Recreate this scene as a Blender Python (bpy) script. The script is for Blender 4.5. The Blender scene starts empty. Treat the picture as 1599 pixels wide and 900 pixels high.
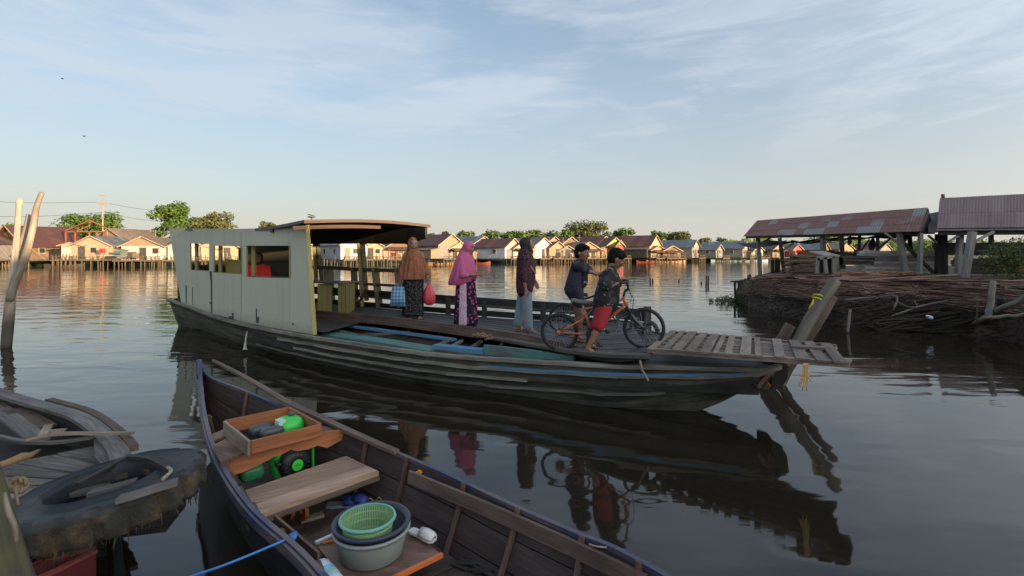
import bpy, math, random
from mathutils import Vector, Matrix, noise as mnoise
R = math.radians
random.seed(7)
# ---------------------------------------------------------------- camera, world, sun, exposure
scene = bpy.context.scene
H, HY, F = 1.85, 396.0, 780.0          # eye height, horizon row, focal length in photo pixels
cd = bpy.data.cameras.new('camera'); cam = bpy.data.objects.new('camera', cd)
scene.collection.objects.link(cam); scene.camera = cam
cam.location = (0, 0, H); cam.rotation_euler = (R(90), 0, 0)
cd.sensor_width = 36; cd.lens = 36 * F / 1599; cd.shift_y = (HY - 450) / 1599
cd.clip_start = 0.05; cd.clip_end = 4000
scene.view_settings.view_transform = 'Standard'; scene.view_settings.look = 'None'
scene.view_settings.gamma = 1; scene.view_settings.use_curve_mapping = False
scene.view_settings.exposure = 1.98
SUN_EL, SUN_AZ = 5.2, 128.0            # azimuth clockwise from +Y
sd = Vector((math.sin(R(SUN_AZ)) * math.cos(R(SUN_EL)), math.cos(R(SUN_AZ)) * math.cos(R(SUN_EL)), math.sin(R(SUN_EL))))
sl = bpy.data.lights.new('sun', 'SUN'); sl.energy = 2.6; sl.angle = R(0.6); sl.color = (1, .70, .40)
so = bpy.data.objects.new('sun', sl); scene.collection.objects.link(so)
so.rotation_euler = sd.to_track_quat('Z', 'Y').to_euler(); so.location = sd * 50

class NT:
    def __init__(s, tree): s.t = tree; s.n = tree.nodes; s.l = tree.links
    def add(s, typ, ins=None, **kw):
        nd = s.n.new(typ)
        for k, v in kw.items(): setattr(nd, k, v)
        for k, v in (ins or {}).items():
            if hasattr(v, 'is_linked') or hasattr(v, 'links'): s.l.new(v, nd.inputs[k])
            else: nd.inputs[k].default_value = v
        return nd
    def math(s, op, a, b=0.0, c=0.0, clamp=False):
        return s.add('ShaderNodeMath', {0: a, 1: b, 2: c}, operation=op, use_clamp=clamp).outputs[0]
    def mix(s, f, a, b, bt='MIX'):
        nd = s.n.new('ShaderNodeMix'); nd.data_type = 'RGBA'; nd.blend_type = bt
        for i, v in ((0, f), (6, a), (7, b)):
            if hasattr(v, 'links'): s.l.new(v, nd.inputs[i])
            elif i == 0: nd.inputs[0].default_value = v
            else: nd.inputs[i].default_value = (*v[:3], 1)
        return nd.outputs[2]
    def ramp(s, f, stops, interp='LINEAR'):
        nd = s.n.new('ShaderNodeValToRGB'); cr = nd.color_ramp; cr.interpolation = interp
        while len(cr.elements) < len(stops): cr.elements.new(.5)
        for e, (p, c) in zip(cr.elements, stops):
            e.position = p; e.color = (*c, 1) if hasattr(c, '__len__') else (c, c, c, 1)
        s.l.new(f, nd.inputs[0]); return nd.outputs[0]
    def noise(s, vec, scale, detail=3, rough=.55, dist=0.0):
        return s.add('ShaderNodeTexNoise', {'Vector': vec, 'Scale': scale, 'Detail': detail, 'Roughness': rough, 'Distortion': dist}).outputs[0]
    def scale(s, vec, sc, rot=(0, 0, 0), loc=(0, 0, 0)):
        return s.add('ShaderNodeMapping', {'Vector': vec, 'Scale': sc, 'Rotation': rot, 'Location': loc}).outputs[0]

w = bpy.data.worlds.new('World'); scene.world = w; w.use_nodes = True
t = NT(w.node_tree); t.n.clear()
sky = t.add('ShaderNodeTexSky', sky_type='NISHITA', sun_disc=False, sun_elevation=R(SUN_EL), sun_rotation=R(SUN_AZ),
            air_density=1.0, dust_density=1.6, ozone_density=2.0, altitude=0)
tc = t.add('ShaderNodeTexCoord').outputs['Generated']
sp = t.add('ShaderNodeSeparateXYZ', {0: tc})
az = t.math('ARCTAN2', sp.outputs[0], sp.outputs[1])
el = t.math('ARCSINE', sp.outputs[2])
# thin cloud: long wisps, tilted up to the right, laid out on the dome
cv = t.add('ShaderNodeCombineXYZ', {0: az, 1: el, 2: 0.0}).outputs[0]
m1 = t.scale(cv, (1.15, 5.2, 1), (0, 0, R(-9)), (5.6, 1.9, 0))
warp = t.noise(m1, 1.3, 3)
m1w = t.add('ShaderNodeVectorMath', {0: m1, 1: t.add('ShaderNodeCombineXYZ', {0: warp, 1: warp, 2: 0.0}).outputs[0]}, operation='ADD').outputs[0]
n1 = t.noise(m1w, 1.15, 7, .52, .35)
m2 = t.scale(cv, (2.6, 17, 1), (0, 0, R(-7)), (8.3, 2.2, 0))
n2 = t.noise(m2, 1.6, 8, .66, .5)
c1 = t.ramp(n1, [(.30, .15), (.44, .55), (.60, 1)])
c2 = t.ramp(n2, [(.46, 0), (.78, .42)])
cm = t.math('ADD', c1, t.math('MULTIPLY', c2, t.math('ADD', c1, .25)), clamp=True)
# veil thickens towards the horizon
hz = t.ramp(el, [(0.0, .88), (.10, .70), (.26, .52), (.5, .36), (.8, .3)])
lowen = t.ramp(el, [(0.0, .35), (.12, .7), (.3, 1)])
ca = t.math('MAXIMUM', t.math('MULTIPLY', t.math('MULTIPLY', cm, .82), lowen), hz)
ca = t.math('MINIMUM', t.math('ADD', t.math('MULTIPLY', ca, .85), t.math('MULTIPLY', cm, .13)), .93)
ccol = t.ramp(el, [(0.0, (2.65, 2.5, 2.32)), (.10, (2.6, 2.6, 2.55)), (.3, (2.4, 2.68, 3.0)), (.7, (1.8, 2.2, 2.75))])
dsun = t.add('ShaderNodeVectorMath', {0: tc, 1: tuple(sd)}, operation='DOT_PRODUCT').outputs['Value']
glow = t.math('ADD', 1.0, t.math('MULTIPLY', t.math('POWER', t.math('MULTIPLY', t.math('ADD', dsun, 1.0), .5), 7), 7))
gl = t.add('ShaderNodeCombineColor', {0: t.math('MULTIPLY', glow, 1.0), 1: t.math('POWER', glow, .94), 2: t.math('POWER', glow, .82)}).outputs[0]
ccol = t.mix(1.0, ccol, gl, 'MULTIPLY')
skyc = t.mix(1.0, sky.outputs[0], (1.0, 1.06, 1.12), 'MULTIPLY')
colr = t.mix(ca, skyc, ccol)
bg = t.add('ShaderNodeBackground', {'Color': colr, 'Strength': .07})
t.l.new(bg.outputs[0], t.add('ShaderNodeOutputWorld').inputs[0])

# ---------------------------------------------------------------- pixel helpers: a photo pixel to a point in the world
def P(px, py, h):                       # on the level plane z = h
    y = F * (H - h) / (py - HY); return Vector(((px - 800) / F * y, y, h))
def D(px, py, y):                       # at depth y
    return Vector(((px - 800) / F * y, y, H + (HY - py) / F * y))
def lerp(a, b, t): return a + (b - a) * t
def cat(pts, n):                        # Catmull-Rom through points, n samples
    pts = [Vector(p) for p in pts]; m = len(pts) - 1; out = []
    for i in range(n + 1):
        s = i / n * m; k = min(int(s), m - 1); u = s - k
        p0 = pts[max(k - 1, 0)]; p1 = pts[k]; p2 = pts[k + 1]; p3 = pts[min(k + 2, m)]
        out.append(.5 * ((2 * p1) + (p2 - p0) * u + (2 * p0 - 5 * p1 + 4 * p2 - p3) * u * u + (3 * p1 - p0 - 3 * p2 + p3) * u ** 3))
    return out
def samp(pts, u):
    s = u * (len(pts) - 1); k = max(0, min(int(s), len(pts) - 2)); return pts[k].lerp(pts[k + 1], s - k)

# ---------------------------------------------------------------- mesh builder
def tabl_(a, u):
    s_ = u * (len(a) - 1); k = min(int(s_), len(a) - 2); return lerp(a[k], a[k + 1], s_ - k)
class MB:
    def __init__(s): s.v = []; s.f = []; s.uv = []; s.r = []; s.sm = []; s.mi = []
    def face(s, idx, uvs=None, r=None, sm=False, mi=0):
        s.f.append(idx); s.uv.append(uvs or [(0, 0)] * len(idx)); s.r.append(random.random() if r is None else r); s.sm.append(sm); s.mi.append(mi)
    def quad(s, a, b, c, d, r=None, mi=0, uo=None):
        i = len(s.v); a, b, c, d = map(Vector, (a, b, c, d)); s.v += [a, b, c, d]
        L = (b - a).length; W = (d - a).length; o = uo or (random.random() * 20, random.random() * 20)
        s.face([i, i + 1, i + 2, i + 3], [(o[0], o[1]), (o[0] + L, o[1]), (o[0] + L, o[1] + W), (o[0], o[1] + W)], r, mi=mi)
        return s
    def hexa(s, p, r=None, mi=0, uo=None):    # 8 corners: 0-3 one end loop, 4-7 the other end loop (length runs 0->4)
        i = len(s.v); p = [Vector(q) for q in p]; s.v += p; r = random.random() if r is None else r
        o = (random.random() * 30, random.random() * 30); L = (p[4] - p[0]).length
        for k in range(4):
            a, b = k, (k + 1) % 4; W = (p[b] - p[a]).length; oy = o[1] + k * .37
            s.face([i + a, i + b, i + b + 4, i + a + 4], [(o[0], oy), (o[0], oy + W), (o[0] + L, oy + W), (o[0] + L, oy)], r, mi=mi)
        for lp in ((3, 2, 1, 0), (4, 5, 6, 7)):
            s.face([i + k for k in lp], [(o[0] + p[k].x * .1, o[1] + (p[k].z + p[k].y) * .6) for k in lp], r * .8, mi=mi)
        return s
    def box(s, c, sx, sy, sz, rot=None, r=None, mi=0):
        m = (rot.to_3x3() if rot is not None else Matrix.Identity(3)); c = Vector(c)
        d = [sx, sy, sz]; k = d.index(max(d)); a1, a2 = [(1, 2), (2, 0), (0, 1)][k]
        def q(u, v, w_):
            e = [0, 0, 0]; e[k] = u * d[k] / 2; e[a1] = v * d[a1] / 2; e[a2] = w_ * d[a2] / 2; return c + m @ Vector(e)
        return s.hexa([q(-1, -1, -1), q(-1, 1, -1), q(-1, 1, 1), q(-1, -1, 1), q(1, -1, -1), q(1, 1, -1), q(1, 1, 1), q(1, -1, 1)], r, mi)
    def bar(s, a, b, wd, th, up=(0, 0, 1), r=None, mi=0, w2=None, t2=None):
        a = Vector(a); b = Vector(b); d = (b - a).normalized(); up = Vector(up)
        sd_ = d.cross(up); 
        if sd_.length < 1e-4: sd_ = d.cross(Vector((1, 0, 0)))
        sd_.normalize(); u = sd_.cross(d).normalized(); w2 = w2 or wd; t2 = t2 or th
        pts = []
        for p_, W, T in ((a, wd, th), (b, w2, t2)):
            pts += [p_ - sd_ * W / 2 - u * T / 2, p_ + sd_ * W / 2 - u * T / 2, p_ + sd_ * W / 2 + u * T / 2, p_ - sd_ * W / 2 + u * T / 2]
        return s.hexa(pts, r, mi)
    def plank(s, pts, wd, th, up=(0, 0, 1), r=None, mi=0, wds=None):   # follows a polyline
        pts = [Vector(p) for p in pts]; r = random.random() if r is None else r; up = Vector(up); rings = []
        for i, p_ in enumerate(pts):
            d = (pts[min(i + 1, len(pts) - 1)] - pts[max(i - 1, 0)]).normalized(); sd_ = d.cross(up).normalized(); u = sd_.cross(d)
            W = tabl_(wds, i / (len(pts) - 1)) if wds else wd
            rings.append([p_ - sd_ * W / 2 - u * th / 2, p_ + sd_ * W / 2 - u * th / 2, p_ + sd_ * W / 2 + u * th / 2, p_ - sd_ * W / 2 + u * th / 2])
        return s.loft(rings, r=r, caps=True, sm=False, mi=mi, sharp=True)
    def loft(s, rings, r=None, caps=False, sm=True, closed=True, mi=0, sharp=False, uo=None):
        r = random.random() if r is None else r; n = len(rings[0]); base = len(s.v); o = uo or (random.random() * 20, random.random() * 20)
        for g in rings: s.v += [Vector(q) for q in g]
        U = [0]
        for i in range(1, len(rings)): U.append(U[-1] + (Vector(rings[i][0]) - Vector(rings[i - 1][0])).length)
        V = [0]
        mid = rings[len(rings) // 2]
        for k in range(n): V.append(V[-1] + (Vector(mid[(k + 1) % n]) - Vector(mid[k])).length)
        for i in range(len(rings) - 1):
            for k in range(n if closed else n - 1):
                k2 = (k + 1) % n
                s.face([base + i * n + k, base + i * n + k2, base + (i + 1) * n + k2, base + (i + 1) * n + k],
                       [(o[0] + U[i], o[1] + V[k]), (o[0] + U[i], o[1] + V[k + 1]), (o[0] + U[i + 1], o[1] + V[k + 1]), (o[0] + U[i + 1], o[1] + V[k])], r, sm, mi)
        if caps:
            for i, rv in ((0, True), (len(rings) - 1, False)):
                idx = [base + i * n + k for k in range(n)]
                if rv: idx.reverse()
                s.face(idx, [(o[0] + .03 * math.cos(6.28 * k / n), o[1] + .03 * math.sin(6.28 * k / n)) for k in range(n)], r * .8, False, mi)
        return s
    def tube(s, pts, rad, n=8, r=None, caps=True, mi=0, flat=1.0, sm=True):
        pts = [Vector(p) for p in pts]; m = len(pts); rings = []
        d0 = (pts[1] - pts[0]).normalized(); ref = Vector((0, 0, 1)) if abs(d0.z) < .9 else Vector((1, 0, 0))
        a = d0.cross(ref).normalized()
        for i, p_ in enumerate(pts):
            d = (pts[min(i + 1, m - 1)] - pts[max(i - 1, 0)]).normalized(); a = (a - d * a.dot(d)).normalized(); b = d.cross(a)
            q = rad if not hasattr(rad, '__len__') else tabl_(rad, i / (m - 1))
            rings.append([p_ + a * (q * math.cos(2 * math.pi * k / n)) + b * (q * flat * math.sin(2 * math.pi * k / n)) for k in range(n)])
        return s.loft(rings, r=r, caps=caps, mi=mi, sm=sm)
    def ell(s, c, rx, ry, rz, n=12, m=8, rot=None, r=None, mi=0, sm=True):
        c = Vector(c); rm = rot.to_3x3() if rot is not None else Matrix.Identity(3); rings = []
        for i in range(m + 1):
            ph = math.pi * (i / m) ; ph = min(max(ph, .02), math.pi - .02)
            rings.append([c + rm @ Vector((rx * math.sin(ph) * math.cos(2 * math.pi * k / n), ry * math.sin(ph) * math.sin(2 * math.pi * k / n), -rz * math.cos(ph))) for k in range(n)])
        return s.loft(rings, r=r, caps=True, mi=mi, sm=sm)
    def cap(s, a, ra, b, rb, n=12):          # tapered capsule for bodies
        a = Vector(a); b = Vector(b); d = b - a; L = d.length
        if L < 1e-5: return s.ell(a, ra, ra, ra)
        d /= L; ref = Vector((0, 0, 1)) if abs(d.z) < .9 else Vector((1, 0, 0)); x = d.cross(ref).normalized(); y = d.cross(x); rings = []
        st = [(a, ra, -math.cos(q), math.sin(q)) for q in (.05, .5, 1.0, math.pi / 2)] + [(b, rb, math.cos(q), math.sin(q)) for q in (math.pi / 2, 1.0, .5, .05)]
        for c, rr, u, v in st:
            rings.append([c + d * rr * u + (x * math.cos(2 * math.pi * k / n) + y * math.sin(2 * math.pi * k / n)) * rr * v for k in range(n)])
        return s.loft(rings, caps=True)
    def build(s, name, mats, parent=None, org=None, jit=0.0):
        me = bpy.data.meshes.new(name)
        vs = s.v
        if jit: vs = [q + Vector((random.uniform(-jit, jit), random.uniform(-jit, jit), random.uniform(-jit, jit))) for q in vs]
        if parent is not None: o0 = ORG[root_of(parent)]
        elif org is not None: o0 = Vector(org)
        else:
            xs = [q.x for q in vs]; ys = [q.y for q in vs]; zs = [q.z for q in vs]
            o0 = Vector(((min(xs) + max(xs)) / 2, (min(ys) + max(ys)) / 2, min(zs)))
        me.from_pydata([q - o0 for q in vs], [], s.f)
        uvl = me.uv_layers.new(name='UVMap'); flat = [c for u in s.uv for p_ in u for c in p_]; uvl.data.foreach_set('uv', flat)
        at = me.attributes.new('rnd', 'FLOAT', 'FACE'); at.data.foreach_set('value', s.r)
        me.polygons.foreach_set('use_smooth', s.sm); me.polygons.foreach_set('material_index', s.mi)
        for m_ in (mats if isinstance(mats, (list, tuple)) else [mats]): me.materials.append(m_)
        me.update(); return link(me, name, parent, o0)
ORG = {}
def root_of(o):
    while o.parent is not None: o = o.parent
    return o.name
def link(me, name, parent, o0):
    o = bpy.data.objects.new(name, me); scene.collection.objects.link(o)
    if parent is not None: o.parent = parent
    else: o.location = o0; ORG[o.name] = Vector(o0)
    return o
def tag(o, label=None, cat_=None, group=None, kind=None):
    if label: o['label'] = label
    if cat_: o['category'] = cat_
    if group: o['group'] = group
    if kind: o['kind'] = kind
    return o
def thing(name, loc, label, cat_, group=None):
    o = bpy.data.objects.new(name, None); scene.collection.objects.link(o); o.location = loc; ORG[o.name] = Vector(loc)
    o.empty_display_size = .1
    return tag(o, label, cat_, group)
def kids(o): return [c for c in scene.objects if c.parent == o]
def copy_tree(o, mats=None, kidmap=None):
    def rec(a, par):
        c = a.copy(); scene.collection.objects.link(c)
        if par is not None: c.parent = par
        for ch in kidmap.get(a.name, []): rec(ch, c)
        return c
    c = rec(o, None); ORG[c.name] = Vector(o.location); return c
def kidmap_of(o):
    m = {}
    def rec(a):
        m[a.name] = [c for c in bpy.data.objects if c.parent == a]
        for c in m[a.name]: rec(c)
    rec(o); return m
def remesh(mb, name, mat, parent, voxel=.012, smooth=4, deform=None):
    """one continuous skin grown over the shapes in mb"""
    ob = mb.build(name, mat, None, org=(0, 0, 0))
    md = ob.modifiers.new('r', 'REMESH'); md.mode = 'VOXEL'; md.voxel_size = voxel; md.use_smooth_shade = True
    sm = ob.modifiers.new('s', 'SMOOTH'); sm.iterations = smooth; sm.factor = .5
    dg = bpy.context.evaluated_depsgraph_get(); me = bpy.data.meshes.new_from_object(ob.evaluated_get(dg))
    bpy.data.objects.remove(ob)
    if deform:
        for v_ in me.vertices: v_.co = deform(v_.co)
    if not me.materials: me.materials.append(mat)
    o0 = ORG[root_of(parent)] if parent is not None else Vector((0, 0, 0))
    me.transform(Matrix.Translation(-o0)); me.name = name
    return link(me, name, parent, o0)

# ---------------------------------------------------------------- materials
MATS = {}
def newmat(name):
    m = bpy.data.materials.new(name); m.use_nodes = True; t = NT(m.node_tree); t.n.clear()
    out = t.add('ShaderNodeOutputMaterial'); b = t.add('ShaderNodeBsdfPrincipled'); t.l.new(b.outputs[0], out.inputs[0])
    MATS[name] = m; return m, t, b
def setb(t, b, col=None, rough=None, bump=None, bs=.3, bd=.01, metal=0, spec=None):
    for k, v in (('Base Color', col), ('Roughness', rough)):
        if v is None: continue
        if hasattr(v, 'links'): t.l.new(v, b.inputs[k])
        else: b.inputs[k].default_value = (*v, 1) if hasattr(v, '__len__') else v
    b.inputs['Metallic'].default_value = metal
    if spec is not None: b.inputs['Specular IOR Level'].default_value = spec
    if bump is not None: t.l.new(t.add('ShaderNodeBump', {'Height': bump, 'Strength': bs, 'Distance': bd}).outputs[0], b.inputs['Normal'])
def wood(name, dark, light, rough=.8, gs=1.0, stain=None, stain_amt=.35, bs=.5, var=.5, spec=.3, wet=0):
    m, t, b = newmat(name)
    uv = t.add('ShaderNodeTexCoord').outputs['UV']; geo = t.add('ShaderNodeNewGeometry').outputs['Position']
    rnd = t.add('ShaderNodeAttribute', attribute_name='rnd').outputs['Fac']
    g = t.noise(t.scale(uv, (2.2 * gs, 34 * gs, 1)), 1.0, 6, .65, .6)
    c = t.ramp(g, [(.28, dark), (.72, light)])
    g2 = t.noise(t.scale(uv, (.8, 5, 1)), 1.2, 4, .6)
    c = t.mix(t.math('MULTIPLY', t.math('SUBTRACT', g2, .42, clamp=True), 2.2, clamp=True), c, tuple(x * .45 for x in dark))
    if stain is not None:
        n = t.noise(geo, 2.3, 5, .62); c = t.mix(t.math('MULTIPLY', t.ramp(n, [(.45, 0), (.62, 1)]), stain_amt), c, stain)
    br = t.math('ADD', t.math('MULTIPLY', rnd, var), 1 - var / 2)
    c = t.mix(1.0, c, t.add('ShaderNodeCombineColor', {0: br, 1: br, 2: br}).outputs[0], 'MULTIPLY')
    if wet:
        zz = t.math('ADD', t.add('ShaderNodeSeparateXYZ', {0: geo}).outputs[2], t.math('MULTIPLY', t.noise(geo, 6, 4), .25)); c = t.mix(t.ramp(zz, [(wet * .8, .85), (wet * 1.25, 0)]), c, (.035, .03, .02))
    setb(t, b, c, rough, g, bs, .006, spec=spec); return m
def paint(name, col, under, wear=.5, rough=.6, streak=True, col2=None, var=.15, bs=.3, sc=1.0):
    m, t, b = newmat(name)
    uv = t.add('ShaderNodeTexCoord').outputs['UV']; geo = t.add('ShaderNodeNewGeometry').outputs['Position']
    rnd = t.add('ShaderNodeAttribute', attribute_name='rnd').outputs['Fac']
    n = t.noise(t.scale(uv, (1.4 * sc, 9 * sc, 1)), 1.5, 7, .7, .3); n2 = t.noise(geo, 1.7 * sc, 5, .6)
    k = t.ramp(t.math('ADD', t.math('MULTIPLY', n, .6), t.math('MULTIPLY', n2, .4)), [(1 - wear - .07, 0), (1 - wear + .07, 1)])
    c0 = t.mix(t.noise(geo, .9 * sc, 4), col, col2 or tuple(x * .8 for x in col))
    c = t.mix(k, c0, under)
    br = t.math('ADD', t.math('MULTIPLY', rnd, var), 1 - var / 2)
    c = t.mix(1.0, c, t.add('ShaderNodeCombineColor', {0: br, 1: br, 2: br}).outputs[0], 'MULTIPLY')
    setb(t, b, c, rough, n, bs, .004); return m
def plain(name, col, rough=.6, metal=0, var=.15, sc=8, bs=0.0, spec=None, sheen=0):
    m, t, b = newmat(name); geo = t.add('ShaderNodeTexCoord').outputs['Object']
    n = t.noise(geo, sc, 4, .6); c = t.mix(n, tuple(x * (1 - var) for x in col), tuple(min(1, x * (1 + var)) for x in col))
    setb(t, b, c, rough, n if bs else None, bs, .005, metal, spec); return m
def bumpy_cloth(name, cols, sc=40, rough=.9, pattern='noise', scale=(1, 1, 1)):
    m, t, b = newmat(name); geo = t.scale(t.add('ShaderNodeNewGeometry').outputs['Position'], scale)
    if pattern == 'noise': f = t.noise(geo, sc, 4, .6); c = t.ramp(f, cols)
    elif pattern == 'spots':
        v = t.add('ShaderNodeTexVoronoi', {'Vector': geo, 'Scale': sc}); c = t.ramp(v.outputs['Distance'], cols)
    f2 = t.noise(geo, 9, 3); c = t.mix(t.math('MULTIPLY', f2, .35), c, (0, 0, 0)); setb(t, b, c, rough, t.noise(geo, 25, 3), .25, .01, spec=.15); return m
def corrug(name, c1, c2, c3, sc=1.0, rough=.55, metal=.3, patch=1.2, cw=.12, cb=.8):
    """corrugated sheet: u runs down the slope, v across the ribs"""
    m, t, b = newmat(name)
    uv = t.add('ShaderNodeTexCoord').outputs['UV']; geo = t.add('ShaderNodeNewGeometry').outputs['Position']
    rnd = t.add('ShaderNodeAttribute', attribute_name='rnd').outputs['Fac']
    sep = t.add('ShaderNodeSeparateXYZ', {0: uv})
    wv = t.math('SINE', t.math('MULTIPLY', sep.outputs[1], 2 * math.pi / .11))
    n = t.noise(t.scale(uv, (.8, 3, 1)), patch, 6, .65); n2 = t.noise(geo, .55, 3, .5)
    c = t.mix(t.ramp(n, [(.35, 0), (.62, 1)]), c1, c2)
    c = t.mix(t.ramp(t.math('ADD', t.math('MULTIPLY', n2, .55), t.math('MULTIPLY', rnd, .45)), [(.60, 0), (.68, 1)]), c, c3)
    c = t.mix(t.math('MULTIPLY', t.math('ADD', wv, 1), cw), c, (0.01, .01, .01))
    setb(t, b, c, rough, wv, cb, .02, metal); return m

M = {}
M['grey_wood'] = wood('grey_wood', (.075, .066, .060), (.22, .20, .185), stain=(.05, .045, .035))
M['pale_wood'] = wood('pale_wood', (.17, .125, .095), (.40, .31, .24), stain=(.10, .07, .05), stain_amt=.3)
M['deck_wood'] = wood('deck_wood', (.038, .036, .038), (.115, .108, .108), rough=.62, stain=(.025, .025, .03), var=.7)
M['ramp_wood'] = wood('ramp_wood', (.13, .10, .082), (.32, .25, .20), stain=(.09, .07, .06), var=.6)
M['brown_wood'] = wood('brown_wood', (.085, .058, .046), (.22, .15, .118), stain=(.04, .03, .025))
M['dark_wood'] = wood('dark_wood', (.018, .016, .016), (.055, .05, .048), rough=.7)
M['hull_wood'] = wood('hull_wood', (.035, .033, .026), (.17, .16, .12), rough=.7, gs=.7, stain=(.02, .03, .028), stain_amt=.55, var=.8)
M['strake_wood'] = wood('strake_wood', (.12, .11, .09), (.34, .32, .27), rough=.75, gs=.7, stain=(.07, .06, .05), var=.4)
M['orange_wood'] = wood('orange_wood', (.22, .075, .032), (.44, .165, .075), rough=.55, stain=(.12, .045, .025), stain_amt=.3, bs=.25)
M['bench_wood'] = wood('bench_wood', (.23, .14, .095), (.47, .32, .225), rough=.65, stain=(.13, .09, .07), stain_amt=.35, bs=.3)
M['board_wood'] = wood('board_wood', (.19, .11, .08), (.37, .225, .165), rough=.6, stain=(.05, .03, .025), stain_amt=.65, bs=.3)
M['sampan_in'] = wood('sampan_in', (.032, .023, .022), (.088, .060, .055), rough=.6, stain=(.045, .03, .028), stain_amt=.4)
M['rib_wood'] = wood('rib_wood', (.07, .04, .03), (.17, .095, .07), rough=.65)
M['sampan_out'] = wood('sampan_out', (.012, .012, .014), (.04, .04, .045), rough=.5)
M['blue_rail'] = paint('blue_rail', (.038, .045, .10), (.11, .085, .08), .50, .45)
M['blue_board'] = paint('blue_board', (.09, .25, .43), (.12, .10, .09), .40, .6, col2=(.055, .16, .28))
M['teal_board'] = paint('teal_board', (.07, .22, .25), (.09, .085, .07), .45, .6, col2=(.06, .15, .11))
m, t, b = newmat('cabin_paint'); geo = t.add('ShaderNodeNewGeometry').outputs['Position']; zz = t.add('ShaderNodeSeparateXYZ', {0: geo}).outputs[2]
st = t.noise(t.scale(geo, (7, 7, .55)), 1.0, 6, .65); bl = t.noise(geo, 1.1, 5, .6); fn_ = t.noise(geo, 9, 6, .7)
c = t.mix(bl, (.38, .40, .315), (.47, .48, .385)); c = t.mix(t.math('MULTIPLY', t.ramp(st, [(.52, 0), (.76, 1)]), .32), c, (.27, .27, .19))
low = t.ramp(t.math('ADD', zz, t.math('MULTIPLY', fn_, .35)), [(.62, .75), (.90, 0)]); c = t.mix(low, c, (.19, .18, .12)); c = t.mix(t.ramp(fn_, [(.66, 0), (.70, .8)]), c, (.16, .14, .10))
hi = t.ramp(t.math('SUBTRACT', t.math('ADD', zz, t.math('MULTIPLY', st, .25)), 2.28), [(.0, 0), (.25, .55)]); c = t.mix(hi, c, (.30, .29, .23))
jt = t.math('PINGPONG', t.math('ADD', t.add('ShaderNodeSeparateXYZ', {0: geo}).outputs[0], .2), .95); c = t.mix(t.ramp(jt, [(.0, .4), (.010, 0)]), c, (.10, .10, .08))
setb(t, b, c, .62, st, .25, .004); M['cabin_paint'] = m
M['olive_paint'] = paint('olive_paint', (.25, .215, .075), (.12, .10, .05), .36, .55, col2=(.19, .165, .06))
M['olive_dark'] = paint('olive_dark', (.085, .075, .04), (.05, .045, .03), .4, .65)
M['yellow_edge'] = paint('yellow_edge', (.42, .36, .13), (.16, .13, .06), .35, .6)
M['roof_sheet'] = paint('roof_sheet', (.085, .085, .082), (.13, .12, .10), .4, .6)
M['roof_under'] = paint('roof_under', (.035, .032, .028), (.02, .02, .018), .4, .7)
M['fascia'] = paint('fascia', (.12, .075, .058), (.14, .09, .07), .35, .6)
M['skin'] = plain('skin', (.25, .13, .085), .55, sc=6, var=.08)
M['skin_boy'] = plain('skin_boy', (.21, .105, .065), .55, sc=6, var=.08)
M['hair'] = plain('hair', (.006, .005, .005), .75, sc=60, var=.5, bs=.4, spec=.15)
M['white_eye'] = plain('white_eye', (.6, .58, .55), .3)
M['dark_eye'] = plain('dark_eye', (.01, .008, .007), .3)
M['lips'] = plain('lips', (.22, .07, .06), .5)
M['rubber'] = plain('rubber', (.018, .018, .019), .75, sc=30, var=.4, bs=.3)
M['steel'] = plain('steel', (.42, .42, .43), .35, .9)
M['rope'] = plain('rope', (.26, .23, .18), .9, sc=60, var=.5, bs=.6)
# ---------------------------------------------------------------- water, banks
m, t, b = newmat('water')
geo = t.add('ShaderNodeNewGeometry').outputs['Position']
big = t.noise(t.scale(geo, (.55, 1.25, 1), (0, 0, R(14))), 1.0, 2, .5, .3)
mid = t.noise(t.scale(geo, (1.3, 3.2, 1), (0, 0, R(-8))), 1.0, 3, .5, .5)
fine = t.noise(t.scale(geo, (3.5, 9, 1), (0, 0, R(5))), 1.0, 2, .5, .2)
dist = t.add('ShaderNodeVectorMath', {0: geo, 1: (1.5, 4, 0)}, operation='DISTANCE').outputs['Value']
open_ = t.ramp(t.math('DIVIDE', dist, 40), [(.08, .22), (.2, .9), (.45, 1.1)])
pat = t.ramp(t.noise(t.scale(geo, (.12, .3, 1)), 1.0, 3, .5), [(.35, .4), (.65, 1.15)])
amp = t.math('MULTIPLY', open_, pat)
hgt = t.math('ADD', t.math('MULTIPLY', big, t.math('ADD', .012, t.math('MULTIPLY', amp, .017))), t.math('MULTIPLY', t.math('ADD', t.math('MULTIPLY', mid, .008), t.math('MULTIPLY', fine, .0012)), amp))
bp = t.add('ShaderNodeBump', {'Height': hgt, 'Strength': 1.0, 'Distance': 1.0})
t.l.new(bp.outputs[0], b.inputs['Normal'])
b.inputs['Base Color'].default_value = (.018, .0145, .009, 1); b.inputs['Roughness'].default_value = .045; b.inputs['IOR'].default_value = 1.5
M['water'] = m
wb = MB(); wb.quad((-1500, -60, 0), (1500, -60, 0), (1500, 2400, 0), (-1500, 2400, 0))
tag(wb.build('river_water', M['water'], org=(0, 0, 0)), kind='structure')
m, t, b = newmat('soil'); geo = t.add('ShaderNodeNewGeometry').outputs['Position']
n = t.noise(geo, 1.4, 7, .65)
setb(t, b, t.ramp(n, [(.3, (.018, .013, .010)), (.55, (.05, .033, .024)), (.75, (.09, .06, .045))]), .9, n, .8, .06); M['soil'] = m
m, t, b = newmat('far_ground'); geo = t.add('ShaderNodeNewGeometry').outputs['Position']
n = t.noise(geo, .3, 6, .6)
setb(t, b, t.ramp(n, [(.3, (.03, .04, .015)), (.7, (.08, .09, .035))]), .95); M['far_ground'] = m

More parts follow.
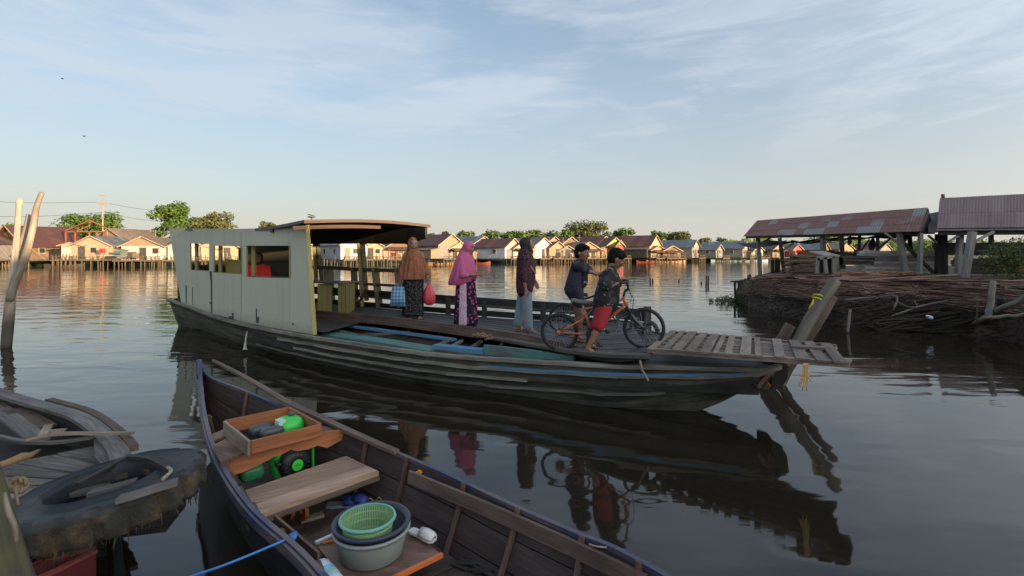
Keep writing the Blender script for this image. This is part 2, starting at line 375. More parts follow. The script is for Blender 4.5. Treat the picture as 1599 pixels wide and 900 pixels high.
# ---------------------------------------------------------------- the ferry
NPX = [(266, 468, .70), (302, 481, .59), (350, 498, .53), (414, 513, .50), (482, 525, .50), (600, 543, .49), (697, 555, .48), (800, 562, .49), (964, 571, .55), (1110, 574, .58), (1190, 576, .59)]
Nn = [P(*q) for q in NPX] + [Vector((2.98, 5.62, .59))]
Ff = [Vector(q) for q in ((-8.3, 13.9, .70), (-7.1, 14.0, .62), (-5.6, 13.35, .56), (-3.9, 12.3, .53), (-2.6, 11.4, .5), (-1.45, 10.6, .5), (-.5, 10.0, .5), (.36, 9.45, .52), (1.25, 8.9, .55), (1.95, 8.25, .58), (2.6, 7.45, .59), (3.06, 6.15, .59))]
NS = 66
NC = cat(Nn, NS); FC = cat(Ff, NS)
BOT = [-.02, -.25, -.3, -.3, -.3, -.3, -.3, -.3, -.2, .0, .30, .46]      # keel line
INS = [.20, .27, .22, .17, .14, .12, .11, .10, .10, .12, .16, .10]           # how far the bottom edge sits inboard
def tabl(a, u):
    s_ = u * (len(a) - 1); k = min(int(s_), len(a) - 2); return lerp(a[k], a[k + 1], s_ - k)
ferry = thing('river_ferry', (-2.5, 9.5, 0), 'long weathered wooden ferry with a pale grey-green cabin and a worn open deck', 'ferry')
def hull_pt(i, side, f):                 # f 0 at the gunwale, 1 at the bottom edge
    u = i / NS; n_, f_ = NC[i], FC[i]
    a, c = (n_, f_) if side == 0 else (f_, n_)
    k = tabl(INS, u); bt = tabl(BOT, u)
    p = a.lerp(c, k * (f ** 1.35)); p.z = lerp(a.z, bt, f); return p
bands = [0, .17, .34, .52, .72, 1.0]
hb = MB()
for side in (0, 1):
    for k in range(5):
        for i in range(NS):
            a, c, d, e = (hull_pt(i, side, bands[k]), hull_pt(i + 1, side, bands[k]), hull_pt(i + 1, side, bands[k + 1]), hull_pt(i, side, bands[k + 1]))
            out = (NC[i] - FC[i]).normalized() * (1 if side == 0 else -1)
            a = a + out * .004; c = c + out * .004; d = d + out * .026; e = e + out * .026
            r_ = ((k * 7 + (i // 17 + k) * 3 + side) % 11) / 11
            hb.quad(a, c, d, e, r=r_, uo=(i * .24 + k * 3, k * 1.7))
            e2, d2 = hull_pt(i, side, bands[k + 1]) + out * .004, hull_pt(i + 1, side, bands[k + 1]) + out * .004
            hb.quad(e, d, d2, e2, r=.1)
for i in range(NS):
    hb.quad(hull_pt(i, 0, 1), hull_pt(i + 1, 0, 1), hull_pt(i + 1, 1, 1), hull_pt(i, 1, 1), r=.2)
for i in (0, NS):
    for k in range(5): hb.quad(hull_pt(i, 0, bands[k]), hull_pt(i, 1, bands[k]), hull_pt(i, 1, bands[k + 1]), hull_pt(i, 0, bands[k + 1]), r=.3)
hb.build('hull', M['hull_wood'], ferry)
outn = lambda i: (NC[i] - FC[i]).normalized()
def rail(pts, wd, th, name, mat, jit=.004, parent=ferry):
    q = MB(); L = len(pts); step = max(6, L // 3); k = 0
    while k < L - 1:
        e = min(L, k + step + 1); q.plank([p + Vector((0, 0, random.uniform(-jit, jit))) for p in pts[k:e]], wd, th); k = e - 1
    return q.build(name, mat, parent)
rail([NC[i] + outn(i) * .03 for i in range(NS + 1)], .085, .045, 'rub_rail', M['strake_wood'])
rail([FC[i] - outn(i) * .03 for i in range(NS + 1)], .085, .045, 'rub_rail', M['strake_wood'])
for f, w_, mt, i0, i1 in ((.155, .05, 'strake_wood', 20, NS - 3), (.32, .04, 'strake_wood', 22, 44), (.47, .035, 'grey_wood', 16, 52), (.13, .028, 'blue_board', 40, NS - 8)):
    rail([hull_pt(i, 0, f) + outn(i) * .045 for i in range(i0, i1)], .035, w_, 'strake', M[mt], .008)
# the open deck
CP = [P(*q) for q in ((440, 482, .60), (495, 488, .60), (600, 500, .60), (750, 519, .60), (830, 534, .61), (900, 548, .63), (960, 555, .68), (1016, 553, .73))]
CC = cat(CP, 40)
FD = [FC[int(lerp(14, 54, i / 40))] - (FC[int(lerp(14, 54, i / 40))] - NC[int(lerp(14, 54, i / 40))]).normalized() * .06 for i in range(41)]
dk = MB(); nb = 17
DKH = lambda ii: tabl([.575, .575, .575, .575, .578, .585, .605, .65, .725], min(1, ii / 40))
for j in range(nb):
    rj = random.random()
    for k in range(5):
        i0, i1 = int(k * 8), int(k * 8 + 8); i0 += (j % 3) * 2 if k else 0; i1 += (j % 3) * 2 if k < 4 else 0
        rj = random.random()
        for i in range(i0, i1):
            q = []
            for ii, jj in ((i, j + .03), (i + 1, j + .03), (i + 1, j + .97), (i, j + .97)):
                p = CC[ii].lerp(FD[ii], jj / nb); p.z = DKH(ii) + .003 * (j % 2); q.append(p)
            dk.quad(*q, r=rj, uo=(i * .22 + j, j * .31))
            dk.quad(q[1] - Vector((0, 0, .04)), q[0] - Vector((0, 0, .04)), q[0], q[1], r=0.05)
dk.build('deck', M['deck_wood'], ferry)
ub = MB()
for i in range(40):
    a, c = CC[i].copy(), CC[i + 1].copy(); d, e = FD[i + 1].copy(), FD[i].copy()
    for p in (a, c, d, e): p.z = DKH(i) - .05
    ub.quad(a, c, d, e, r=.1)
ub.build('deck_bearer', M['dark_wood'], ferry)
# foredeck between deck front and bow
fd = MB()
bi = [i for i in range(44, NS + 1)]
for a_, b_ in zip(bi[:-1], bi[1:]):
    for j in range(8):
        q = [NC[a_].lerp(FC[a_], j / 8 + .004), NC[b_].lerp(FC[b_], j / 8 + .004), NC[b_].lerp(FC[b_], (j + 1) / 8 - .004), NC[a_].lerp(FC[a_], (j + 1) / 8 - .004)]
        for p in q: p.z -= .02
        fd.quad(*q, r=(j * 5 % 8) / 8, uo=(a_ * .24 + j * 2, j))
fd.build('foredeck', M['deck_wood'], ferry)
# brown coaming plank along the near edge of the deck
pts = [P(495, 491, .66), P(600, 500.5, .66), P(690, 512, .66), P(752, 520.5, .65)]
q = MB(); q.plank(cat(pts, 8), .05, .15); q.build('coaming', M['brown_wood'], ferry)
q = MB(); q.plank(cat([P(745, 518, .66), P(830, 531, .645), P(905, 549, .62)], 6), .06, .13, wds=[.08] * 6 + [.03]); q.build('coaming', M['brown_wood'], ferry)
q = MB(); q.plank(cat([P(740, 521, .62), P(830, 538, .62), P(930, 553, .66), P(1016, 556, .72)], 8), .14, .04); q.build('edge_plank', M['grey_wood'], ferry)
# side bay floor and the blue boards
bf = MB()
for i in range(20, 50):
    a, c = hull_pt(i, 0, .28), hull_pt(i + 1, 0, .28)
    for j in range(3):
        u0, u1 = j / 3 + .01, (j + 1) / 3 - .01; o_ = (NC[i] - FC[i]).normalized()
        e = -outn(i) * 1.75; q4 = [a + e * u0, c + e * u0, c + e * u1, a + e * u1]
        for p in q4: p.z = .33
        bf.quad(*q4, r=(j * 3 + i // 6) % 5 / 5, uo=(i * .24, j))
bf.build('bay_floor', M['brown_wood'], ferry)
inner = MB()
for i in range(16, 60):
    a, c = NC[i] - outn(i) * .05, NC[i + 1] - outn(i + 1) * .05
    inner.quad(a, c, c - Vector((0, 0, .3)), a - Vector((0, 0, .3)), r=.4, uo=(i * .24, 0))
inner.build('hull_lining', M['dark_wood'], ferry)
def board(pts, wd, th, mat, name='board', up=(0, 0, 1), parent=ferry, n=4):
    q = MB(); q.plank(cat(pts, n), wd, th, up=up); return q.build(name, M[mat], parent)
board([P(480, 502, .5), P(590, 515, .5), P(710, 531, .5)], .11, .035, 'blue_board', 'side_board')
board([P(480, 500, .44), P(570, 507, .44)], .14, .03, 'blue_board', 'side_board')
board([P(497, 520, .47), P(585, 531, .47), P(680, 547, .46)], .30, .03, 'teal_board', 'side_board')
board([P(680, 541, .5), P(757, 549, .5)], .16, .06, 'blue_board', 'side_board')
board([P(757, 546, .53), P(830, 554, .52), P(897, 564, .50)], .05, .13, 'teal_board', 'side_board')
for a, c, w_ in (((560, 524), (640, 519), .12), ((600, 533), (520, 515), .08), ((680, 541), (705, 530), .07), ((700, 545), (722, 532), .06), ((730, 548), (752, 533), .06), ((775, 549), (790, 532), .05)):
    board([P(*a, .45), P(*c, .5)], w_, .03, 'grey_wood', 'thwart', n=2)
# tangle of rope and bracket in the bay
q = MB()
for k in range(5):
    c = P(744 + 5 * k, 524 + 1.2 * k, .66); pts = [c + Vector((.06 * math.cos(a) + random.uniform(-.02, .02), .06 * math.sin(a), random.uniform(-.02, .05))) for a in [j * .8 + k for j in range(9)]]
    q.tube(cat(pts, 16), .009, 5)
tag(q.build('rope_coil', plain('tan_rope', (.24, .13, .07), .9, sc=50, var=.5)), 'small tangle of tan rope lying on the coaming plank mid-deck', 'rope')
q = MB(); q.tube(cat([P(965, 566, .5) + Vector((0, -.06, 0)), P(985, 565, .53) + Vector((0, -.09, 0)), P(1003, 562, .52) + Vector((0, -.1, 0)), P(1016, 567, .49) + Vector((0, -.06, 0))], 10), .014, 6)
q.tube(cat([D(1000, 563, 5.45), D(1003, 577, 5.45), D(1010, 590, 5.45), D(1013, 595, 5.45)], 8), .013, 6); 
tag(q.build('mooring_rope', M['rope']), 'short frayed grey mooring rope draped over the ferry rail near its bow', 'rope')
# far bulwark
def fp(u, ins=.04):
    i = u * NS; k = min(int(i), NS - 1); p = FC[k].lerp(FC[k + 1], i - k); o = (FC[k] - NC[k]).normalized(); return p - o * ins
def at_px(px):                            # parameter on the far side seen at a column
    best = min(range(0, NS * 4 + 1), key=lambda k: abs(800 + F * fp(k / (NS * 4)).x / fp(k / (NS * 4)).y - px)); return best / (NS * 4)
def fline(px0, px1, z0, z1, n=8, ins=.04):
    u0, u1 = at_px(px0), at_px(px1); out = []
    for i in range(n + 1):
        p = fp(lerp(u0, u1, i / n), ins); p.z = lerp(z0, z1, i / n); out.append(p)
    return out
q = MB(); q.plank(fline(480, 1012, .89, .85, 12), .05, .19); q.build('bulwark_board', M['dark_wood'], ferry)
q = MB(); q.plank(fline(480, 1012, .62, .68, 12), .05, .11); q.build('bulwark_board', M['dark_wood'], ferry)
q = MB(); q.plank(fline(520, 1000, .82, .80, 12, .08), .03, .03); q.build('bulwark_rail', M['grey_wood'], ferry)
for px in (700, 757, 848, 945, 1010):
    u = at_px(px); p = fp(u, .10); q = MB(); q.bar(p + Vector((0, 0, -.02)), p + Vector((0, .02, .42)), .10, .07, up=(0, 1, 0)); q.build('bulwark_post', M['dark_wood'], ferry)
q = MB(); q.tube(cat([D(1004, 520, 7.7), D(1008, 510, 7.7), D(1020, 505, 7.6), D(1028, 518, 7.6)], 8), .035, 8); q.build('cleat', M['dark_wood'], ferry)
# bow: blunt stem post and anchor iron
q = MB(); a = Vector((2.98, 5.64, .55)); c = Vector((3.06, 6.12, .55))
q.loft([[p + Vector((dx, dy, dz)) for dx, dz in ((-.05, -.24), (.05, -.22), (.12, -.10), (.13, .03), (.06, .09), (-.06, .09))] for p, dy in ((a, -.02), (a.lerp(c, .5), 0), (c, .02))], caps=True, sm=False)
q.build('stem_post', M['dark_wood'], ferry)
q = MB(); q.bar(D(1208, 572, 5.55), D(1182, 604, 5.5), .05, .05); q.build('stem_brace', M['rib_wood'], ferry)
q = MB(); q.tube(cat([D(1176, 600, 5.5), D(1183, 606, 5.5), D(1192, 604, 5.5), D(1197, 597, 5.5)], 8), .02, 8); q.build('bow_shackle', M['dark_wood'], ferry)
rg = MB()
for k in range(9):
    a = D(1190 + k * 1.4, 596 + (k % 3), 5.5); rg.bar(a, a + Vector((random.uniform(-.05, .05), random.uniform(-.03, .03), -random.uniform(.03, .08))), .014, .006)
tag(rg.build('orange_rag', plain('orange_rag', (.55, .16, .05), .8)), 'small torn orange rag knotted to the iron under the ferry bow', 'rag')
# boarding ramp
ramp = thing('boarding_ramp', P(1060, 540, .75), 'grey slatted wooden boarding ramp reaching out over the water from the ferry bow', 'ramp')
A, B_, C_, D_ = P(1012, 548, .765), P(1048, 519, .765), P(1300, 541, .84), P(1330, 571, .855)
def rp(u, v, dz=0): p = A.lerp(D_, u).lerp(B_.lerp(C_, u), v); p.z += dz; return p
for k, v in enumerate((.03, .2, .36, .52, .66, .82, .97)):
    q = MB(); e0 = random.uniform(-.02, .02); w_ = .17 if k not in (0, 6) else .07
    q.bar(rp(-.01 + e0 if 0 < k < 6 else 0, v), rp(1.0 + e0 - (.04 if k in (2, 4) else 0), v + random.uniform(-.01, .01)), w_, .022 if 0 < k < 6 else .05); q.build('ramp_board', M['ramp_wood'], ramp)
for k, (u, w_) in enumerate(((.02, .07), (.10, .06), (.17, .1), (.245, .09), (.33, .1), (.385, .05), (.45, .07), (.535, .10), (.60, .06), (.70, .09), (.80, .11), (.885, .10), (.955, .10))):
    q = MB(); sk = random.uniform(-.012, .012); q.bar(rp(u, -.03 + random.uniform(-.02, .03), .026), rp(u + sk, 1.02 - random.uniform(0, .06), .026), w_, .02); q.build('ramp_slat', M['ramp_wood'], ramp)
q = MB(); q.bar(rp(.77, .5, .05), rp(.93, .55, .05), .12, .02); q.build('ramp_patch', M['ramp_wood'], ramp)
q = MB(); a = rp(.795, -.03); 
for k in range(7):
    x = k * .006; q.tube(cat([a + Vector((x, -.03, 0)), a + Vector((x + random.uniform(-.02, .02), -.03, -.1)), a + Vector((x * 2 - .03 + random.uniform(-.02, .03), -.03, -.17 - random.uniform(0, .1)))], 6), [.007] * 5 + [.005, .003], 5)
tag(q.build('frayed_cloth', plain('yellow_rag', (.62, .36, .12), .85)), 'frayed yellow-orange cloth strip hanging below the boarding ramp end', 'cloth strip')

# ---- cabin
cabin = MB()
TOPS = [(264, 356.5), (297, 357.2), (327, 357.8), (334, 358), (379, 358.5), (385, 358.2), (420, 355.5), (454, 350), (479, 345.5)]
BOTX = [283, 299, 327, 334, 379, 385, 421, 456, 491]
def near_depth(px):
    for i in range(NS):
        a, c = 800 + F * NC[i].x / NC[i].y, 800 + F * NC[i + 1].x / NC[i + 1].y
        if a <= px <= c: return lerp(NC[i].y, NC[i + 1].y, (px - a) / (c - a)), lerp(NC[i].z, NC[i + 1].z, (px - a) / (c - a))
    return NC[0].y, NC[0].z
def wall_col(k):
    (tx, ty) = TOPS[k]; bx = BOTX[k]; zb, hh = near_depth(bx); zt, _ = near_depth(max(tx, 268)); zb += .1; zt += .1
    top = D(tx, ty, zt); bot = Vector(((bx - 800) / F * zb, zb, hh + .02)); return top, bot
ROWS = {0: (380.5, 422), 1: (380.5, 422.5), 2: (381, 424), 3: (384, 426), 4: (385, 429), 5: (384, 433), 6: (384, 434), 7: (384, 435), 8: (384, 436)}
cols = []
for k in range(9):
    top, bot = wall_col(k); c = [top]
    for y in ROWS[k]:
        # point on the line top->bot that projects to row y
        lo, hi = 0, 1
        for _ in range(30):
            mdl = (lo + hi) / 2; p = top.lerp(bot, mdl)
            if HY + F * (H - p.z) / p.y < y: lo = mdl
            else: hi = mdl
        c.append(top.lerp(bot, lo))
    c.append(bot); cols.append(c)
holes = {(1, 1), (3, 1), (5, 1), (6, 1)}
inw = Vector((.35, .5, 0)).normalized() * .03
for k in range(8):
    for j in range(3):
        if (k, j) in holes:
            continue
        a, c, d, e = cols[k][j], cols[k + 1][j], cols[k + 1][j + 1], cols[k][j + 1]
        cabin.quad(e, d, c, a, r=.5, uo=(0, 0)); cabin.quad(a + inw, c + inw, d + inw, e + inw, r=.5, mi=1)
# reveals round the openings and free ends
def rev(a, c): cabin.quad(a, c, c + inw, a + inw, r=.5, mi=1)
for k0, k1 in ((1, 2), (3, 4), (5, 7)):
    rev(cols[k0][1], cols[k1][1]); rev(cols[k1][1], cols[k1][2]); rev(cols[k1][2], cols[k0][2]); rev(cols[k0][2], cols[k0][1])
for j in range(3): rev(cols[8][j], cols[8][j + 1]); rev(cols[0][j + 1], cols[0][j])
# planar UVs run along the wall
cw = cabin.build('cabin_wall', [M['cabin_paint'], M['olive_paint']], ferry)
# torn slits and drips near the wall's foot
for px, y0, y1, w_ in ((292, 446, 474, 4), (302, 449, 477, 3), (362, 494, 499, 10), (364, 489, 498, 3), (404, 495, 505, 7), (401, 482, 504, 2.5), (331, 424, 437, 7), (331.5, 437, 490, 4.5), (331, 472, 475, 8), (458, 505, 508, 3)):
    zz = near_depth(px)[0] + .085; a, c = D(px - w_ / 2, y0, zz), D(px + w_ / 2, y0, zz); d, e = D(px + w_ / 3, y1, zz), D(px - w_ / 3, y1, zz); sl_ = MB(); sl_.quad(a, c, d, e); sl_.build('wall_tear', MATS.get('damage') or plain('damage', (.05, .045, .05), .8, var=.5, sc=30), ferry)
q = MB(); q.bar(cols[8][0] + inw * .5, cols[8][3] + inw * .5, .045, .05, up=(1, 0, 0)); q.build('corner_post', M['yellow_edge'], ferry)
for k, px in ((1, 301), (3, 336), (5, 389), (7, 449), (4, 377)):
    top, bot = cols[k][0].copy(), cols[k][3].copy(); q = MB(); o_ = inw * 2.5 + Vector((.07 if k in (1, 3, 5) else -.06, 0, 0)); q.bar(top + o_, bot + o_, .06, .06, up=(1, 0, 0)); q.build('cabin_post', M['olive_paint'], ferry)
q = MB(); q.bar(cols[5][2] + inw * 2 + Vector((.05, 0, 0)), cols[7][2] + inw * 2, .12, .03); q.build('window_sill', M['grey_wood'], ferry)
for a, c in ((1, 2), (3, 4)):
    q = MB(); q.bar(cols[a][2] + inw * 1.5, cols[c][2] + inw * 1.5, .08, .025); q.build('window_sill', M['olive_paint'], ferry)
# roof
rA, rC = D(473, 344, 7.95), D(261, 356.5, 12.75); rB, rD = D(671, 351.5, 10.4), Vector((-6.6, 15.2, 2.5))
rf = MB(); nu, nv = 14, 8; top = []
nedge = cat([rC, D(330, 358.0, 10.95), D(385, 358.0, 9.6), D(430, 352.5, 8.75), rA], nu)
for i in range(nu + 1):
    a = nedge[i]; c = rD.lerp(rB, i / nu); row = []
    for j in range(nv + 1):
        p = a.lerp(c, j / nv); p.z += .055 * math.sin(math.pi * j / nv) * (i / nu) ** .5; row.append(p)
    top.append(row)
for i in range(nu):
    for j in range(nv):
        a, c, d, e = top[i][j], top[i + 1][j], top[i + 1][j + 1], top[i][j + 1]; dz = Vector((0, 0, .035))
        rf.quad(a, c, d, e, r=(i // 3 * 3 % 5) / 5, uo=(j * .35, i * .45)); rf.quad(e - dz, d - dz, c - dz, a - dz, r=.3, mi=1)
for i in range(nu):
    dz = Vector((0, 0, .05)); rf.quad(top[i][0] - dz, top[i + 1][0] - dz, top[i + 1][0], top[i][0], r=.4)
    rf.quad(top[i + 1][nv] - dz, top[i][nv] - dz, top[i][nv], top[i + 1][nv], r=.4)
for j in range(nv):
    rf.quad(top[0][j + 1] - dz, top[0][j] - dz, top[0][j], top[0][j + 1], r=.4)
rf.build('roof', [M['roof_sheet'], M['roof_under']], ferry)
fr = [top[nu][j] for j in range(nv + 1)]; fwd = Vector((.87, -.5, 0))
q = MB(); q.plank([p + fwd * .02 + Vector((0, 0, -.025)) for p in fr], .035, .055); q.build('roof_fascia', M['fascia'], ferry)
q = MB(); q.plank([p - fwd * .25 + Vector((0, 0, -.12)) for p in fr[:6]], .05, .06); q.build('roof_beam', M['fascia'], ferry)
for i in (10, 7, 4):
    q = MB(); q.plank([top[i][j] - Vector((0, 0, .08)) for j in range(nv + 1)], .05, .07); q.build('roof_beam', M['olive_dark'], ferry)
# far side of the cabin: valance, posts, slats, rails
def fw(px, h, y=None, ins=.10):
    u = at_px(px); p = fp(u, ins); return Vector((p.x, p.y, h))
q = MB()
vx = [470, 510, 550, 590, 640, 668]
for a, c in zip(vx[:-1], vx[1:]):
    pa, pc = fw(a, 0), fw(c, 0)
    ta = D(a, 350 if a < 660 else 351, pa.y); tc_ = D(c, 350 if c < 660 else 352, pc.y); ba, bc = D(a, 381, pa.y), D(c, 381 if c < 650 else 372, pc.y)
    o = Vector((-.04, -.05, 0)); q.hexa([ba, ba + o, ta + o, ta, bc, bc + o, tc_ + o, tc_])
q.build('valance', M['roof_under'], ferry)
def post(px_t, y_t, px_b, y_b, wd, mat='olive_paint', ins=.1, name='cabin_post', th=.05):
    a = fw(px_t, 0, ins=ins); c = fw(px_b, 0, ins=ins); q = MB(); q.bar(D(px_t, y_t, a.y), D(px_b, y_b, c.y), wd, th, up=(.5, -.8, 0)); return q.build(name, M[mat], ferry)
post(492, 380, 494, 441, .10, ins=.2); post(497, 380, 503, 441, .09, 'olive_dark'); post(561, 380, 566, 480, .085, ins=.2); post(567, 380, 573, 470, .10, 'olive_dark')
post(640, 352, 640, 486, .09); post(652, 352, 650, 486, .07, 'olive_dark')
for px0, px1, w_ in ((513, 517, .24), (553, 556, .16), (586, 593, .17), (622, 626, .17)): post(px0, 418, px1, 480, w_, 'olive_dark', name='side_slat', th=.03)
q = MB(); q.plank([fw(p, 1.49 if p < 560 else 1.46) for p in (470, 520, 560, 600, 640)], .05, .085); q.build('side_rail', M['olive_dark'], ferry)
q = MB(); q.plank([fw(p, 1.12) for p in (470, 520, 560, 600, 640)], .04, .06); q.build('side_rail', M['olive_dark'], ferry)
post(573, 452, 557, 480, .05, 'olive_dark', ins=.25, name='knee_brace')
# rear far wall, stern wall, bulkhead behind the third window
def panel(pts_b, pts_t, mat, name):
    q = MB()
    for i in range(len(pts_b) - 1):
        o = Vector((-.02, -.03, 0)); q.hexa([pts_b[i], pts_b[i] + o, pts_t[i] + o, pts_t[i], pts_b[i + 1], pts_b[i + 1] + o, pts_t[i + 1] + o, pts_t[i + 1]], r=.3)
    return q.build(name, M[mat], ferry)
IE = 3
FW = [FC[i] - (FC[i] - NC[i]).normalized() * .1 for i in range(NS + 1)]
IE = [i for i in range(NS) if 800 + F * FW[i].x / FW[i].y > 474][0]
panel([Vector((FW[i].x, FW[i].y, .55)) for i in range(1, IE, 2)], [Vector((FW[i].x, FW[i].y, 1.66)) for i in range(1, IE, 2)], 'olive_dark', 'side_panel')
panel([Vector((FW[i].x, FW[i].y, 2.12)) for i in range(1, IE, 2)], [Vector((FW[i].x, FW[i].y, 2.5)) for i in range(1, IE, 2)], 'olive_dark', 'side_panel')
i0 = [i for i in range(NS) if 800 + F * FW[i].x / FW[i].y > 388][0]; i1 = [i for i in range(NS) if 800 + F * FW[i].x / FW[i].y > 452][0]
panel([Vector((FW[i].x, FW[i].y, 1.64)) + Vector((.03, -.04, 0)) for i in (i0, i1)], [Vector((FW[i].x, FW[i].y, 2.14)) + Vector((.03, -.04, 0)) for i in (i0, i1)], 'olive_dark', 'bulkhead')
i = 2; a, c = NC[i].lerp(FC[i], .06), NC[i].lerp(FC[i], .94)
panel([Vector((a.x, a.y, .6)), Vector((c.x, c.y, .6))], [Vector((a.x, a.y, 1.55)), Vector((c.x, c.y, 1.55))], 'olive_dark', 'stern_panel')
fl = MB()
for i in range(2, 25):
    a, c, d, e = (NC[i].lerp(FC[i], .05), NC[i + 1].lerp(FC[i + 1], .05), NC[i + 1].lerp(FC[i + 1], .95), NC[i].lerp(FC[i], .95))
    for p in (a, c, d, e): p.z = .56
    fl.quad(a, c, d, e, r=.4, uo=(i * .2, 0))
fl.build('cabin_floor', M['deck_wood'], ferry)
# seat boxes inside the front of the cabin
def P2(px, y): return Vector(((px - 800) / F * y, y, 0))
seat = thing('bench_box', P2(520, 10.9) + Vector((0, 0, .58)), 'olive plank bench box with a grey lid standing just inside the cabin front', 'bench')
sa, sb = P2(474, 10.6), P2(531, 10.3); sc_ = P2(553, 11.0)
up = lambda p, h: Vector((p.x, p.y, h))
q = MB(); q.hexa([up(sa, 1.22), up(sb, 1.22), up(sb, 1.25), up(sa, 1.25), up(sa + Vector((.3, .5, 0)), 1.22), up(sb + Vector((.3, .5, 0)), 1.22), up(sb + Vector((.3, .5, 0)), 1.25), up(sa + Vector((.3, .5, 0)), 1.25)]); q.build('lid', M['grey_wood'], seat)
for px0, px1, y in ((483, 491, 10.6), (496, 519, 10.5), (528, 546, 10.45)):
    q = MB(); n_ = max(1, int((px1 - px0) / 6))
    for k in range(n_):
        a, c = P2(lerp(px0, px1, k / n_) + .3, y), P2(lerp(px0, px1, (k + 1) / n_) - .3, y); q.hexa([up(a, .6), up(a, .6) + Vector((0, .03, 0)), up(a, 1.21) + Vector((0, .03, 0)), up(a, 1.21), up(c, .6), up(c, .6) + Vector((0, .03, 0)), up(c, 1.21) + Vector((0, .03, 0)), up(c, 1.21)])
    q.build('side_panel', M['olive_paint'], seat)
q = MB(); a, c = P2(528, 10.45), P2(553, 11.2); q.hexa([up(P2(546, 10.45), .6), up(P2(547, 10.45), .6), up(P2(547, 10.45), 1.2), up(P2(546, 10.45), 1.2), up(c, .6), up(c + Vector((.02, 0, 0)), .6), up(c + Vector((.02, 0, 0)), 1.2), up(c, 1.2)]); q.build('side_panel', M['olive_paint'], seat)
# yellow crate seen through the middle window
q = MB(); cc = P2(366, 11.0); a = up(P2(352, 10.9), 1.2); 
q.hexa([up(P2(357, 11.0), .58), up(P2(376, 11.0), .58), up(P2(376, 11.0), 1.70), up(P2(352, 11.0), 1.72), up(P2(357, 11.5), .58), up(P2(376, 11.5), .58), up(P2(376, 11.5), 1.70), up(P2(352, 11.5), 1.72)])
tag(q.build('yellow_locker', M['yellow_edge']), 'faded yellow locker seen through the middle cabin window', 'locker')
q = MB(); q.tube(cat([D(475, 371, 10.6), D(474, 366, 10.6), D(476, 362, 10.6)], 4), [.05, .06, .03], 8); q.tube(cat([D(474, 372, 10.6), D(475, 383, 10.6), D(474, 389, 10.6)], 5), [.03, .045, .045, .04, .03, .02], 8, mi=1)
tag(q.build('hanging_pennant', [plain('red_cloth', (.5, .04, .03), .7), plain('lime_cloth', (.25, .6, .08), .7)]), 'small red and lime green plastic ornament hanging by the cabin front corner', 'ornament')
q = MB(); q.tube([D(487, 343, 8.4), D(487, 336, 8.4)], .012, 6); q.ell(D(487, 339, 8.4), .07, .05, .015); q.tube([D(481, 335, 8.4), D(491, 337, 8.4)], .008, 5)
tag(q.build('roof_lamp', M['grey_wood']), 'small pale bracket lamp standing on the cabin roof corner', 'lamp')
# bilge water outlet
q = MB(); q.tube(cat([D(387, 517, 9.35), D(385.5, 522, 9.25), D(384, 533, 9.2), D(383, 547, 9.15)], 8), [.012, .014, .014, .014, .013, .016, .02, .03, .05], 6)
m_, t_, b_ = newmat('spout'); setb(t_, b_, (.5, .52, .52), .1); b_.inputs['Transmission Weight'].default_value = .5
tag(q.build('water_spout', m_), kind='structure')
# tiller / rear overhang
q = MB(); q.bar(D(262, 470, 12.8), D(292, 476, 12.3), .07, .04); q.build('stern_board', M['grey_wood'], ferry)
# ---------------------------------------------------------------- far bank
def zb(px):
    T = [(-900, 45), (-300, 58), (0, 66), (260, 70), (520, 76), (700, 86), (900, 96), (1050, 104), (1200, 120), (1330, 132), (1700, 150), (2600, 180)]
    for (a, za), (c, zc) in zip(T[:-1], T[1:]):
        if px <= c: return lerp(za, zc, (px - a) / (c - a))
    return T[-1][1]
g = MB(); cols_ = []
for px in range(-900, 2601, 50):
    z0 = zb(px) + 5 + 1.5 * math.sin(px * .05); k = (px - 800) / F; c = []
    for dz, hh in ((0, -.6), (1.5, .25), (6, .7), (25, 1.0), (120, 1.2), (900, 2.0)):
        y = z0 + dz; c.append(Vector((k * y, y, hh + (random.uniform(-.1, .15) if hh > 0 else 0))))
    cols_.append(c)
for a, c in zip(cols_[:-1], cols_[1:]):
    for j in range(5): g.quad(a[j], c[j], c[j + 1], a[j + 1], r=.5)
tag(g.build('far_bank', M['far_ground'], org=(0, 0, 0)), kind='structure')

def hw(name, c, v=.2):
    return wood(name, tuple(x * (1 - v) * .8 for x in c), tuple(min(.85, x * (1 + v)) for x in c), gs=.35, var=.3, bs=.3, stain=tuple(x * .4 for x in c), stain_amt=.3)
WM = {'cream': hw('wall_cream', (.46, .36, .25)), 'white': hw('wall_white', (.58, .54, .48), .15), 'grey': hw('wall_grey', (.26, .24, .22)), 'blue': hw('wall_blue', (.42, .47, .54), .1),
      'tan': hw('wall_tan', (.34, .25, .16)), 'brown': hw('wall_brown', (.20, .13, .09)), 'maroon': hw('wall_maroon', (.20, .07, .05)), 'pink': hw('wall_pink', (.50, .10, .11)), 'dark': hw('wall_dark', (.09, .08, .07))}
RM = {'maroon': corrug('roof_maroon', (.15, .055, .045), (.10, .045, .038), (.18, .07, .05)), 'grey': corrug('roof_grey', (.22, .21, .20), (.14, .12, .11), (.28, .27, .26)),
      'rust': corrug('roof_rust', (.20, .09, .06), (.12, .07, .055), (.22, .16, .13)), 'blue': corrug('roof_blue', (.16, .20, .24), (.13, .14, .16), (.22, .25, .28)), 'tan': corrug('roof_tan', (.33, .24, .16), (.2, .14, .1), (.3, .22, .15))}
M['pile'] = wood('pile_wood', (.07, .055, .04), (.20, .15, .10), var=.6)
M['pole'] = plain('pole_concrete', (.30, .24, .19), .8)
M['glass'] = plain('window_glass', (.03, .035, .04), .15)
M['lime'] = plain('lime_paint', (.32, .62, .05), .6)
M['red_door'] = plain('red_paint', (.30, .06, .04), .6)
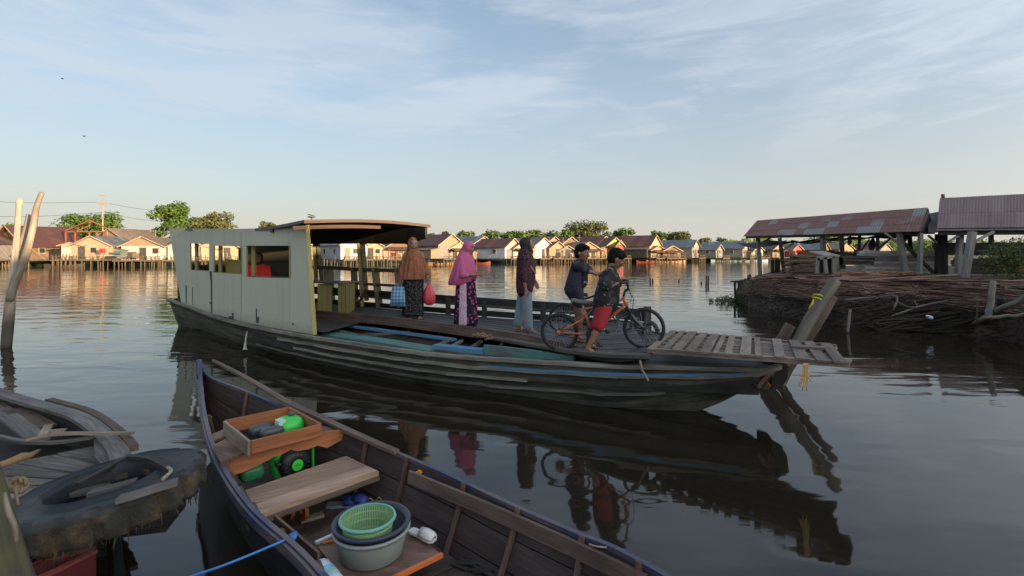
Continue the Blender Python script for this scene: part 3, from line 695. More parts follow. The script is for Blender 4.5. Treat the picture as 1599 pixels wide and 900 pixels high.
M['deep'] = plain('interior_dark', (.02, .018, .015), .9)
def house(px, w_, d_, yaw, wh, rh, fh, wall, roof, label, gab=None, name='stilt_house', zo=0, door=1, win=1, deck=1.6, porch=False, front_gable=True, over=.35, dcol='deep'):
    y = zb(px) + zo + d_ * .3; loc = Vector(((px - 800) / F * y, y, 0)); o = thing(name, loc, label, 'house', 'stilt houses along the far bank')
    ca, sa = math.cos(R(yaw)), math.sin(R(yaw))
    def W(x, yy, z): return loc + Vector((x * ca - yy * sa, x * sa + yy * ca, z))     # local: gable face at -y
    hw2, hd = w_ / 2, d_ / 2; z0, z1, z2 = fh, fh + wh, fh + wh + rh
    q = MB()
    q.hexa([W(-hw2, -hd, z0), W(-hw2, hd, z0), W(-hw2, hd, z1), W(-hw2, -hd, z1), W(hw2, -hd, z0), W(hw2, hd, z0), W(hw2, hd, z1), W(hw2, -hd, z1)], r=.8)
    q.build('wall', WM[wall], o)
    e = .02
    for s_ in (-1, 1):
        q = MB(); ye, yi = s_ * (hd + e), s_ * (hd - .1)
        q.hexa([W(-hw2, ye, z1), W(-hw2, yi, z1), W(0, yi, z2 - .02), W(0, ye, z2 - .02), W(hw2, ye, z1), W(hw2, yi, z1), W(.01, yi, z2 - .02), W(.01, ye, z2 - .02)], r=.9)
        q.build('gable', M['lime'] if gab == 'lime' else WM[gab or wall], o)
    q = MB(); sl = rh / hw2; ex = hw2 + over; ze = z1 - sl * over; ns = max(2, int(d_ / 1.4))
    for s_ in (-1, 1):
        for k in range(ns):
            a0, a1 = -hd - over + (d_ + 2 * over) * k / ns, -hd - over + (d_ + 2 * over) * (k + 1) / ns; th = .05; r_ = random.random()
            q.hexa([W(s_ * ex, a0, ze), W(s_ * ex, a0, ze + th), W(0, a0, z2 + th), W(0, a0, z2), W(s_ * ex, a1, ze), W(s_ * ex, a1, ze + th), W(0, a1, z2 + th), W(0, a1, z2)], r=r_, uo=(0, 0))
    q.build('roof', RM[roof], o)
    q = MB()
    for s_ in (-1, 1): q.bar(W(s_ * ex, -hd - over - .03, ze), W(0, -hd - over - .03, z2), .04, .14)
    q.build('bargeboard', WM['cream'], o)
    q = MB(); q.hexa([W(-hw2 - .2, -hd - deck, z0 - .18), W(-hw2 - .2, hd, z0 - .18), W(-hw2 - .2, hd, z0 - .01), W(-hw2 - .2, -hd - deck, z0 - .01), W(hw2 + .2, -hd - deck, z0 - .18), W(hw2 + .2, hd, z0 - .18), W(hw2 + .2, hd, z0 - .01), W(hw2 + .2, -hd - deck, z0 - .01)], r=.6)
    q.build('platform', M['pile'], o)
    nx = max(3, int(w_ / .75)); pm = None
    for j, yy in enumerate((-hd - deck + .1, -hd + .1)):
        for i in range(nx + 1):
            x = -hw2 - .1 + (w_ + .2) * i / nx + random.uniform(-.2, .2); lean = random.uniform(-.12, .12)
            if pm is None:
                pq = MB(); pq.tube([loc + Vector((0, 0, -.5)), loc + Vector((0, 0, fh * .55)), loc + Vector((0, 0, fh + .12))], [.085, .075, .07], 6); pm = pq.build('pile', M['pile'], o); c = pm
            else:
                c = pm.copy(); scene.collection.objects.link(c); c.parent = o
            p = W(x, yy, 0) - loc; c.location = p; c.rotation_euler = (lean * .4, lean, 0); c.scale = (1, 1, random.choice((.96, 1, 1, 1.3 if j == 0 else 1)))
    if door:
        dx = random.choice((-.25, .2, 0)) * w_; q = MB(); q.box((0, 0, 0), .85, .06, 1.7)
        q.v = [W(p.x + dx, p.y - hd - .02, p.z + z0 + .87) for p in q.v]; q.build('door', M['red_door'] if dcol == 'red' else (WM['dark'] if dcol == 'deep' else WM[dcol]), o)
        if win:
            for wx in ((dx + w_ * .3,) if w_ < 5.5 else (dx + w_ * .28, dx - w_ * .28)):
                if abs(wx) > hw2 - .5: continue
                q = MB(); q.box((0, 0, 0), .85, .05, .85); q.v = [W(p.x + wx, p.y - hd - .02, p.z + z0 + 1.25) for p in q.v]; f = q.build('window', WM['cream'], o)
                q = MB(); q.box((0, 0, 0), .65, .05, .65); q.v = [W(p.x + wx, p.y - hd - .05, p.z + z0 + 1.25) for p in q.v]; q.build('pane', M['glass'], f)
    if win:
        for s_ in (-1, 1):
            for yy in ([-.25 * d_, .22 * d_] if d_ > 5 else [0]):
                q = MB(); q.box((0, 0, 0), .05, .8, .85); q.v = [W(p.x + s_ * (hw2 + .02), p.y + yy, p.z + z0 + 1.25) for p in q.v]; f = q.build('window', WM['cream'] if wall != 'cream' else WM['brown'], o)
                q = MB(); q.box((0, 0, 0), .05, .6, .65); q.v = [W(p.x + s_ * (hw2 + .05), p.y + yy, p.z + z0 + 1.25) for p in q.v]; q.build('pane', M['glass'], f)
    hr = random.Random(int(px * 13 + w_ * 7))
    q = MB(); yb = -hd - deck + .05
    for x in [(-hw2 + w_ * i / 6) for i in range(7)]:
        if hr.random() < .75: q.bar(W(x, yb, z0 - .1), W(x + hr.uniform(-.08, .08), yb, z0 + hr.uniform(.5, .8)), .06, .06, up=(0, 1, 0))
    q.bar(W(-hw2, yb, z0 + .42), W(hw2, yb, z0 + .44), .05, .06)
    q.build('railing', M['pile'], o)
    if hr.random() < .6:            # patched sheets on the wall
        for _ in range(hr.randint(1, 3)):
            xx = hr.uniform(-hw2 * .6, hw2 * .6); q = MB(); q.box((0, 0, 0), hr.uniform(.6, 1.5), .04, hr.uniform(.5, 1.2)); q.v = [W(p.x + xx, p.y - hd - .03, p.z + z0 + hr.uniform(.6, .62)) for p in q.v]; q.build('wall_patch', WM[hr.choice(['grey', 'brown', 'tan', 'white', 'dark'])], o)
    if hr.random() < .55:           # lean-to at the side
        sg = hr.choice((-1, 1)); lw = hr.uniform(1.2, 2.2); lh = wh * hr.uniform(.62, .8); y0_, y1_ = -hd + hr.uniform(-.5, .4), hd * hr.uniform(0, .6); xa, xb = sg * hw2, sg * (hw2 + lw); q = MB()
        q.hexa([W(xa, y0_, z0), W(xa, y1_, z0), W(xa, y1_, z0 + lh + .3), W(xa, y0_, z0 + lh + .3), W(xb, y0_, z0), W(xb, y1_, z0), W(xb, y1_, z0 + lh), W(xb, y0_, z0 + lh)]); q.build('lean_to', WM[hr.choice(['grey', 'brown', 'tan', 'dark', 'cream'])], o)
        q = MB(); q.hexa([W(xa, y0_ - .25, z0 + lh + .33), W(xa, y1_, z0 + lh + .33), W(xa, y1_, z0 + lh + .38), W(xa, y0_ - .25, z0 + lh + .38), W(xb + sg * .25, y0_ - .25, z0 + lh - .02), W(xb + sg * .25, y1_, z0 + lh - .02), W(xb + sg * .25, y1_, z0 + lh + .03), W(xb + sg * .25, y0_ - .25, z0 + lh + .03)]); q.build('lean_to_roof', RM[hr.choice(['rust', 'grey', 'tan'])], o)
    if hr.random() < .4:
        q = MB(); q.tube([W(0, 0, z2), W(0, 0, z2 + hr.uniform(.8, 1.8))], .03, 5); q.bar(W(-.4, 0, z2 + .9), W(.4, 0, z2 + .9), .03, .03); q.build('antenna', M['pole'], o)
    if porch:
        q = MB(); pz = z1 - .25
        q.hexa([W(-hw2, -hd - .02, pz + .25), W(-hw2, -hd - .02, pz + .3), W(-hw2, -hd - deck, pz - .15), W(-hw2, -hd - deck, pz - .2), W(hw2, -hd - .02, pz + .25), W(hw2, -hd - .02, pz + .3), W(hw2, -hd - deck, pz - .15), W(hw2, -hd - deck, pz - .2)], r=.4)
        q.build('porch_roof', RM['rust'], o)
        for x in (-hw2 + .1, 0, hw2 - .1):
            q = MB(); q.bar(W(x, -hd - deck + .1, z0), W(x, -hd - deck + .1, pz - .17), .09, .09, up=(0, 1, 0)); q.build('porch_post', M['pile'], o)
    return o
HOUSES = [
 (-40, 7, 7, 10, 2.2, 1.6, 1.0, 'grey', 'rust', 'brown open-sided shed house at the far left edge of the bank', dict(porch=True)),
 (64, 7.5, 7, -20, 2.2, 2.6, 1.0, 'brown', 'maroon', 'dark house with a tall maroon roof behind the forked poles', dict(zo=5, over=.7)),
 (168, 5.0, 6, 6, 1.9, 1.25, 1.05, 'cream', 'grey', 'cream gabled stilt house with red washing on its landing', dict()),
 (130, 2.6, 4, 6, 1.9, .35, 1.05, 'white', 'grey', 'low white lean-to with a nearly flat roof beside the cream gabled house', dict(door=0, win=0)),
 (202, 5.2, 6, -12, 3.2, 1.5, .9, 'tan', 'tan', 'tall tan gable rising behind the cream gabled house', dict(zo=7, win=0)),
 (243, 5.4, 6, 8, 1.9, 1.3, .95, 'white', 'tan', 'white-fronted stilt house with a wide brown gable left of the ferry cabin', dict(gab='tan')),
 (300, 4.4, 6, 20, 1.9, 1.2, .95, 'white', 'grey', 'white house glimpsed through the first cabin window', dict()),
 (347, 4.6, 6, 25, 1.9, 1.2, .95, 'cream', 'rust', 'cream house glimpsed through the second cabin window', dict()),
 (408, 4.6, 6, 30, 1.9, 1.2, .95, 'grey', 'rust', 'grey house hidden behind the ferry cabin beside the third window', dict()),
 (462, 5, 6, 30, 1.9, 1.2, .95, 'grey', 'grey', 'weathered grey house just left of the cabin front opening', dict()),
 (535, 4.2, 8.5, 42, 2.3, 1.2, .95, 'blue', 'grey', 'long pale blue-grey house with a bright white end seen through the ferry cabin', dict(gab='white', dcol='tan')),
 (577, 3.6, 4, 22, 2.2, 1.0, .95, 'cream', 'rust', 'cream plank house with a dark square window seen behind the ferry cabin posts', dict()),
 (618, 4.5, 5, 28, 1.9, 1.3, .95, 'brown', 'maroon', 'brown house with a maroon roof and red porch behind the woman in orange', dict(porch=True, dcol='red')),
 (678, 6, 8.5, 52, 2.3, 1.8, 1.0, 'grey', 'maroon', 'grey plank house with a broad maroon roof right of the ferry cabin', dict(gab='tan')),
 (706, 4.6, 4.5, 45, 1.7, 1.1, 1.0, 'cream', 'grey', 'small cream gabled house with a washed-out grey roof and balcony', dict(porch=True)),
 (770, 5.2, 9, 56, 2.1, 1.5, .95, 'blue', 'maroon', 'long pale blue house with a maroon roof right of the woman in pink', dict(gab='cream')),
 (796, 5.0, 6, 50, 1.8, 1.2, .95, 'white', 'grey', 'white gabled house with a grey roof and a rusty red awning', dict(porch=True)),
 (826, 5, 7, 48, 2.4, 1.4, .95, 'white', 'grey', 'tall white gabled house directly behind the woman in the brown veil', dict(gab='white')),
 (858, 4, 5, 35, 1.9, 1.2, .95, 'tan', 'rust', 'tan house with a rusty roof between the veiled woman and the small grey hut', dict()),
 (872, 6.4, 7, 40, 2.5, 1.7, .95, 'brown', 'maroon', 'big brown house with a dark maroon roof behind the small grey hut', dict(zo=6)),
 (880, 3.8, 4, 18, 1.4, 1.0, .9, 'grey', 'grey', 'small rounded grey hut standing low over the water', dict()),
 (905, 5.5, 6, 28, 1.7, 1.4, .95, 'tan', 'tan', 'tan gabled house with a timber lattice front left of the crouching boy', dict(porch=True)),
 (915, 7, 9, 50, 2.6, 1.8, .95, 'cream', 'maroon', 'cream house under a bright maroon roof rising behind the crouching boy', dict(zo=5)),
 (938, 4.5, 8, 55, 2.3, 1.2, .95, 'maroon', 'maroon', 'maroon plank house between the two boys', dict()),
 (950, 3.6, 5, 22, 2.6, 1.4, .95, 'pink', 'maroon', 'narrow pink house with a lime green gable', dict(gab='lime')),
 (988, 7, 10, 55, 2.5, 2.1, 1.0, 'cream', 'maroon', 'largest maroon-roofed house with a cream end right of the boy in red shorts', dict(gab='cream', zo=3)),
 (1016, 4.5, 4, 35, 1.6, .9, .9, 'tan', 'rust', 'low tan house with a rusty porch at the foot of the largest roof', dict(porch=True)),
 (1038, 4.4, 5, 20, 1.5, 1.0, .9, 'brown', 'rust', 'small brown waterside house behind a lit timber landing', dict(porch=True)),
 (1054, 5.6, 9, 55, 2.3, 1.5, .95, 'grey', 'blue', 'grey house with a blue-grey roof and a cream end', dict(gab='cream', zo=3)),
 (1098, 5, 7, 52, 1.8, 1.1, .9, 'grey', 'blue', 'low grey-roofed house just right of a gap in the bank', dict()),
 (1131, 5.8, 9, 55, 2.1, 1.5, .95, 'grey', 'blue', 'grey plank house with a steep blue-grey roof and lit gable', dict(gab='cream')),
 (1164, 5, 6, 40, 1.7, 1.0, .9, 'white', 'rust', 'white house left of the open shed post', dict()),
 (1196, 5, 6, 35, 1.9, 1.2, .9, 'tan', 'rust', 'tan house framed by the first two posts of the open shed', dict(porch=True)),
 (1226, 5.4, 6, 35, 1.8, 1.3, .9, 'pink', 'grey', 'faded pink house seen under the open shed roof', dict()),
 (1262, 6, 8, 45, 2.0, 1.5, .9, 'brown', 'blue', 'brown house with a blue-grey roof seen beneath the shed', dict()),
 (1300, 7, 7, 30, 2.1, 1.6, .9, 'tan', 'tan', 'tan gabled house seen far behind the plank stack', dict()),
 (1360, 6, 7, 30, 2.1, 1.5, .9, 'grey', 'rust', 'grey house far behind the hanging sacks of the shed', dict()),
 (1010, 7, 8, 50, 2.6, 1.6, 1.0, 'brown', 'rust', 'brown rusty-roofed house standing second row behind the low tan house', dict(zo=14)),
 (735, 6, 7, 50, 2.6, 1.5, 1.0, 'grey', 'blue', 'grey house with a blue roof standing second row behind the woman in pink', dict(zo=7)),
 (845, 6, 7, 45, 2.6, 1.6, 1.0, 'grey', 'rust', 'grey house with a rusty roof in the second row beside the veiled woman', dict(zo=7)),
 (1180, 6, 8, 50, 2.4, 1.4, .9, 'grey', 'blue', 'grey second-row house behind the white house near the shed', dict(zo=9)),
]
for px, w_, d_, yaw, wh, rh, fh, wl, rfm, lab, kw in HOUSES: house(px, w_, d_, yaw, wh, rh, fh, wl, rfm, lab, **kw)
# timber house frame without a roof
y = 74; fo = thing('house_frame', D(133, HY, y) * 1.0 - Vector((0, 0, H)), 'bare orange timber frame of an unfinished house behind the white lean-to', 'house frame')
def FB(a, c, w_=.14, nm='beam'): q = MB(); q.bar(D(a[0], a[1], y + a[2]), D(c[0], c[1], y + c[2]), w_, w_, up=(0, 1, 0)); q.build(nm, M['orange_wood'], fo)
for dz in (0, 4):
    for px in (103, 118, 140, 152, 165): FB((px, 362, dz), (px, 408, dz), nm='post')
    FB((102, 361, dz), (141, 344, dz), nm='rafter'); FB((141, 344, dz), (168, 357, dz), nm='rafter'); FB((102, 362, dz), (166, 362, dz)); FB((118, 362, dz), (140, 353, dz), nm='rafter')
FB((141, 344, 0), (141, 344, 4))
# laundry, tubs and stores on the landings
def small(name, label, cat_, bm, mat): tag(bm.build(name, mat), label, cat_)
q = MB(); a = D(155, 388.5, 66.2); c = D(166, 388.5, 66.2)
q.loft([[a.lerp(c, k / 6) + Vector((0, .12 * math.sin(k * 1.7), z)) for z in (0, -.3, -.62)] for k in range(7)], closed=False, sm=False); small('red_laundry', 'red cloths hung out on the landing of the cream house', 'laundry', q, plain('laundry_red', (.5, .03, .03), .8))
for px, yy, c_, l in ((184, 396, 'teal_board', 'green and orange awning cloth on the landing right of the red washing'), (171, 404, 'glass', 'dark float box under the cream house landing')):
    q = MB(); p = D(px, yy, 66.4); q.hexa([p + Vector((-.6, 0, 0)), p + Vector((-.6, .5, 0)), p + Vector((-.6, .5, .25)), p + Vector((-.6, 0, .3)), p + Vector((.6, 0, 0)), p + Vector((.6, .5, 0)), p + Vector((.6, .5, .3)), p + Vector((.6, 0, .35))]); small('storage_box', l, 'box', q, M[c_])
# small boats and floating pontoons moored along the far bank
def far_boat(px, L, col, label, py=None):
    y = zb(px) - 1.5; p0 = Vector(((px - 800) / F * y, y, 0)); rings = []
    for k in range(9):
        u = k / 8; s_ = math.sin(math.pi * min(max(u, .04), .96)) ** .6; x = (u - .5) * L; hgt_ = .25 + .25 * abs(u - .5) ** 2 * 4
        rings.append([p0 + Vector((x, -.5 * s_, hgt_)), p0 + Vector((x, -.3 * s_, -.05)), p0 + Vector((x, .3 * s_, -.05)), p0 + Vector((x, .5 * s_, hgt_)), p0 + Vector((x, .4 * s_, hgt_)), p0 + Vector((x, .25 * s_, .1)), p0 + Vector((x, -.25 * s_, .1)), p0 + Vector((x, -.4 * s_, hgt_))])
    q = MB(); q.loft(rings, caps=True, sm=False); small('moored_boat', label, 'boat', q, col)
M['boat_red'] = plain('boat_red', (.20, .045, .035), .6); M['boat_blue'] = plain('boat_blue', (.30, .42, .52), .6); M['boat_orange'] = plain('boat_orange', (.45, .26, .13), .7)
for px, L, col, l in ((100, 5, 'pile', 'dark canoe moored by the timber frame on the far left bank'), (690, 5, 'boat_orange', 'orange-brown canoe moored below the grey plank house'), (752, 3.2, 'boat_red', 'small red boat moored below the pale blue house'),
                      (1010, 4, 'boat_red', 'dull red boat moored below the largest maroon roof'), (1040, 8, 'boat_orange', 'long orange-brown pontoon in front of the brown waterside house'), (1155, 13, 'boat_blue', 'long pale blue boat moored right of the steep blue-grey roof'), (1172, 3, 'boat_orange', 'stubby orange boat at the right end of the pale blue one')):
    far_boat(px, L, M[col], l)
# row of loose stakes standing in the shallows before the houses
def stake_row(px0, px1, n, label):
    t0 = None
    for k in range(n):
        px = lerp(px0, px1, (k + random.uniform(.1, .9)) / n); y = zb(px) - .6 - random.random() * 1.5; p = Vector(((px - 800) / F * y, y, 0)); q = MB(); h_ = random.uniform(.8, 1.7)
        q.tube([p + Vector((0, 0, -.4)), p + Vector((random.uniform(-.15, .15), 0, h_))], [.07, .055], 5); tag(q.build('mooring_stake', M['pile']), label, 'stake', 'stakes standing before ' + label.split(' before ')[1])
stake_row(505, 610, 26, 'thin lit stake standing in the shallows before the pale blue-grey and cream houses')
stake_row(640, 720, 12, 'thin stake standing in the shallows before the grey plank house')
stake_row(845, 960, 22, 'thin lit stake standing in the shallows before the maroon-roofed houses')
stake_row(78, 118, 8, 'leaning stake standing in the shallows before the bare timber frame')
stake_row(200, 262, 8, 'leaning stake standing in the shallows before the white-fronted house')

# ---------------------------------------------------------------- trees
def foliage(name, c1, c2, c3):
    m, t, b = newmat(name); rnd = t.add('ShaderNodeAttribute', attribute_name='rnd').outputs['Fac']
    setb(t, b, t.ramp(rnd, [(0, c1), (.5, c2), (1, c3)]), .7, spec=.2); b.inputs['Subsurface Weight'].default_value = 0
    return m
M['leaf'] = foliage('leaf_green', (.035, .065, .014), (.065, .115, .022), (.11, .16, .035))
M['leaf_olive'] = foliage('leaf_olive', (.05, .06, .02), (.09, .10, .035), (.14, .13, .05))
M['bark'] = wood('bark', (.05, .04, .03), (.14, .11, .08))
def tree(px, w_, top, kind, label, zo=14, leaf='leaf', n=1500, bare=0.0):
    y = zb(px) + zo; bx = (px - 800) / F * y; wd = w_ / F * y; top -= 6; w_ *= 1.25; ht = H + (HY - top) / F * y; o = thing('tree', (bx, y, 1.0), label, 'tree', 'trees behind the far houses')
    q = MB(); th = ht * .5; q.tube(cat([Vector((bx, y, .9)), Vector((bx + .15, y, th * .5)), Vector((bx, y, th))], 5), [.28, .22, .15], 7)
    for k in range(6):
        a = k * 1.05 + random.random(); e = Vector((bx + math.cos(a) * wd * .32, y + math.sin(a) * wd * .3, lerp(th, ht, random.uniform(.3, .8)))); q.tube(cat([Vector((bx, y, th * random.uniform(.6, .95))), (Vector((bx, y, th)) + e) / 2 + Vector((0, 0, .2)), e], 5), [.11, .07, .03], 5)
    q.build('trunk', M['bark'], o); q = MB(); rs = random.Random(px * 7 + 1)
    cl = []
    for k in range(24 if kind != 'flat' else 14):
        a = rs.random() * 6.28; rr = rs.random() ** .6 * .42 * wd; hh = lerp(.26 if kind == 'round' else .33, .88, rs.random() ** .8) if kind != 'flat' else lerp(.7, .95, rs.random())
        if kind == 'round': rr *= (1.15 - abs(hh - .62))
        cl.append((Vector((bx + math.cos(a) * rr, y + math.sin(a) * rr, ht * hh)), rs.uniform(.17, .30) * wd * (.9 if kind != 'flat' else .8), rs.uniform(.5, .8)))
    per = int(n * 2.2) // len(cl)
    for c, r_, sq in cl:
        tone = rs.random() * .4
        for k in range(per):
            d = Vector((rs.gauss(0, 1), rs.gauss(0, 1), rs.gauss(0, 1))).normalized(); f = rs.random() ** .33 * (1 + .25 * mnoise.noise(d * 3 + c))
            p = c + Vector((d.x, d.y, d.z * sq)) * (r_ * f)
            if p.z > ht + .3: continue
            s_ = rs.uniform(.12, .26) * (1 + y / 300); u = Vector((rs.gauss(0, 1), rs.gauss(0, 1), rs.gauss(0, .6))).normalized(); v = u.cross(d).normalized()
            i = len(q.v); q.v += [p - u * s_, p - v * s_ * .5, p + u * s_, p + v * s_ * .5]; q.face([i, i + 1, i + 2, i + 3], r=min(1, tone + rs.random() * .6))
    q.build('crown', M[leaf], o); return o
TREES = [(140, 84, 333, 'wide', 'low spreading green tree behind the bare timber frame', 'leaf', 2600), (278, 62, 316, 'round', 'tall dense green tree rising behind the ferry cabin', 'leaf', 3000), (333, 60, 331, 'wide', 'olive brown tree behind the ferry cabin right of the tall green tree', 'leaf_olive', 1800),
 (416, 24, 344, 'wide', 'small tree top peeking over the cabin roof', 'leaf_olive', 500), (672, 14, 366, 'wide', 'small pale tree just right of the cabin roof', 'leaf', 500), (692, 24, 362, 'round', 'round olive tree behind the broad maroon roof', 'leaf_olive', 900), (726, 32, 364, 'round', 'yellow-green tree behind the woman in pink', 'leaf', 1000),
 (768, 34, 363, 'wide', 'bright green tree left of the radio mast', 'leaf', 1000), (800, 44, 369, 'flat', 'low distant green tree line at the foot of the radio mast', 'leaf', 900), (838, 30, 362, 'wide', 'green tree between the mast and the lattice pole', 'leaf', 900), (866, 44, 366, 'wide', 'broad palm-like tree right of the lattice pole', 'leaf', 1300),
 (884, 34, 362, 'wide', 'dark green tree left of the biggest far tree', 'leaf', 1100), (913, 62, 352, 'wide', 'biggest olive green tree on the far bank above the crouching boy', 'leaf_olive', 2600), (940, 30, 366, 'wide', 'lower green tree at the right foot of the biggest far tree', 'leaf', 800), (973, 32, 360, 'round', 'round yellow-green tree above the head of the boy in red shorts', 'leaf', 1200),
 (1030, 26, 363, 'round', 'slim green tree right of the largest maroon roof', 'leaf', 900), (1057, 46, 370, 'flat', 'flat-topped airy tree behind the blue-grey roof', 'leaf_olive', 1100), (1075, 26, 378, 'wide', 'low green tree at the gap in the bank', 'leaf', 700), (1104, 34, 379, 'flat', 'flat-topped tree behind the low grey-roofed house', 'leaf_olive', 700),
 (1128, 22, 374, 'round', 'small far tree behind the steep blue-grey roof', 'leaf', 500), (1160, 40, 383, 'wide', 'low far tree left of the open shed', 'leaf', 700), (1212, 60, 384, 'wide', 'low far tree seen under the left end of the shed roof', 'leaf', 900), (1290, 66, 372, 'round', 'bright green tree seen between the shed posts', 'leaf', 1500), (1375, 60, 384, 'wide', 'low green tree behind the hanging sacks', 'leaf', 900), (1450, 70, 380, 'wide', 'green tree behind the second shed', 'leaf', 900), (20, 50, 352, 'wide', 'low tree behind the forked poles', 'leaf', 800)]
for px, w_, top, kd, lab, lf, n in TREES: tree(px, w_, top, kd, lab, leaf=lf, n=n)
# far tree belt as one mass
q = MB(); rs = random.Random(3)
for k in range(11000):
    px = rs.uniform(-200, 1700); y = zb(px) + 45 + rs.random() * 25; env = .55 + .45 * mnoise.noise(Vector((px * .02, 1.3, 0))) + .2 * mnoise.noise(Vector((px * .07, 4.3, 0)))
    z = 1 + rs.random() * 8.2 * max(.42, env); p = Vector(((px - 800) / F * y, y, z)); s_ = rs.uniform(.4, .9); u = Vector((rs.gauss(0, 1), rs.gauss(0, .5), rs.gauss(0, .8))).normalized(); v = u.cross(Vector((0, 1, .2))).normalized()
    i = len(q.v); q.v += [p - u * s_, p - v * s_ * .7, p + u * s_, p + v * s_ * .7]; q.face([i, i + 1, i + 2, i + 3], r=rs.random())
tag(q.build('distant_woodland', M['leaf']), 'low distant woodland belt closing the view behind the far houses', 'woodland', kind='stuff')

# utility poles, masts, wires
def upole(px, top, base, y, label, arms, nm='utility_pole', rad=.13):
    b0 = D(px, base, y); b0.z = .5; o = thing(nm, b0, label, 'utility pole'); q = MB(); q.tube([b0, D(px, top, y)], [rad, rad * .6], 8); q.build('pole_shaft', M['pole'], o)
    for yy, w_ in arms: q = MB(); q.bar(D(px - w_, yy, y), D(px + w_, yy + .5, y), .12, .12); q.build('crossarm', M['pole'], o)
    return o
upole(161, 304, 400, 78, 'tall utility pole with two crossarms behind the cream gabled house', [(316.5, 9), (318.5, 7), (305, 5)])
upole(811, 356, 400, 118, 'thin mast with one crossbar behind the veiled woman', [(358, 4), (361, 5)], rad=.09)
upole(851, 360, 400, 112, 'lattice utility pole with three short arms left of the palm-like tree', [(359, 5), (363, 6), (367, 4)], rad=.12)
def wire(pts, label, r_=.012):
    q = MB(); q.tube(cat(pts, 14), r_, 4, caps=False); tag(q.build('power_line', M['rubber']), label, 'power line', 'power lines over the left bank')
L0 = lambda px, py, y: D(px, py, y)
for (a, c, y0, y1, sag, lab) in (((-60, 312), (152, 316), 60, 78, 3, 'upper power line running left from the tall utility pole'), ((-60, 337), (160, 332), 60, 78, 4, 'lower power line running left from the tall utility pole'),
        ((170, 318), (262, 330), 78, 88, 2, 'upper power line running right from the tall utility pole'), ((163, 331), (262, 347), 78, 88, 3, 'lower power line running right from the tall utility pole')):
    wire([D(*a, y0), D((a[0] + c[0]) / 2, (a[1] + c[1]) / 2 + sag, (y0 + y1) / 2), D(*c, y1)], lab, .022)
# stubs of old stakes out in the river
for px, py, h_, l in ((1016.5, 441, 7, 'short pair-stub stake left of the taller river stakes'), (1020, 441, 5, 'shortest stub beside the pair far out in the river'), (1061, 439, 3, 'single tiny stub between the two groups of river stakes'), (1103, 445, 14, 'taller leaning stake out in the river'), (1106.5, 444, 13, 'taller upright stake beside the leaning one'), (1096, 443, 3, 'tiny stub left of the tall river stakes')):
    p = P(px, py + 1, 0); q = MB(); q.tube([p + Vector((0, 0, -.3)), D(px + random.uniform(-1, 1), py - h_, p.y)], [.05, .04], 6); tag(q.build('river_stake', M['dark_wood']), l, 'stake', 'old stakes out in the open river')
for px, py, l in ((98, 123, 'tiny dark bird high up at the left'), (132, 213, 'tiny dark bird lower in the left sky')):
    p = D(px, py, 60); q = MB(); q.ell(p, .16, .07, .06); q.loft([[p + Vector((-.02, 0, 0)), p + Vector((.06, 0, 0)), p + Vector((.06, 0, .01))], [p + Vector((-.3, .05, .14)), p + Vector((-.26, .05, .14)), p + Vector((-.26, .05, .15))]], caps=True); q.loft([[p + Vector((-.02, 0, 0)), p + Vector((.06, 0, 0)), p + Vector((.06, 0, .01))], [p + Vector((.28, .05, .12)), p + Vector((.3, .05, .12)), p + Vector((.3, .05, .13))]], caps=True)
    tag(q.build('bird', M['dark_wood']), l, 'bird')

# ---------------------------------------------------------------- right bank: bark and slab-wood landing
q = MB(); prof = []
EDGE = [(1152, 470, .0), (1162, 476, 0), (1188, 487, 0), (1225, 497, 0), (1290, 507, 0), (1370, 515, 0), (1450, 519, 0), (1530, 527, 0), (1610, 540, 0), (1720, 560, 0)]
TOPE = [(1150, 455, .45), (1172, 446, .75), (1192, 437, 1.0), (1240, 438, 1.05), (1300, 442, 1.05), (1380, 446, 1.05), (1460, 450, 1.05), (1530, 455, 1.05), (1610, 463, 1.05), (1720, 475, 1.05)]
EP = cat([P(*e) for e in EDGE], 60); TP = []
for i in range(61):
    u = i / 60; px = lerp(1128, 1720, u); e = EP[i]; back = .9 + .5 * math.sin(i * .9) * .3 + .3; dirn = Vector((.35, .94, 0))
    hh = tabl_([.15, .55, .85, .98, 1.0, 1.0, 1.0, 1.0, 1.0, 1.0], min(1, u * 1.0)); TP.append(e + dirn * back + Vector((0, 0, hh)))
def bank_pt(i, f):
    e, tp = EP[i], TP[i]; p = e.lerp(tp, f); p.z = -.15 + (tp.z + .15) * f ** .75
    bulge = mnoise.noise(Vector((i * .35, f * 3, 0))) * .22 * (1 - f * .5); p += Vector((-.35, -.94, 0)) * (bulge + .25 * math.sin(f * math.pi) * (.5 if f < .8 else .2)); return p
for i in range(60):
    for k in range(8): q.quad(bank_pt(i, k / 8), bank_pt(i + 1, k / 8), bank_pt(i + 1, (k + 1) / 8), bank_pt(i, (k + 1) / 8))
    a, c = TP[i], TP[i + 1]; d_ = Vector((.42, .9, 0))
    dz_ = Vector((0, 0, .12)); B1, B2 = a + d_ * 7 - dz_, c + d_ * 7 - dz_; f_ = Vector((.60 + .25 * i / 60, 1, 0)) * 14
    q.quad(a, c, B2, B1); q.quad(B1, B2, B2 + f_ + Vector((.25 / 60 * 14, 0, 0)), B1 + f_)
tag(q.build('right_bank', M['soil'], org=(0, 0, 0)), kind='structure')
q = MB(); q.quad((12.9, 20, .78), (48, 13, .78), (85, 45, .8), (26.5, 42, .8)); tag(q.build('yard_ground', M['soil'], org=(30, 25, .78)), kind='structure')
M['bark_strip'] = wood('bark_strip', (.09, .05, .036), (.23, .135, .10), rough=.85, var=1.1, bs=.6)
M['bark_dark'] = wood('bark_dark', (.022, .017, .014), (.075, .055, .042), rough=.85, var=1.1)
q = MB(); rs = random.Random(11); q2 = MB()
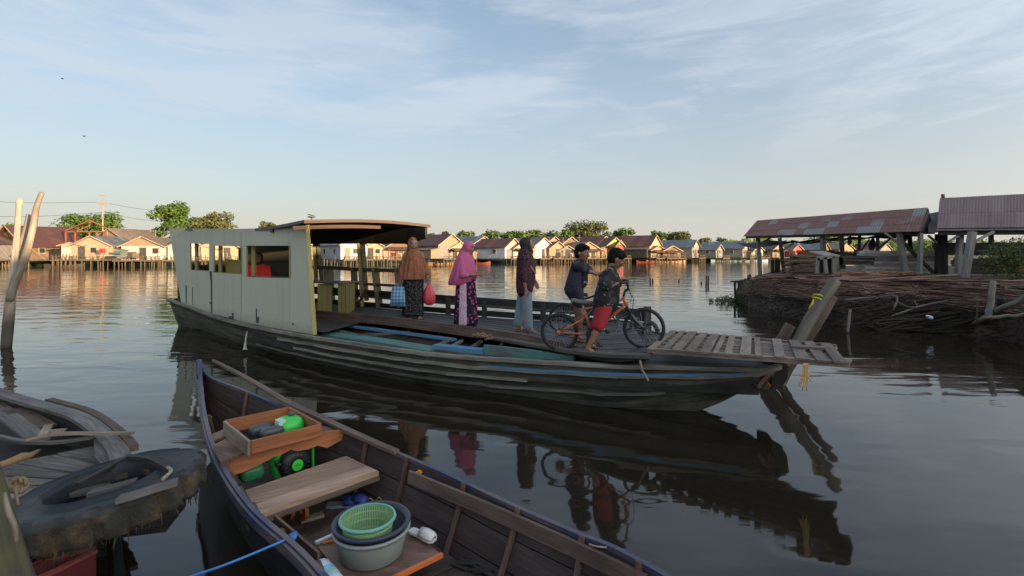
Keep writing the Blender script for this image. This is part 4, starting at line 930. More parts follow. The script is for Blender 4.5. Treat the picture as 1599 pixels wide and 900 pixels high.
def cl(i): return max(0, min(59.99, i))
def bp2(s_, f): i = int(cl(s_)); u = cl(s_) - i; return bank_pt(i, f).lerp(bank_pt(min(60, i + 1), f), u)
for k in range(4200):
    s_ = rs.uniform(3, 60); L = rs.uniform(1.2, 4.5); f = 1 - rs.random() ** 1.4 * .5
    a, c = bp2(s_, f), bp2(s_ + L * 1.1, min(1, max(.3, f + rs.gauss(0, .03)))); 
    o_ = Vector((-.35, -.94, 0)) * rs.uniform(0, .10) + Vector((0, 0, rs.uniform(0, .07)))
    (q if f > .55 + rs.gauss(0, .05) else q2).bar(a + o_, c + o_, rs.uniform(.025, .075), rs.uniform(.008, .02), up=(rs.gauss(0, .4), rs.gauss(0, .4), 1))
for k in range(900):        # loose strips on top of the pile
    s_ = rs.uniform(4, 60); u = rs.random() ** 1.3 * 4; a = bp2(s_, 1) + Vector((.42, .9, 0)) * u + Vector((0, 0, rs.uniform(.0, .10) + .05 * (1 - u / 4))); an = rs.gauss(0, .25); L = rs.uniform(.5, 2.5)
    q.bar(a, a + Vector((.72 * math.cos(an) + .6 * math.sin(an), -.45 * math.cos(an) + .6 * math.sin(an), rs.gauss(0, .03))) * L, rs.uniform(.03, .1), .015, up=(rs.gauss(0, .5), rs.gauss(0, .5), 1))
tag(q.build('bark_strips', M['bark_strip'], org=(10, 14, 0)), 'thick layer of reddish brown bark and slab-wood strips heaped along the landing edge', 'bark strips', kind='stuff')
for k in range(1800):
    s_ = rs.uniform(1, 60); f = rs.uniform(.03, .6); a = bp2(s_, f); L = rs.uniform(.2, 1.2); an = rs.uniform(-1, 1)
    q2.bar(a + Vector((-.35, -.94, 0)) * rs.uniform(0, .15), a + Vector((math.cos(an), -.5 * math.cos(an) - rs.uniform(0, .3), math.sin(an) * .4)) * L, rs.uniform(.015, .06), rs.uniform(.01, .03))
tag(q2.build('slab_debris', M['bark_dark'], org=(10, 14, 0)), 'dark rotting slabs, roots and mud-covered debris below the bark layer', 'debris', kind='stuff')
# pale roots and sticks caught in the bank
def stick(pts, r_, lab, mat='grey_wood', nm='driftwood_stick', cat_='driftwood'):
    q = MB(); q.tube(cat(pts, 8), r_, 6); tag(q.build(nm, M[mat]), lab, cat_)
stick([D(1320, 469, 12.3), D(1345, 466, 12.2), D(1368, 464, 12.2)], [.025, .03, .015], 'long thin pale stick lying on the bank ledge right of the leaning log')
stick([D(1372, 466, 12.2), D(1390, 462, 12.0), D(1402, 466, 11.9), D(1395, 484, 11.8)], [.03, .03, .02], 'curled pale root hanging over the dark bank')
stick([D(1400, 470, 12), D(1415, 478, 11.8), D(1432, 480, 11.8), D(1428, 470, 11.9)], [.015, .015, .012], 'looped pale root right of the curled one')
stick([D(1392, 494, 11.9), D(1440, 478, 11.8), D(1480, 470, 11.6)], [.02, .025, .015], 'long slanting grey branch low on the dark bank')
stick([D(1328, 484, 11.8), D(1324, 520, 11.6)], [.03, .03], 'short upright stick standing in the water right of the leaning log')
stick([D(1527, 468, 10.9), D(1526, 505, 10.8)], [.02, .02], 'thin upright reddish stick left of the mooring post', 'rib_wood')
q = MB(); q.ell(D(1453, 496, 11.5), .07, .05, .045, rot=Matrix.Rotation(.4, 3, 'Y')); q.ell(D(1449, 494, 11.48), .04, .03, .03); tag(q.build('plastic_litter', plain('litter', (.55, .62, .75), .4)), 'small crumpled white-blue plastic litter caught on the dark bank', 'litter')
q = MB(); q.ell(D(1276, 449, 14.6), .13, .08, .04); q.ell(D(1283, 451, 14.6), .1, .06, .03); tag(q.build('styrofoam_scrap', plain('foam', (.6, .58, .53), .8)), 'pale foam scrap on the bark pile behind the leaning log', 'litter')
# leaning mooring log, its plank partner, the yellow rope
def log(a, c, r0, r1, label, mat='grey_wood', nm='leaning_log', n=9):
    q = MB(); a, c = Vector(a), Vector(c); pts = [a.lerp(c, k / 6) + Vector((rs.gauss(0, .012), rs.gauss(0, .012), rs.gauss(0, .012))) for k in range(7)]; q.tube(pts, [lerp(r0, r1, k / 6) * rs.uniform(.94, 1.06) for k in range(7)], n); return tag(q.build(nm, M[mat]), label, 'log')
M['log_wood'] = wood('log_wood', (.12, .10, .08), (.30, .26, .21), gs=.6, stain=(.10, .09, .05), stain_amt=.4, wet=.45)
log(P(1178, 608, 0) + Vector((0, 0, -.3)), D(1304, 436, 7.2), .088, .080, 'thick pale log leaning out of the water towards the bark bank, tied with yellow rope', 'log_wood')
log(P(1196, 606, 0) + Vector((.05, .1, -.3)), D(1301, 463, 7.35), .07, .065, 'thinner dark brown log leaning right beside the roped pale log', 'brown_wood')
log(P(1160, 590, 0) + Vector((0, 0, -.3)), D(1234, 507, 7.4), .085, .075, 'short thick log stub emerging left of the roped log', 'brown_wood')
q = MB(); ctr = D(1281, 467, 7.17); ax = (D(1304, 436, 7.2) - P(1178, 608, 0)).normalized(); u = ax.cross(Vector((0, 1, 0))).normalized(); v = ax.cross(u)
q.tube([ctr + ax * (k * .005 - .06) + (u * math.cos(k * .55) + v * math.sin(k * .55)) * .097 for k in range(20)], .013, 5)
for k in range(4): q.tube(cat([ctr + Vector((-.09, -.02, .02)), ctr + Vector((-.12 + rs.gauss(0, .05), -.06, -.08)), ctr + Vector((-.14 + rs.gauss(0, .06), -.03, -.14))], 5), .009, 4)
tag(q.build('yellow_rope', plain('rope_yellow', (.62, .50, .04), .6)), 'bright yellow rope wound round the leaning pale log', 'rope')
# mooring post group at the right
log(D(1544, 500, 10.6), D(1551, 440, 10.6), .062, .055, 'pale upright mooring post with a faded teal foot near the right edge', 'log_wood', 'mooring_post')
log(P(1490, 517, 0) + Vector((0, 0, -.1)), D(1612, 458, 9.6), .055, .06, 'long pale pole slanting up to the right past the mooring post', 'log_wood', 'slanting_pole')
log(D(1534, 497, 10.2), D(1615, 491, 9.7), .035, .04, 'thin horizontal pole tied low across the mooring posts', 'log_wood', 'cross_pole')
log(P(1560, 540, -.3), D(1562, 464, 10.7), .07, .06, 'dark thick post standing in the water right of the pale mooring post', 'dark_wood', 'mooring_post')
q = MB(); q.tube([D(1544.5, 496, 10.6), D(1545.5, 483, 10.6)], .066, 9); tag(q.build('teal_band', M['teal_board']), 'faded teal wrap round the foot of the pale mooring post', 'wrap')
# little jetty and water plants at the left tip of the bank
j0 = thing('small_jetty', P(1165, 442, .9), 'low dark jetty of rough planks at the left tip of the bark bank', 'jetty')
y = 19.5
for k, (a, c) in enumerate((((1142, 440), (1186, 437)), ((1158, 438), (1188, 440)), ((1150, 441), (1190, 442)))):
    q = MB(); q.bar(D(*a, y + k * .3), D(*c, y + k * .3), .14, .05); q.build('plank', M['dark_wood'], j0)
for px in (1148, 1154, 1168, 1178): q = MB(); q.tube([D(px, 441, y), D(px + 1, 474, y)], .045, 6); q.build('jetty_post', M['dark_wood'], j0)
q = MB(); q.box(D(1170, 434, y), .10, .08, .16); q.ell(D(1171, 431, y), .06, .05, .07); tag(q.build('jetty_bollard', M['dark_wood']), 'small dark knob standing on the little jetty', 'bollard')
M['weed'] = foliage('weed_green', (.035, .05, .015), (.07, .095, .025), (.11, .13, .04))
def shrub(c, rx, ry, rz, n, s0, label, nm='bush', mat='weed', kind=None, seed=1):
    q = MB(); r2 = random.Random(seed); c = Vector(c)
    for k in range(n):
        d = Vector((r2.gauss(0, 1), r2.gauss(0, 1), r2.gauss(0, 1))).normalized() * r2.random() ** .4; d *= 1 + .3 * mnoise.noise(d * 2.5 + c); p = c + Vector((d.x * rx, d.y * ry, abs(d.z) * rz if kind else d.z * rz)); s_ = r2.uniform(.5, 1) * s0
        u = Vector((r2.gauss(0, 1), r2.gauss(0, 1), r2.gauss(0, 1))).normalized(); v = u.cross(Vector((r2.gauss(0, 1), r2.gauss(0, 1), 1))).normalized(); i = len(q.v)
        q.v += [p - u * s_, p - v * s_ * .35, p + u * s_, p + v * s_ * .35]; q.face([i, i + 1, i + 2, i + 3], r=r2.random())
    o = q.build(nm, M[mat]); return tag(o, label, 'plants' if kind else 'bush', kind=kind)
shrub(P(1150, 473, 0), 1.0, .8, .30, 600, .07, 'floating water weeds spreading left of the bark bank tip', 'water_weeds', kind='stuff', seed=2)
shrub(P(1136, 470, 0), .8, .6, .12, 200, .06, 'thin fringe of floating weeds reaching furthest left', 'water_weeds', kind='stuff', seed=5)
shrub(D(1183, 447, 17), .5, .5, .35, 300, .07, 'small green plant on the left shoulder of the bark bank', seed=3)
shrub(D(1572, 408, 15.0), .75, .6, .62, 3000, .055, 'leafy dark green bush growing beside the second shed', seed=4)
shrub(D(1598, 392, 15.5), .5, .5, .5, 1500, .055, 'taller leafy shrub right behind the dark green bush', seed=8)
shrub(D(1440, 434, 17.0), .9, .3, .16, 900, .05, 'low yellow-green grass tuft at the foot of the shed posts', 'grass_tuft', seed=6, kind='stuff')
# ---------------------------------------------------------------- sheds
M['rust_sheet'] = corrug('rust_sheet', (.15, .062, .055), (.20, .082, .055), (.21, .195, .19), rough=.65, metal=.0, patch=2.0, cw=.09, cb=.5)
M['brown_sheet'] = corrug('brown_sheet', (.15, .098, .098), (.125, .085, .085), (.16, .115, .11), rough=.75, metal=.0, cw=.05, cb=.25)
M['post_wood'] = wood('post_wood', (.14, .13, .12), (.34, .32, .30), gs=.6)
M['tarp'] = plain('dark_tarp', (.03, .03, .035), .7, sc=3, var=.4)
s1 = thing('open_shed', (15, 24.5, .9), 'open-sided shed with a patched rusty corrugated gable roof on the right bank', 'shed')
rl, rr = D(1183, 345.5, 28.6), D(1449, 325.5, 20.8); el_, er = D(1161, 369.5, 27.2), D(1436, 361.5, 19.6)
bl, br = rl + (rl - el_), rr + (rr - er); bl.z, br.z = el_.z, er.z
q = MB(); ns = 26
def sheet(q, a0, a1, b0, b1, rows, ns, thick=.02):
    for k in range(ns):
        for j in range(rows):
            r_ = rs.random(); u0, u1 = k / ns, (k + 1) / ns; v0, v1 = j / rows, (j + 1) / rows + (.02 if j < rows - 1 else 0)
            w_ = [a0.lerp(a1, u0).lerp(b0.lerp(b1, u0), v0), a0.lerp(a1, u1).lerp(b0.lerp(b1, u1), v0), a0.lerp(a1, u1).lerp(b0.lerp(b1, u1), v1), a0.lerp(a1, u0).lerp(b0.lerp(b1, u0), v1)]
            dz = Vector((0, 0, .012 * (rows - j) + rs.uniform(-.004, .004))); w_ = [p + dz for p in w_]
            q.quad(w_[0], w_[3], w_[2], w_[1], r=r_, uo=(j * 1.3, k * .9)); dn = Vector((0, 0, -thick)); q.quad(w_[1] + dn, w_[2] + dn, w_[3] + dn, w_[0] + dn, r=r_); q.quad(w_[3], w_[3] + dn, w_[2] + dn, w_[2], r=r_); q.quad(w_[1], w_[2], w_[2] + dn, w_[1] + dn, r=r_); q.quad(w_[3], w_[0], w_[0] + dn, w_[3] + dn, r=r_)
sheet(q, rl, rr, el_, er, 3, 17); sheet(q, rl, rr, bl, br, 3, 17); q.build('roof', M['rust_sheet'], s1)
q = MB(); q.quad(rr + Vector((.02, -.02, 0)), er, br, rr + Vector((.02, -.02, 0))); q.build('gable_end', M['tarp'], s1)
q = MB(); a = D(1149, 379, 29); c = D(1252, 371, 26.5)
rings = []
for k in range(13):
    u = k / 12; pa = D(lerp(1149, 1440, u), lerp(379, 370, u) + 2 * math.sin(u * 25), lerp(29.5, 21.5, u)); pb = D(lerp(1180, 1440, u), lerp(388, 363, min(1, u * 1.2)) - 2 * math.sin(u * 6) + 1.5 * math.sin(u * 40), lerp(27.3, 20.3, u)); rings.append([pa, (pa + pb) / 2 + Vector((0, 0, -.08)), pb])
q.loft(rings, closed=False, sm=False); q.build('awning', M['tarp'], s1)
def spost(o, px0, y0, px1, y1, d_, w_=.14, nm='post', mat='post_wood'): q = MB(); q.bar(D(px0, y0, d_), D(px1, y1, d_), w_, w_, up=(0, 1, 0)); q.build(nm, M[mat], o)
for a in ((1184, 370, 1188, 440, 26.8, .16), (1218, 372, 1226, 436, 25, .13, 'post', 'dark_wood'), (1285, 368, 1289, 432, 23.5, .17), (1314, 366, 1317, 420, 22.5, .14, 'post', 'dark_wood'), (1343, 367, 1341, 405, 24, .10), (1371, 366, 1371, 402, 24, .10), (1405, 364, 1413, 424, 20.4, .17), (1438, 364, 1437, 426, 19.8, .13), (1421, 366, 1424, 430, 22, .12, 'post', 'dark_wood')): spost(s1, *a)
for a in ((1188, 380, 1206, 370, 26.6, .07, 'brace'), (1222, 392, 1240, 380, 25, .07, 'brace'), (1345, 392, 1358, 374, 24, .06, 'brace'), (1372, 388, 1392, 372, 23.5, .06, 'brace'), (1382, 364, 1404, 380, 20.5, .07, 'brace'), (1412, 380, 1460, 428, 20.6, .10, 'brace', 'dark_wood')): spost(s1, *a)
q = MB(); q.bar(D(1166, 371, 27), D(1438, 364, 19.8), .08, .12); q.build('eave_beam', M['dark_wood'], s1)
q = MB(); q.tube(cat([D(1236, 376, 25.5), D(1262, 380, 25), D(1285, 376, 24.5), D(1310, 372, 23)], 10), .05, 6); q.build('sagging_pipe', M['tarp'], s1)
s2 = thing('big_shed', (22, 19.5, .9), 'larger open shed with a plain brown corrugated roof at the right edge', 'shed')
rl, rr = D(1468, 310.5, 22), D(1720, 298, 20.5); el_, er = D(1463, 360.5, 19.4), D(1725, 358, 17.8); bl, br = D(1480, 366, 25.5) , D(1725, 362, 24)
q = MB(); sheet(q, rl, rr, el_, er, 2, 12); sheet(q, rl, rr, bl, br, 2, 12); q.build('roof', M['brown_sheet'], s2)
q = MB(); q.bar(D(1466, 362, 19.5), D(1725, 360, 17.9), .10, .28); q.build('eave_beam', M['dark_wood'], s2)
q = MB(); q.bar(D(1469, 362, 19.5), D(1473, 362, 25), .10, .2); q.build('side_beam', M['dark_wood'], s2)
q = MB(); q.box(D(1473, 309, 22), .09, .09, .32); q.build('ridge_stub', M['dark_wood'], s2)
for a in ((1519, 362, 1507, 434, 18.2, .19), (1500, 364, 1496, 428, 19.5, .17), (1475, 366, 1476, 430, 20, .15, 'post', 'dark_wood'), (1467, 366, 1466, 430, 20.5, .2, 'post', 'dark_wood'), (1548, 364, 1548, 380, 20, .12), (1642, 362, 1642, 436, 17.8, .17)): spost(s2, *a)
for a in ((1524, 377, 1552, 362, 18.2, .08, 'brace'), (1482, 378, 1500, 366, 19.3, .07, 'brace'), (1450, 368, 1464, 380, 20, .07, 'brace')): spost(s2, *a)
q = MB(); a, c, d, e = D(1449, 334, 22.2), D(1470, 330, 22.4), D(1466, 362, 19.6), D(1450, 363, 20); dz = Vector((0, 0, -.03)); q.hexa([a, e, e + dz, a + dz, c, d, d + dz, c + dz]); q.build('valley_sheet', M['brown_sheet'], s2)
# hanging sacks
for px, y0, y1, w_, l in ((1328, 372, 383, 5, 'small dark sack hanging left under the open shed'), (1363, 376, 391, 8, 'larger dark sack hanging in the middle of the open shed'), (1412, 366, 378, 9, 'ragged dark sack hanging at the right end of the open shed')):
    q = MB(); q.tube([D(px + 1, y0 - 5, 22.5), D(px, y0, 22.5), D(px - 1, (y0 + y1) / 2, 22.5), D(px - 2, y1, 22.5)], [.02, .07 * w_ / 6, .12 * w_ / 6, .06 * w_ / 6], 7, sm=False); tag(q.build('hanging_sack', M['tarp']), l, 'sack')
# stacks of boards and bundles
def stack(px0, px1, y0, y1, d_, n, mat, nm, label, cat_, th=.05, jx=.2):
    o = MB(); h0 = D(px0, y1, d_); h1 = D(px0, y0, d_); nl = max(2, int((h1.z - h0.z) / th))
    for k in range(nl):
        z = h0.z + (h1.z - h0.z) * (k + .5) / nl
        for j in range(n):
            yy = d_ + j * .35; a = D(px0, y0, yy); c = D(px1, y0, yy); a.z = c.z = z; a.x += rs.uniform(-jx, jx); c.x += rs.uniform(-jx, jx); o.bar(a, c + Vector((0, rs.uniform(-.1, .1), rs.gauss(0, .01))), .3, (h1.z - h0.z) / nl * rs.uniform(.85, 1.1))
    return tag(o.build(nm, M[mat] if isinstance(mat, str) else mat), label, cat_)
stack(1236, 1276, 399, 432, 21.5, 3, 'brown_wood', 'board_stack', 'stack of brown boards beside the grey cupboard frame under the shed', 'boards', .06, .35)
stack(1245, 1300, 391, 400, 24, 2, 'orange_wood', 'board_stack', 'upper stack of reddish boards behind the grey cupboard frame', 'boards', .05, .25)
stack(1312, 1362, 400, 414, 19.8, 2, 'dark_wood', 'board_stack', 'dark plank fence-like stack behind the orange bark heap', 'boards', .07, .05)
stack(1310, 1350, 393, 402, 24, 2, 'rib_wood', 'board_stack', 'brown board stack further back right of the cupboard frame', 'boards', .05, .2)
M['bundle'] = wood('bundle_wood', (.30, .28, .27), (.72, .68, .64), var=.9); 
stack(1345, 1466, 392, 428, 22.0, 3, 'bundle', 'firewood_bundles', 'long pale heap of bundled slab-wood under the open shed', 'firewood', .11, .1)
stack(1462, 1600, 379, 398, 23.5, 2, M['tarp'], 'covered_stack', 'dark covered timber stack behind the second shed', 'timber stack', .3, .1)
stack(1500, 1600, 404, 428, 21.5, 3, 'brown_wood', 'board_stack', 'brown timber stack on the ground under the second shed', 'boards', .08, .3)
stack(1576, 1640, 400, 428, 15.6, 3, 'orange_wood', 'board_stack', 'orange-brown boards stacked behind the leafy bush at the right edge', 'boards', .06, .2)
q = MB()
for k in range(260):
    px = rs.uniform(1300, 1410); a = D(px, 428 + rs.uniform(-2, 6), 17.6 + rs.uniform(-.6, .6)); an = rs.uniform(-.7, .7); L = rs.uniform(.2, .8); q.bar(a, a + Vector((math.cos(an), math.sin(an), rs.gauss(0, .1))) * L, .05, .012, up=(rs.gauss(0, .5), 0, 1))
tag(q.build('bark_heap', wood('fresh_bark', (.17, .06, .03), (.36, .15, .08), var=1)), 'low heap of fresh orange bark chips on top of the bank', 'bark', kind='stuff')
cp = thing('cupboard_frame', D(1292, 432, 19.5), 'grey open-fronted box frame with dark compartments standing under the shed', 'cupboard')
for (x0, y0, x1, y1) in ((1276, 404, 1303, 400), (1277, 403, 1276, 432), (1302, 401, 1302, 432), (1288, 402, 1291, 432)): q = MB(); q.bar(D(x0, y0, 19), D(x1, y1, 19), .13, .08, up=(0, 1, 0)); q.build('frame_board', M['post_wood'], cp)
q = MB(); q.hexa([D(1277, 403, 19.15), D(1277, 403, 19.5), D(1277, 432, 19.5), D(1277, 432, 19.15), D(1302, 401, 19.15), D(1302, 401, 19.5), D(1302, 432, 19.5), D(1302, 432, 19.15)]); q.build('back_panel', M['deep'], cp)
q = MB(); q.bar(D(1300, 400, 19.2), D(1275, 393, 19.8), .9, .05); q.build('top_board', M['post_wood'], cp)
q = MB(); q.hexa([D(1303, 401, 19.0), D(1303, 401, 19.05), D(1303, 432, 19.05), D(1303, 432, 19), D(1313, 398, 20), D(1313, 398, 20.05), D(1313, 430, 20.05), D(1313, 430, 20)]); q.build('side_board', M['grey_wood'], cp)
q = MB(); q.bar(D(1234, 388, 22), D(1247, 409, 21.8), .14, .05, up=(0, 1, 0)); tag(q.build('leaning_board', M['orange_wood']), 'bright orange board leaning against the brown board stack', 'board')
for px0, l in ((1207, 'left'), (1213, 'middle'), (1216, 'right')):
    q = MB(); q.tube([D(px0, 437, 27), D(px0, 405 if l != 'left' else 407, 27)], .09, 7); tag(q.build('water_post', M['dark_wood']), f'{l} one of three dark posts standing close together in the water by the shed', 'post')
# poles standing in the water at the left
pf = thing('forked_pole', P(14, 526, 0), 'bleached forked tree pole with two long bare limbs standing in the water at the left', 'pole')
M['bleached'] = wood('bleached', (.26, .21, .17), (.55, .47, .39), gs=.5, stain=(.13, .11, .08), stain_amt=.4, wet=.75)
z = 9.8
q = MB(); q.tube(cat([D(10, 545, z), D(14, 500, z), D(19, 450, z), D(24, 400, z), D(28, 350, z), D(31, 312, z)], 16), [.085, .09, .08, .068, .052, .046, .05], 10); q.ell(D(31, 316, z), .062, .055, .08); q.build('limb', M['bleached'], pf)
q = MB(); q.tube(cat([D(16, 470, z - .05), D(24, 440, z - .05), D(40, 402, z - .1), D(52, 355, z - .1), D(57, 325, z - .1), D(66, 301, z - .1)], 16), [.06, .07, .075, .058, .056, .045, .043], 10); q.build('limb', M['bleached'], pf)
q = MB(); q.tube(cat([D(27, 404, z + .1), D(34, 378, z + .1), D(42, 352, z + .1), D(45, 335, z + .1)], 8), [.04, .045, .042, .035], 8); q.build('limb', M['bleached'], pf)
# unseen blocker added behind the viewer, sized to keep near water in evening shade
wh_ = thing('unseen_shade_block', (8, -9, 0), 'unseen long low timber block added behind the viewer to shade the near water', 'shade blocker')
s_h = Vector((sd.x, sd.y, 0)).normalized(); al = Vector((-s_h.y, s_h.x, 0)); c0 = Vector((8, -9, 0)); SHH = 4.3
q = MB()
for k in range(-6, 13):
    a, c = c0 + al * (k * 5), c0 + al * (k * 5 + 4.98); hh = SHH + (1.3 if k > 3 else 0) + rs.uniform(-.12, .12); d_ = s_h * 5
    q.hexa([a, a + d_, a + d_ + Vector((0, 0, hh - 1.2)), a + Vector((0, 0, hh - 1.2)), c, c + d_, c + d_ + Vector((0, 0, hh - 1.2)), c + Vector((0, 0, hh - 1.2))])
q.build('wall', M['grey_wood'], wh_)
q = MB()
for k in range(-6, 13):
    a, c = c0 + al * (k * 5), c0 + al * (k * 5 + 4.98); hh = SHH + (1.3 if k > 3 else 0) + rs.uniform(-.12, .12); d_ = s_h * 5; up_ = Vector((0, 0, hh - 1.18)); rdg = s_h * 2.5 + Vector((0, 0, hh))
    q.hexa([a + up_ - s_h * .3, a + up_ + d_ + s_h * .3, a + rdg + s_h * .02, a + rdg, c + up_ - s_h * .3, c + up_ + d_ + s_h * .3, c + rdg + s_h * .02, c + rdg])
q.build('roof', RM['rust'], wh_)
# ---------------------------------------------------------------- people
V = Vector
def frame_of(fwd):
    f = V((fwd[0], fwd[1], 0)).normalized(); return V((f.y, -f.x, 0)), f      # right, forward
class Pose:
    def __init__(s, base, fwd): s.b = V(base); s.r, s.f = frame_of(fwd)
    def __call__(s, x, y, z): return s.b + s.r * x + s.f * y + V((0, 0, z))
def hand(q, w, d, n, k=1.0, curl=.7, side=1):
    """palm and five unequal bent fingers; w wrist, d along the hand, n out of the palm, side the thumb's side"""
    d = d.normalized(); n = (n - d * n.dot(d)).normalized(); sx = d.cross(n) * side
    for t_ in (-.026, -.009, .009, .026): q.cap(w + sx * t_ * .6 * k, .013 * k, w + (d * .075 + sx * t_) * k, .011 * k, 8)
    for t_, L in ((-.027, .058), (-.009, .070), (.009, .074), (.027, .066)):
        a = w + (d * .078 + sx * t_) * k; b_ = a + (d * math.cos(curl * .6) + n * math.sin(curl * .6)) * L * .5 * k; c = b_ + (d * math.cos(curl * 1.7) + n * math.sin(curl * 1.7)) * L * .5 * k
        q.cap(a, .0092 * k, b_, .0086 * k, 8); q.cap(b_, .0086 * k, c, .0075 * k, 8)
    a = w + (d * .02 + sx * .026) * k; b_ = a + (d * .03 + sx * .03 + n * .012) * k; q.cap(a, .012 * k, b_, .010 * k, 8); q.cap(b_, .010 * k, b_ + (d * .03 + sx * .004 + n * .014) * k, .008 * k, 8)
def head(q, c, fwd, up, k=1.0):
    f = fwd.normalized(); u = (up - f * up.dot(f)).normalized(); r_ = f.cross(u); rot = Matrix((r_, f, u)).transposed()
    q.ell(c + u * .015 * k, .074 * k, .092 * k, .098 * k, 16, 12, rot); q.ell(c - u * .045 * k + f * .022 * k, .055 * k, .066 * k, .062 * k, 14, 10, rot)
    q.cap(c - u * .088 * k + f * .058 * k, .021 * k, c - u * .07 * k + f * .03 * k, .04 * k)                    # chin and jaw
    q.cap(c + u * .010 * k + f * .090 * k, .010 * k, c - u * .024 * k + f * .106 * k, .014 * k, 8)               # nose
    q.cap(c + u * .028 * k + f * .078 * k - r_ * .03 * k, .013 * k, c + u * .028 * k + f * .078 * k + r_ * .03 * k, .013 * k, 8)   # brow
    q.cap(c - u * .052 * k + f * .086 * k - r_ * .014 * k, .0095 * k, c - u * .052 * k + f * .086 * k + r_ * .014 * k, .0095 * k, 8)    # lips
    for s_ in (-1, 1):
        q.ell(c + r_ * s_ * .074 * k - f * .008 * k - u * .008 * k, .012 * k, .022 * k, .032 * k, 8, 6, rot); q.ell(c + r_ * s_ * .036 * k + f * .066 * k - u * .022 * k, .024 * k, .02 * k, .024 * k, 8, 6, rot)
    return r_, f, u
def face_parts(o, c, r_, f, u, k=1.0):
    for s_ in (-1, 1):
        q = MB(); q.ell(c + r_ * s_ * .030 * k + f * .0835 * k + u * .004 * k, .0125 * k, .007 * k, .007 * k, 8, 6, Matrix((r_, f, u)).transposed()); e = q.build('eye', M['white_eye'], o)
        q = MB(); q.ell(c + r_ * s_ * .030 * k + f * .0885 * k + u * .004 * k, .006 * k, .004 * k, .0065 * k, 8, 6, Matrix((r_, f, u)).transposed()); q.build('iris', M['dark_eye'], e)
        q = MB(); q.cap(c + r_ * s_ * .017 * k + f * .092 * k + u * .026 * k, .003 * k, c + r_ * s_ * .045 * k + f * .082 * k + u * .028 * k, .0025 * k, 6); q.build('eyebrow', M['hair'], o)
    q = MB(); q.cap(c - u * .052 * k + f * .094 * k - r_ * .017 * k, .005 * k, c - u * .052 * k + f * .094 * k + r_ * .017 * k, .005 * k, 6); q.build('lips', M['lips'], o)
def foot(q, a, fwd, k=1.0):
    f = V((fwd.x, fwd.y, 0)).normalized(); r_ = V((f.y, -f.x, 0)); g = V((a.x, a.y, a.z)); 
    q.cap(g - f * .03 * k - V((0, 0, .045)) * k, .032 * k, g + f * .11 * k - V((0, 0, .06)) * k, .026 * k); q.cap(g, .035 * k, g + f * .08 * k - V((0, 0, .045)) * k, .03 * k)
    for i in range(5): s_ = (i - 2) * .017 * k; q.cap(g + f * .12 * k + r_ * s_ - V((0, 0, .063)) * k, .012 * k, g + f * (.158 - abs(i - 1) * .008) * k + r_ * s_ * 1.1 - V((0, 0, .068)) * k, .009 * k, 7)
def body(o, J, skin, k=1.0, voxel=.0085):
    hk = J.get('hk', k); q = MB(); r_, f, u = head(q, J['head'], J['look'], J.get('up', V((0, 0, 1))), hk)
    q.cap(J['head'] - u * .06 * k - f * .02 * k, .052 * k, J['neck'], .052 * k)
    ch, pv = J['chest'], J['pelvis']; w_ = (J['shL'] - J['shR']).normalized()
    q.cap(ch + w_ * .06 * k, .105 * k, pv + w_ * .06 * k, .10 * k); q.cap(ch - w_ * .06 * k, .105 * k, pv - w_ * .06 * k, .10 * k); q.cap(J['neck'], .055 * k, ch, .11 * k)
    for s_ in 'LR':
        q.cap(J['neck'].lerp(J['sh' + s_], .3), .055 * k, J['sh' + s_], .052 * k); q.cap(J['sh' + s_], .050 * k, J['el' + s_], .036 * k); q.cap(J['el' + s_], .036 * k, J['wr' + s_], .024 * k)
        hd_ = J.get('hd' + s_, (J['wr' + s_] - J['el' + s_])); hn_ = J.get('hn' + s_, f); hand(q, J['wr' + s_], hd_, hn_, k, J.get('curl', .7), J.get('ts' + s_, 1))
        q.cap(pv + w_ * (.08 if s_ == 'L' else -.08) * k, .095 * k, J['hp' + s_], .088 * k); q.cap(J['hp' + s_], .085 * k, J['kn' + s_], .053 * k); 
        q.cap(J['kn' + s_], .050 * k, J['kn' + s_].lerp(J['an' + s_], .35) - f * .008, .052 * k); q.cap(J['kn' + s_].lerp(J['an' + s_], .35), .050 * k, J['an' + s_], .031 * k)
        foot(q, J['an' + s_], J.get('ft' + s_, f), k)
    remesh(q, 'body', skin, o, voxel, 2); face_parts(o, J['head'], r_, f, u, hk); return r_, f, u
def garment(o, name, mat, caps, voxel=.012, smooth=5, deform=None):
    q = MB()
    for c in caps: q.cap(*c)
    return remesh(q, name, mat, o, voxel, smooth, deform)
def drape(o, name, mat, pose, rings, n=72, folds=11, seed=0, thick=.006):
    """hanging cloth: rings of (z, cx, cy, rx, ry, fold depth)"""
    q = MB(); out = []
    for z, cx, cy, rx, ry, fa in rings:
        g = []
        for k in range(n):
            a = 2 * math.pi * k / n; w_ = math.sin(a * folds + seed + z * 1.6) * .55 + math.sin(a * (folds * .5 + 2) + seed * 2.3 - z) * .45 + mnoise.noise(V((math.cos(a) * 1.5 + seed, math.sin(a) * 1.5, z * 2))) * .6
            m_ = 1 + fa * w_; g.append(pose(cx + rx * m_ * math.cos(a), cy + ry * m_ * math.sin(a), z))
        out.append(g)
    q.loft(out); ob = q.build(name, mat, o); md = ob.modifiers.new('t', 'SOLIDIFY'); md.thickness = thick; md.offset = -1
    ss = ob.modifiers.new('s', 'SUBSURF'); ss.levels = ss.render_levels = 1; return ob
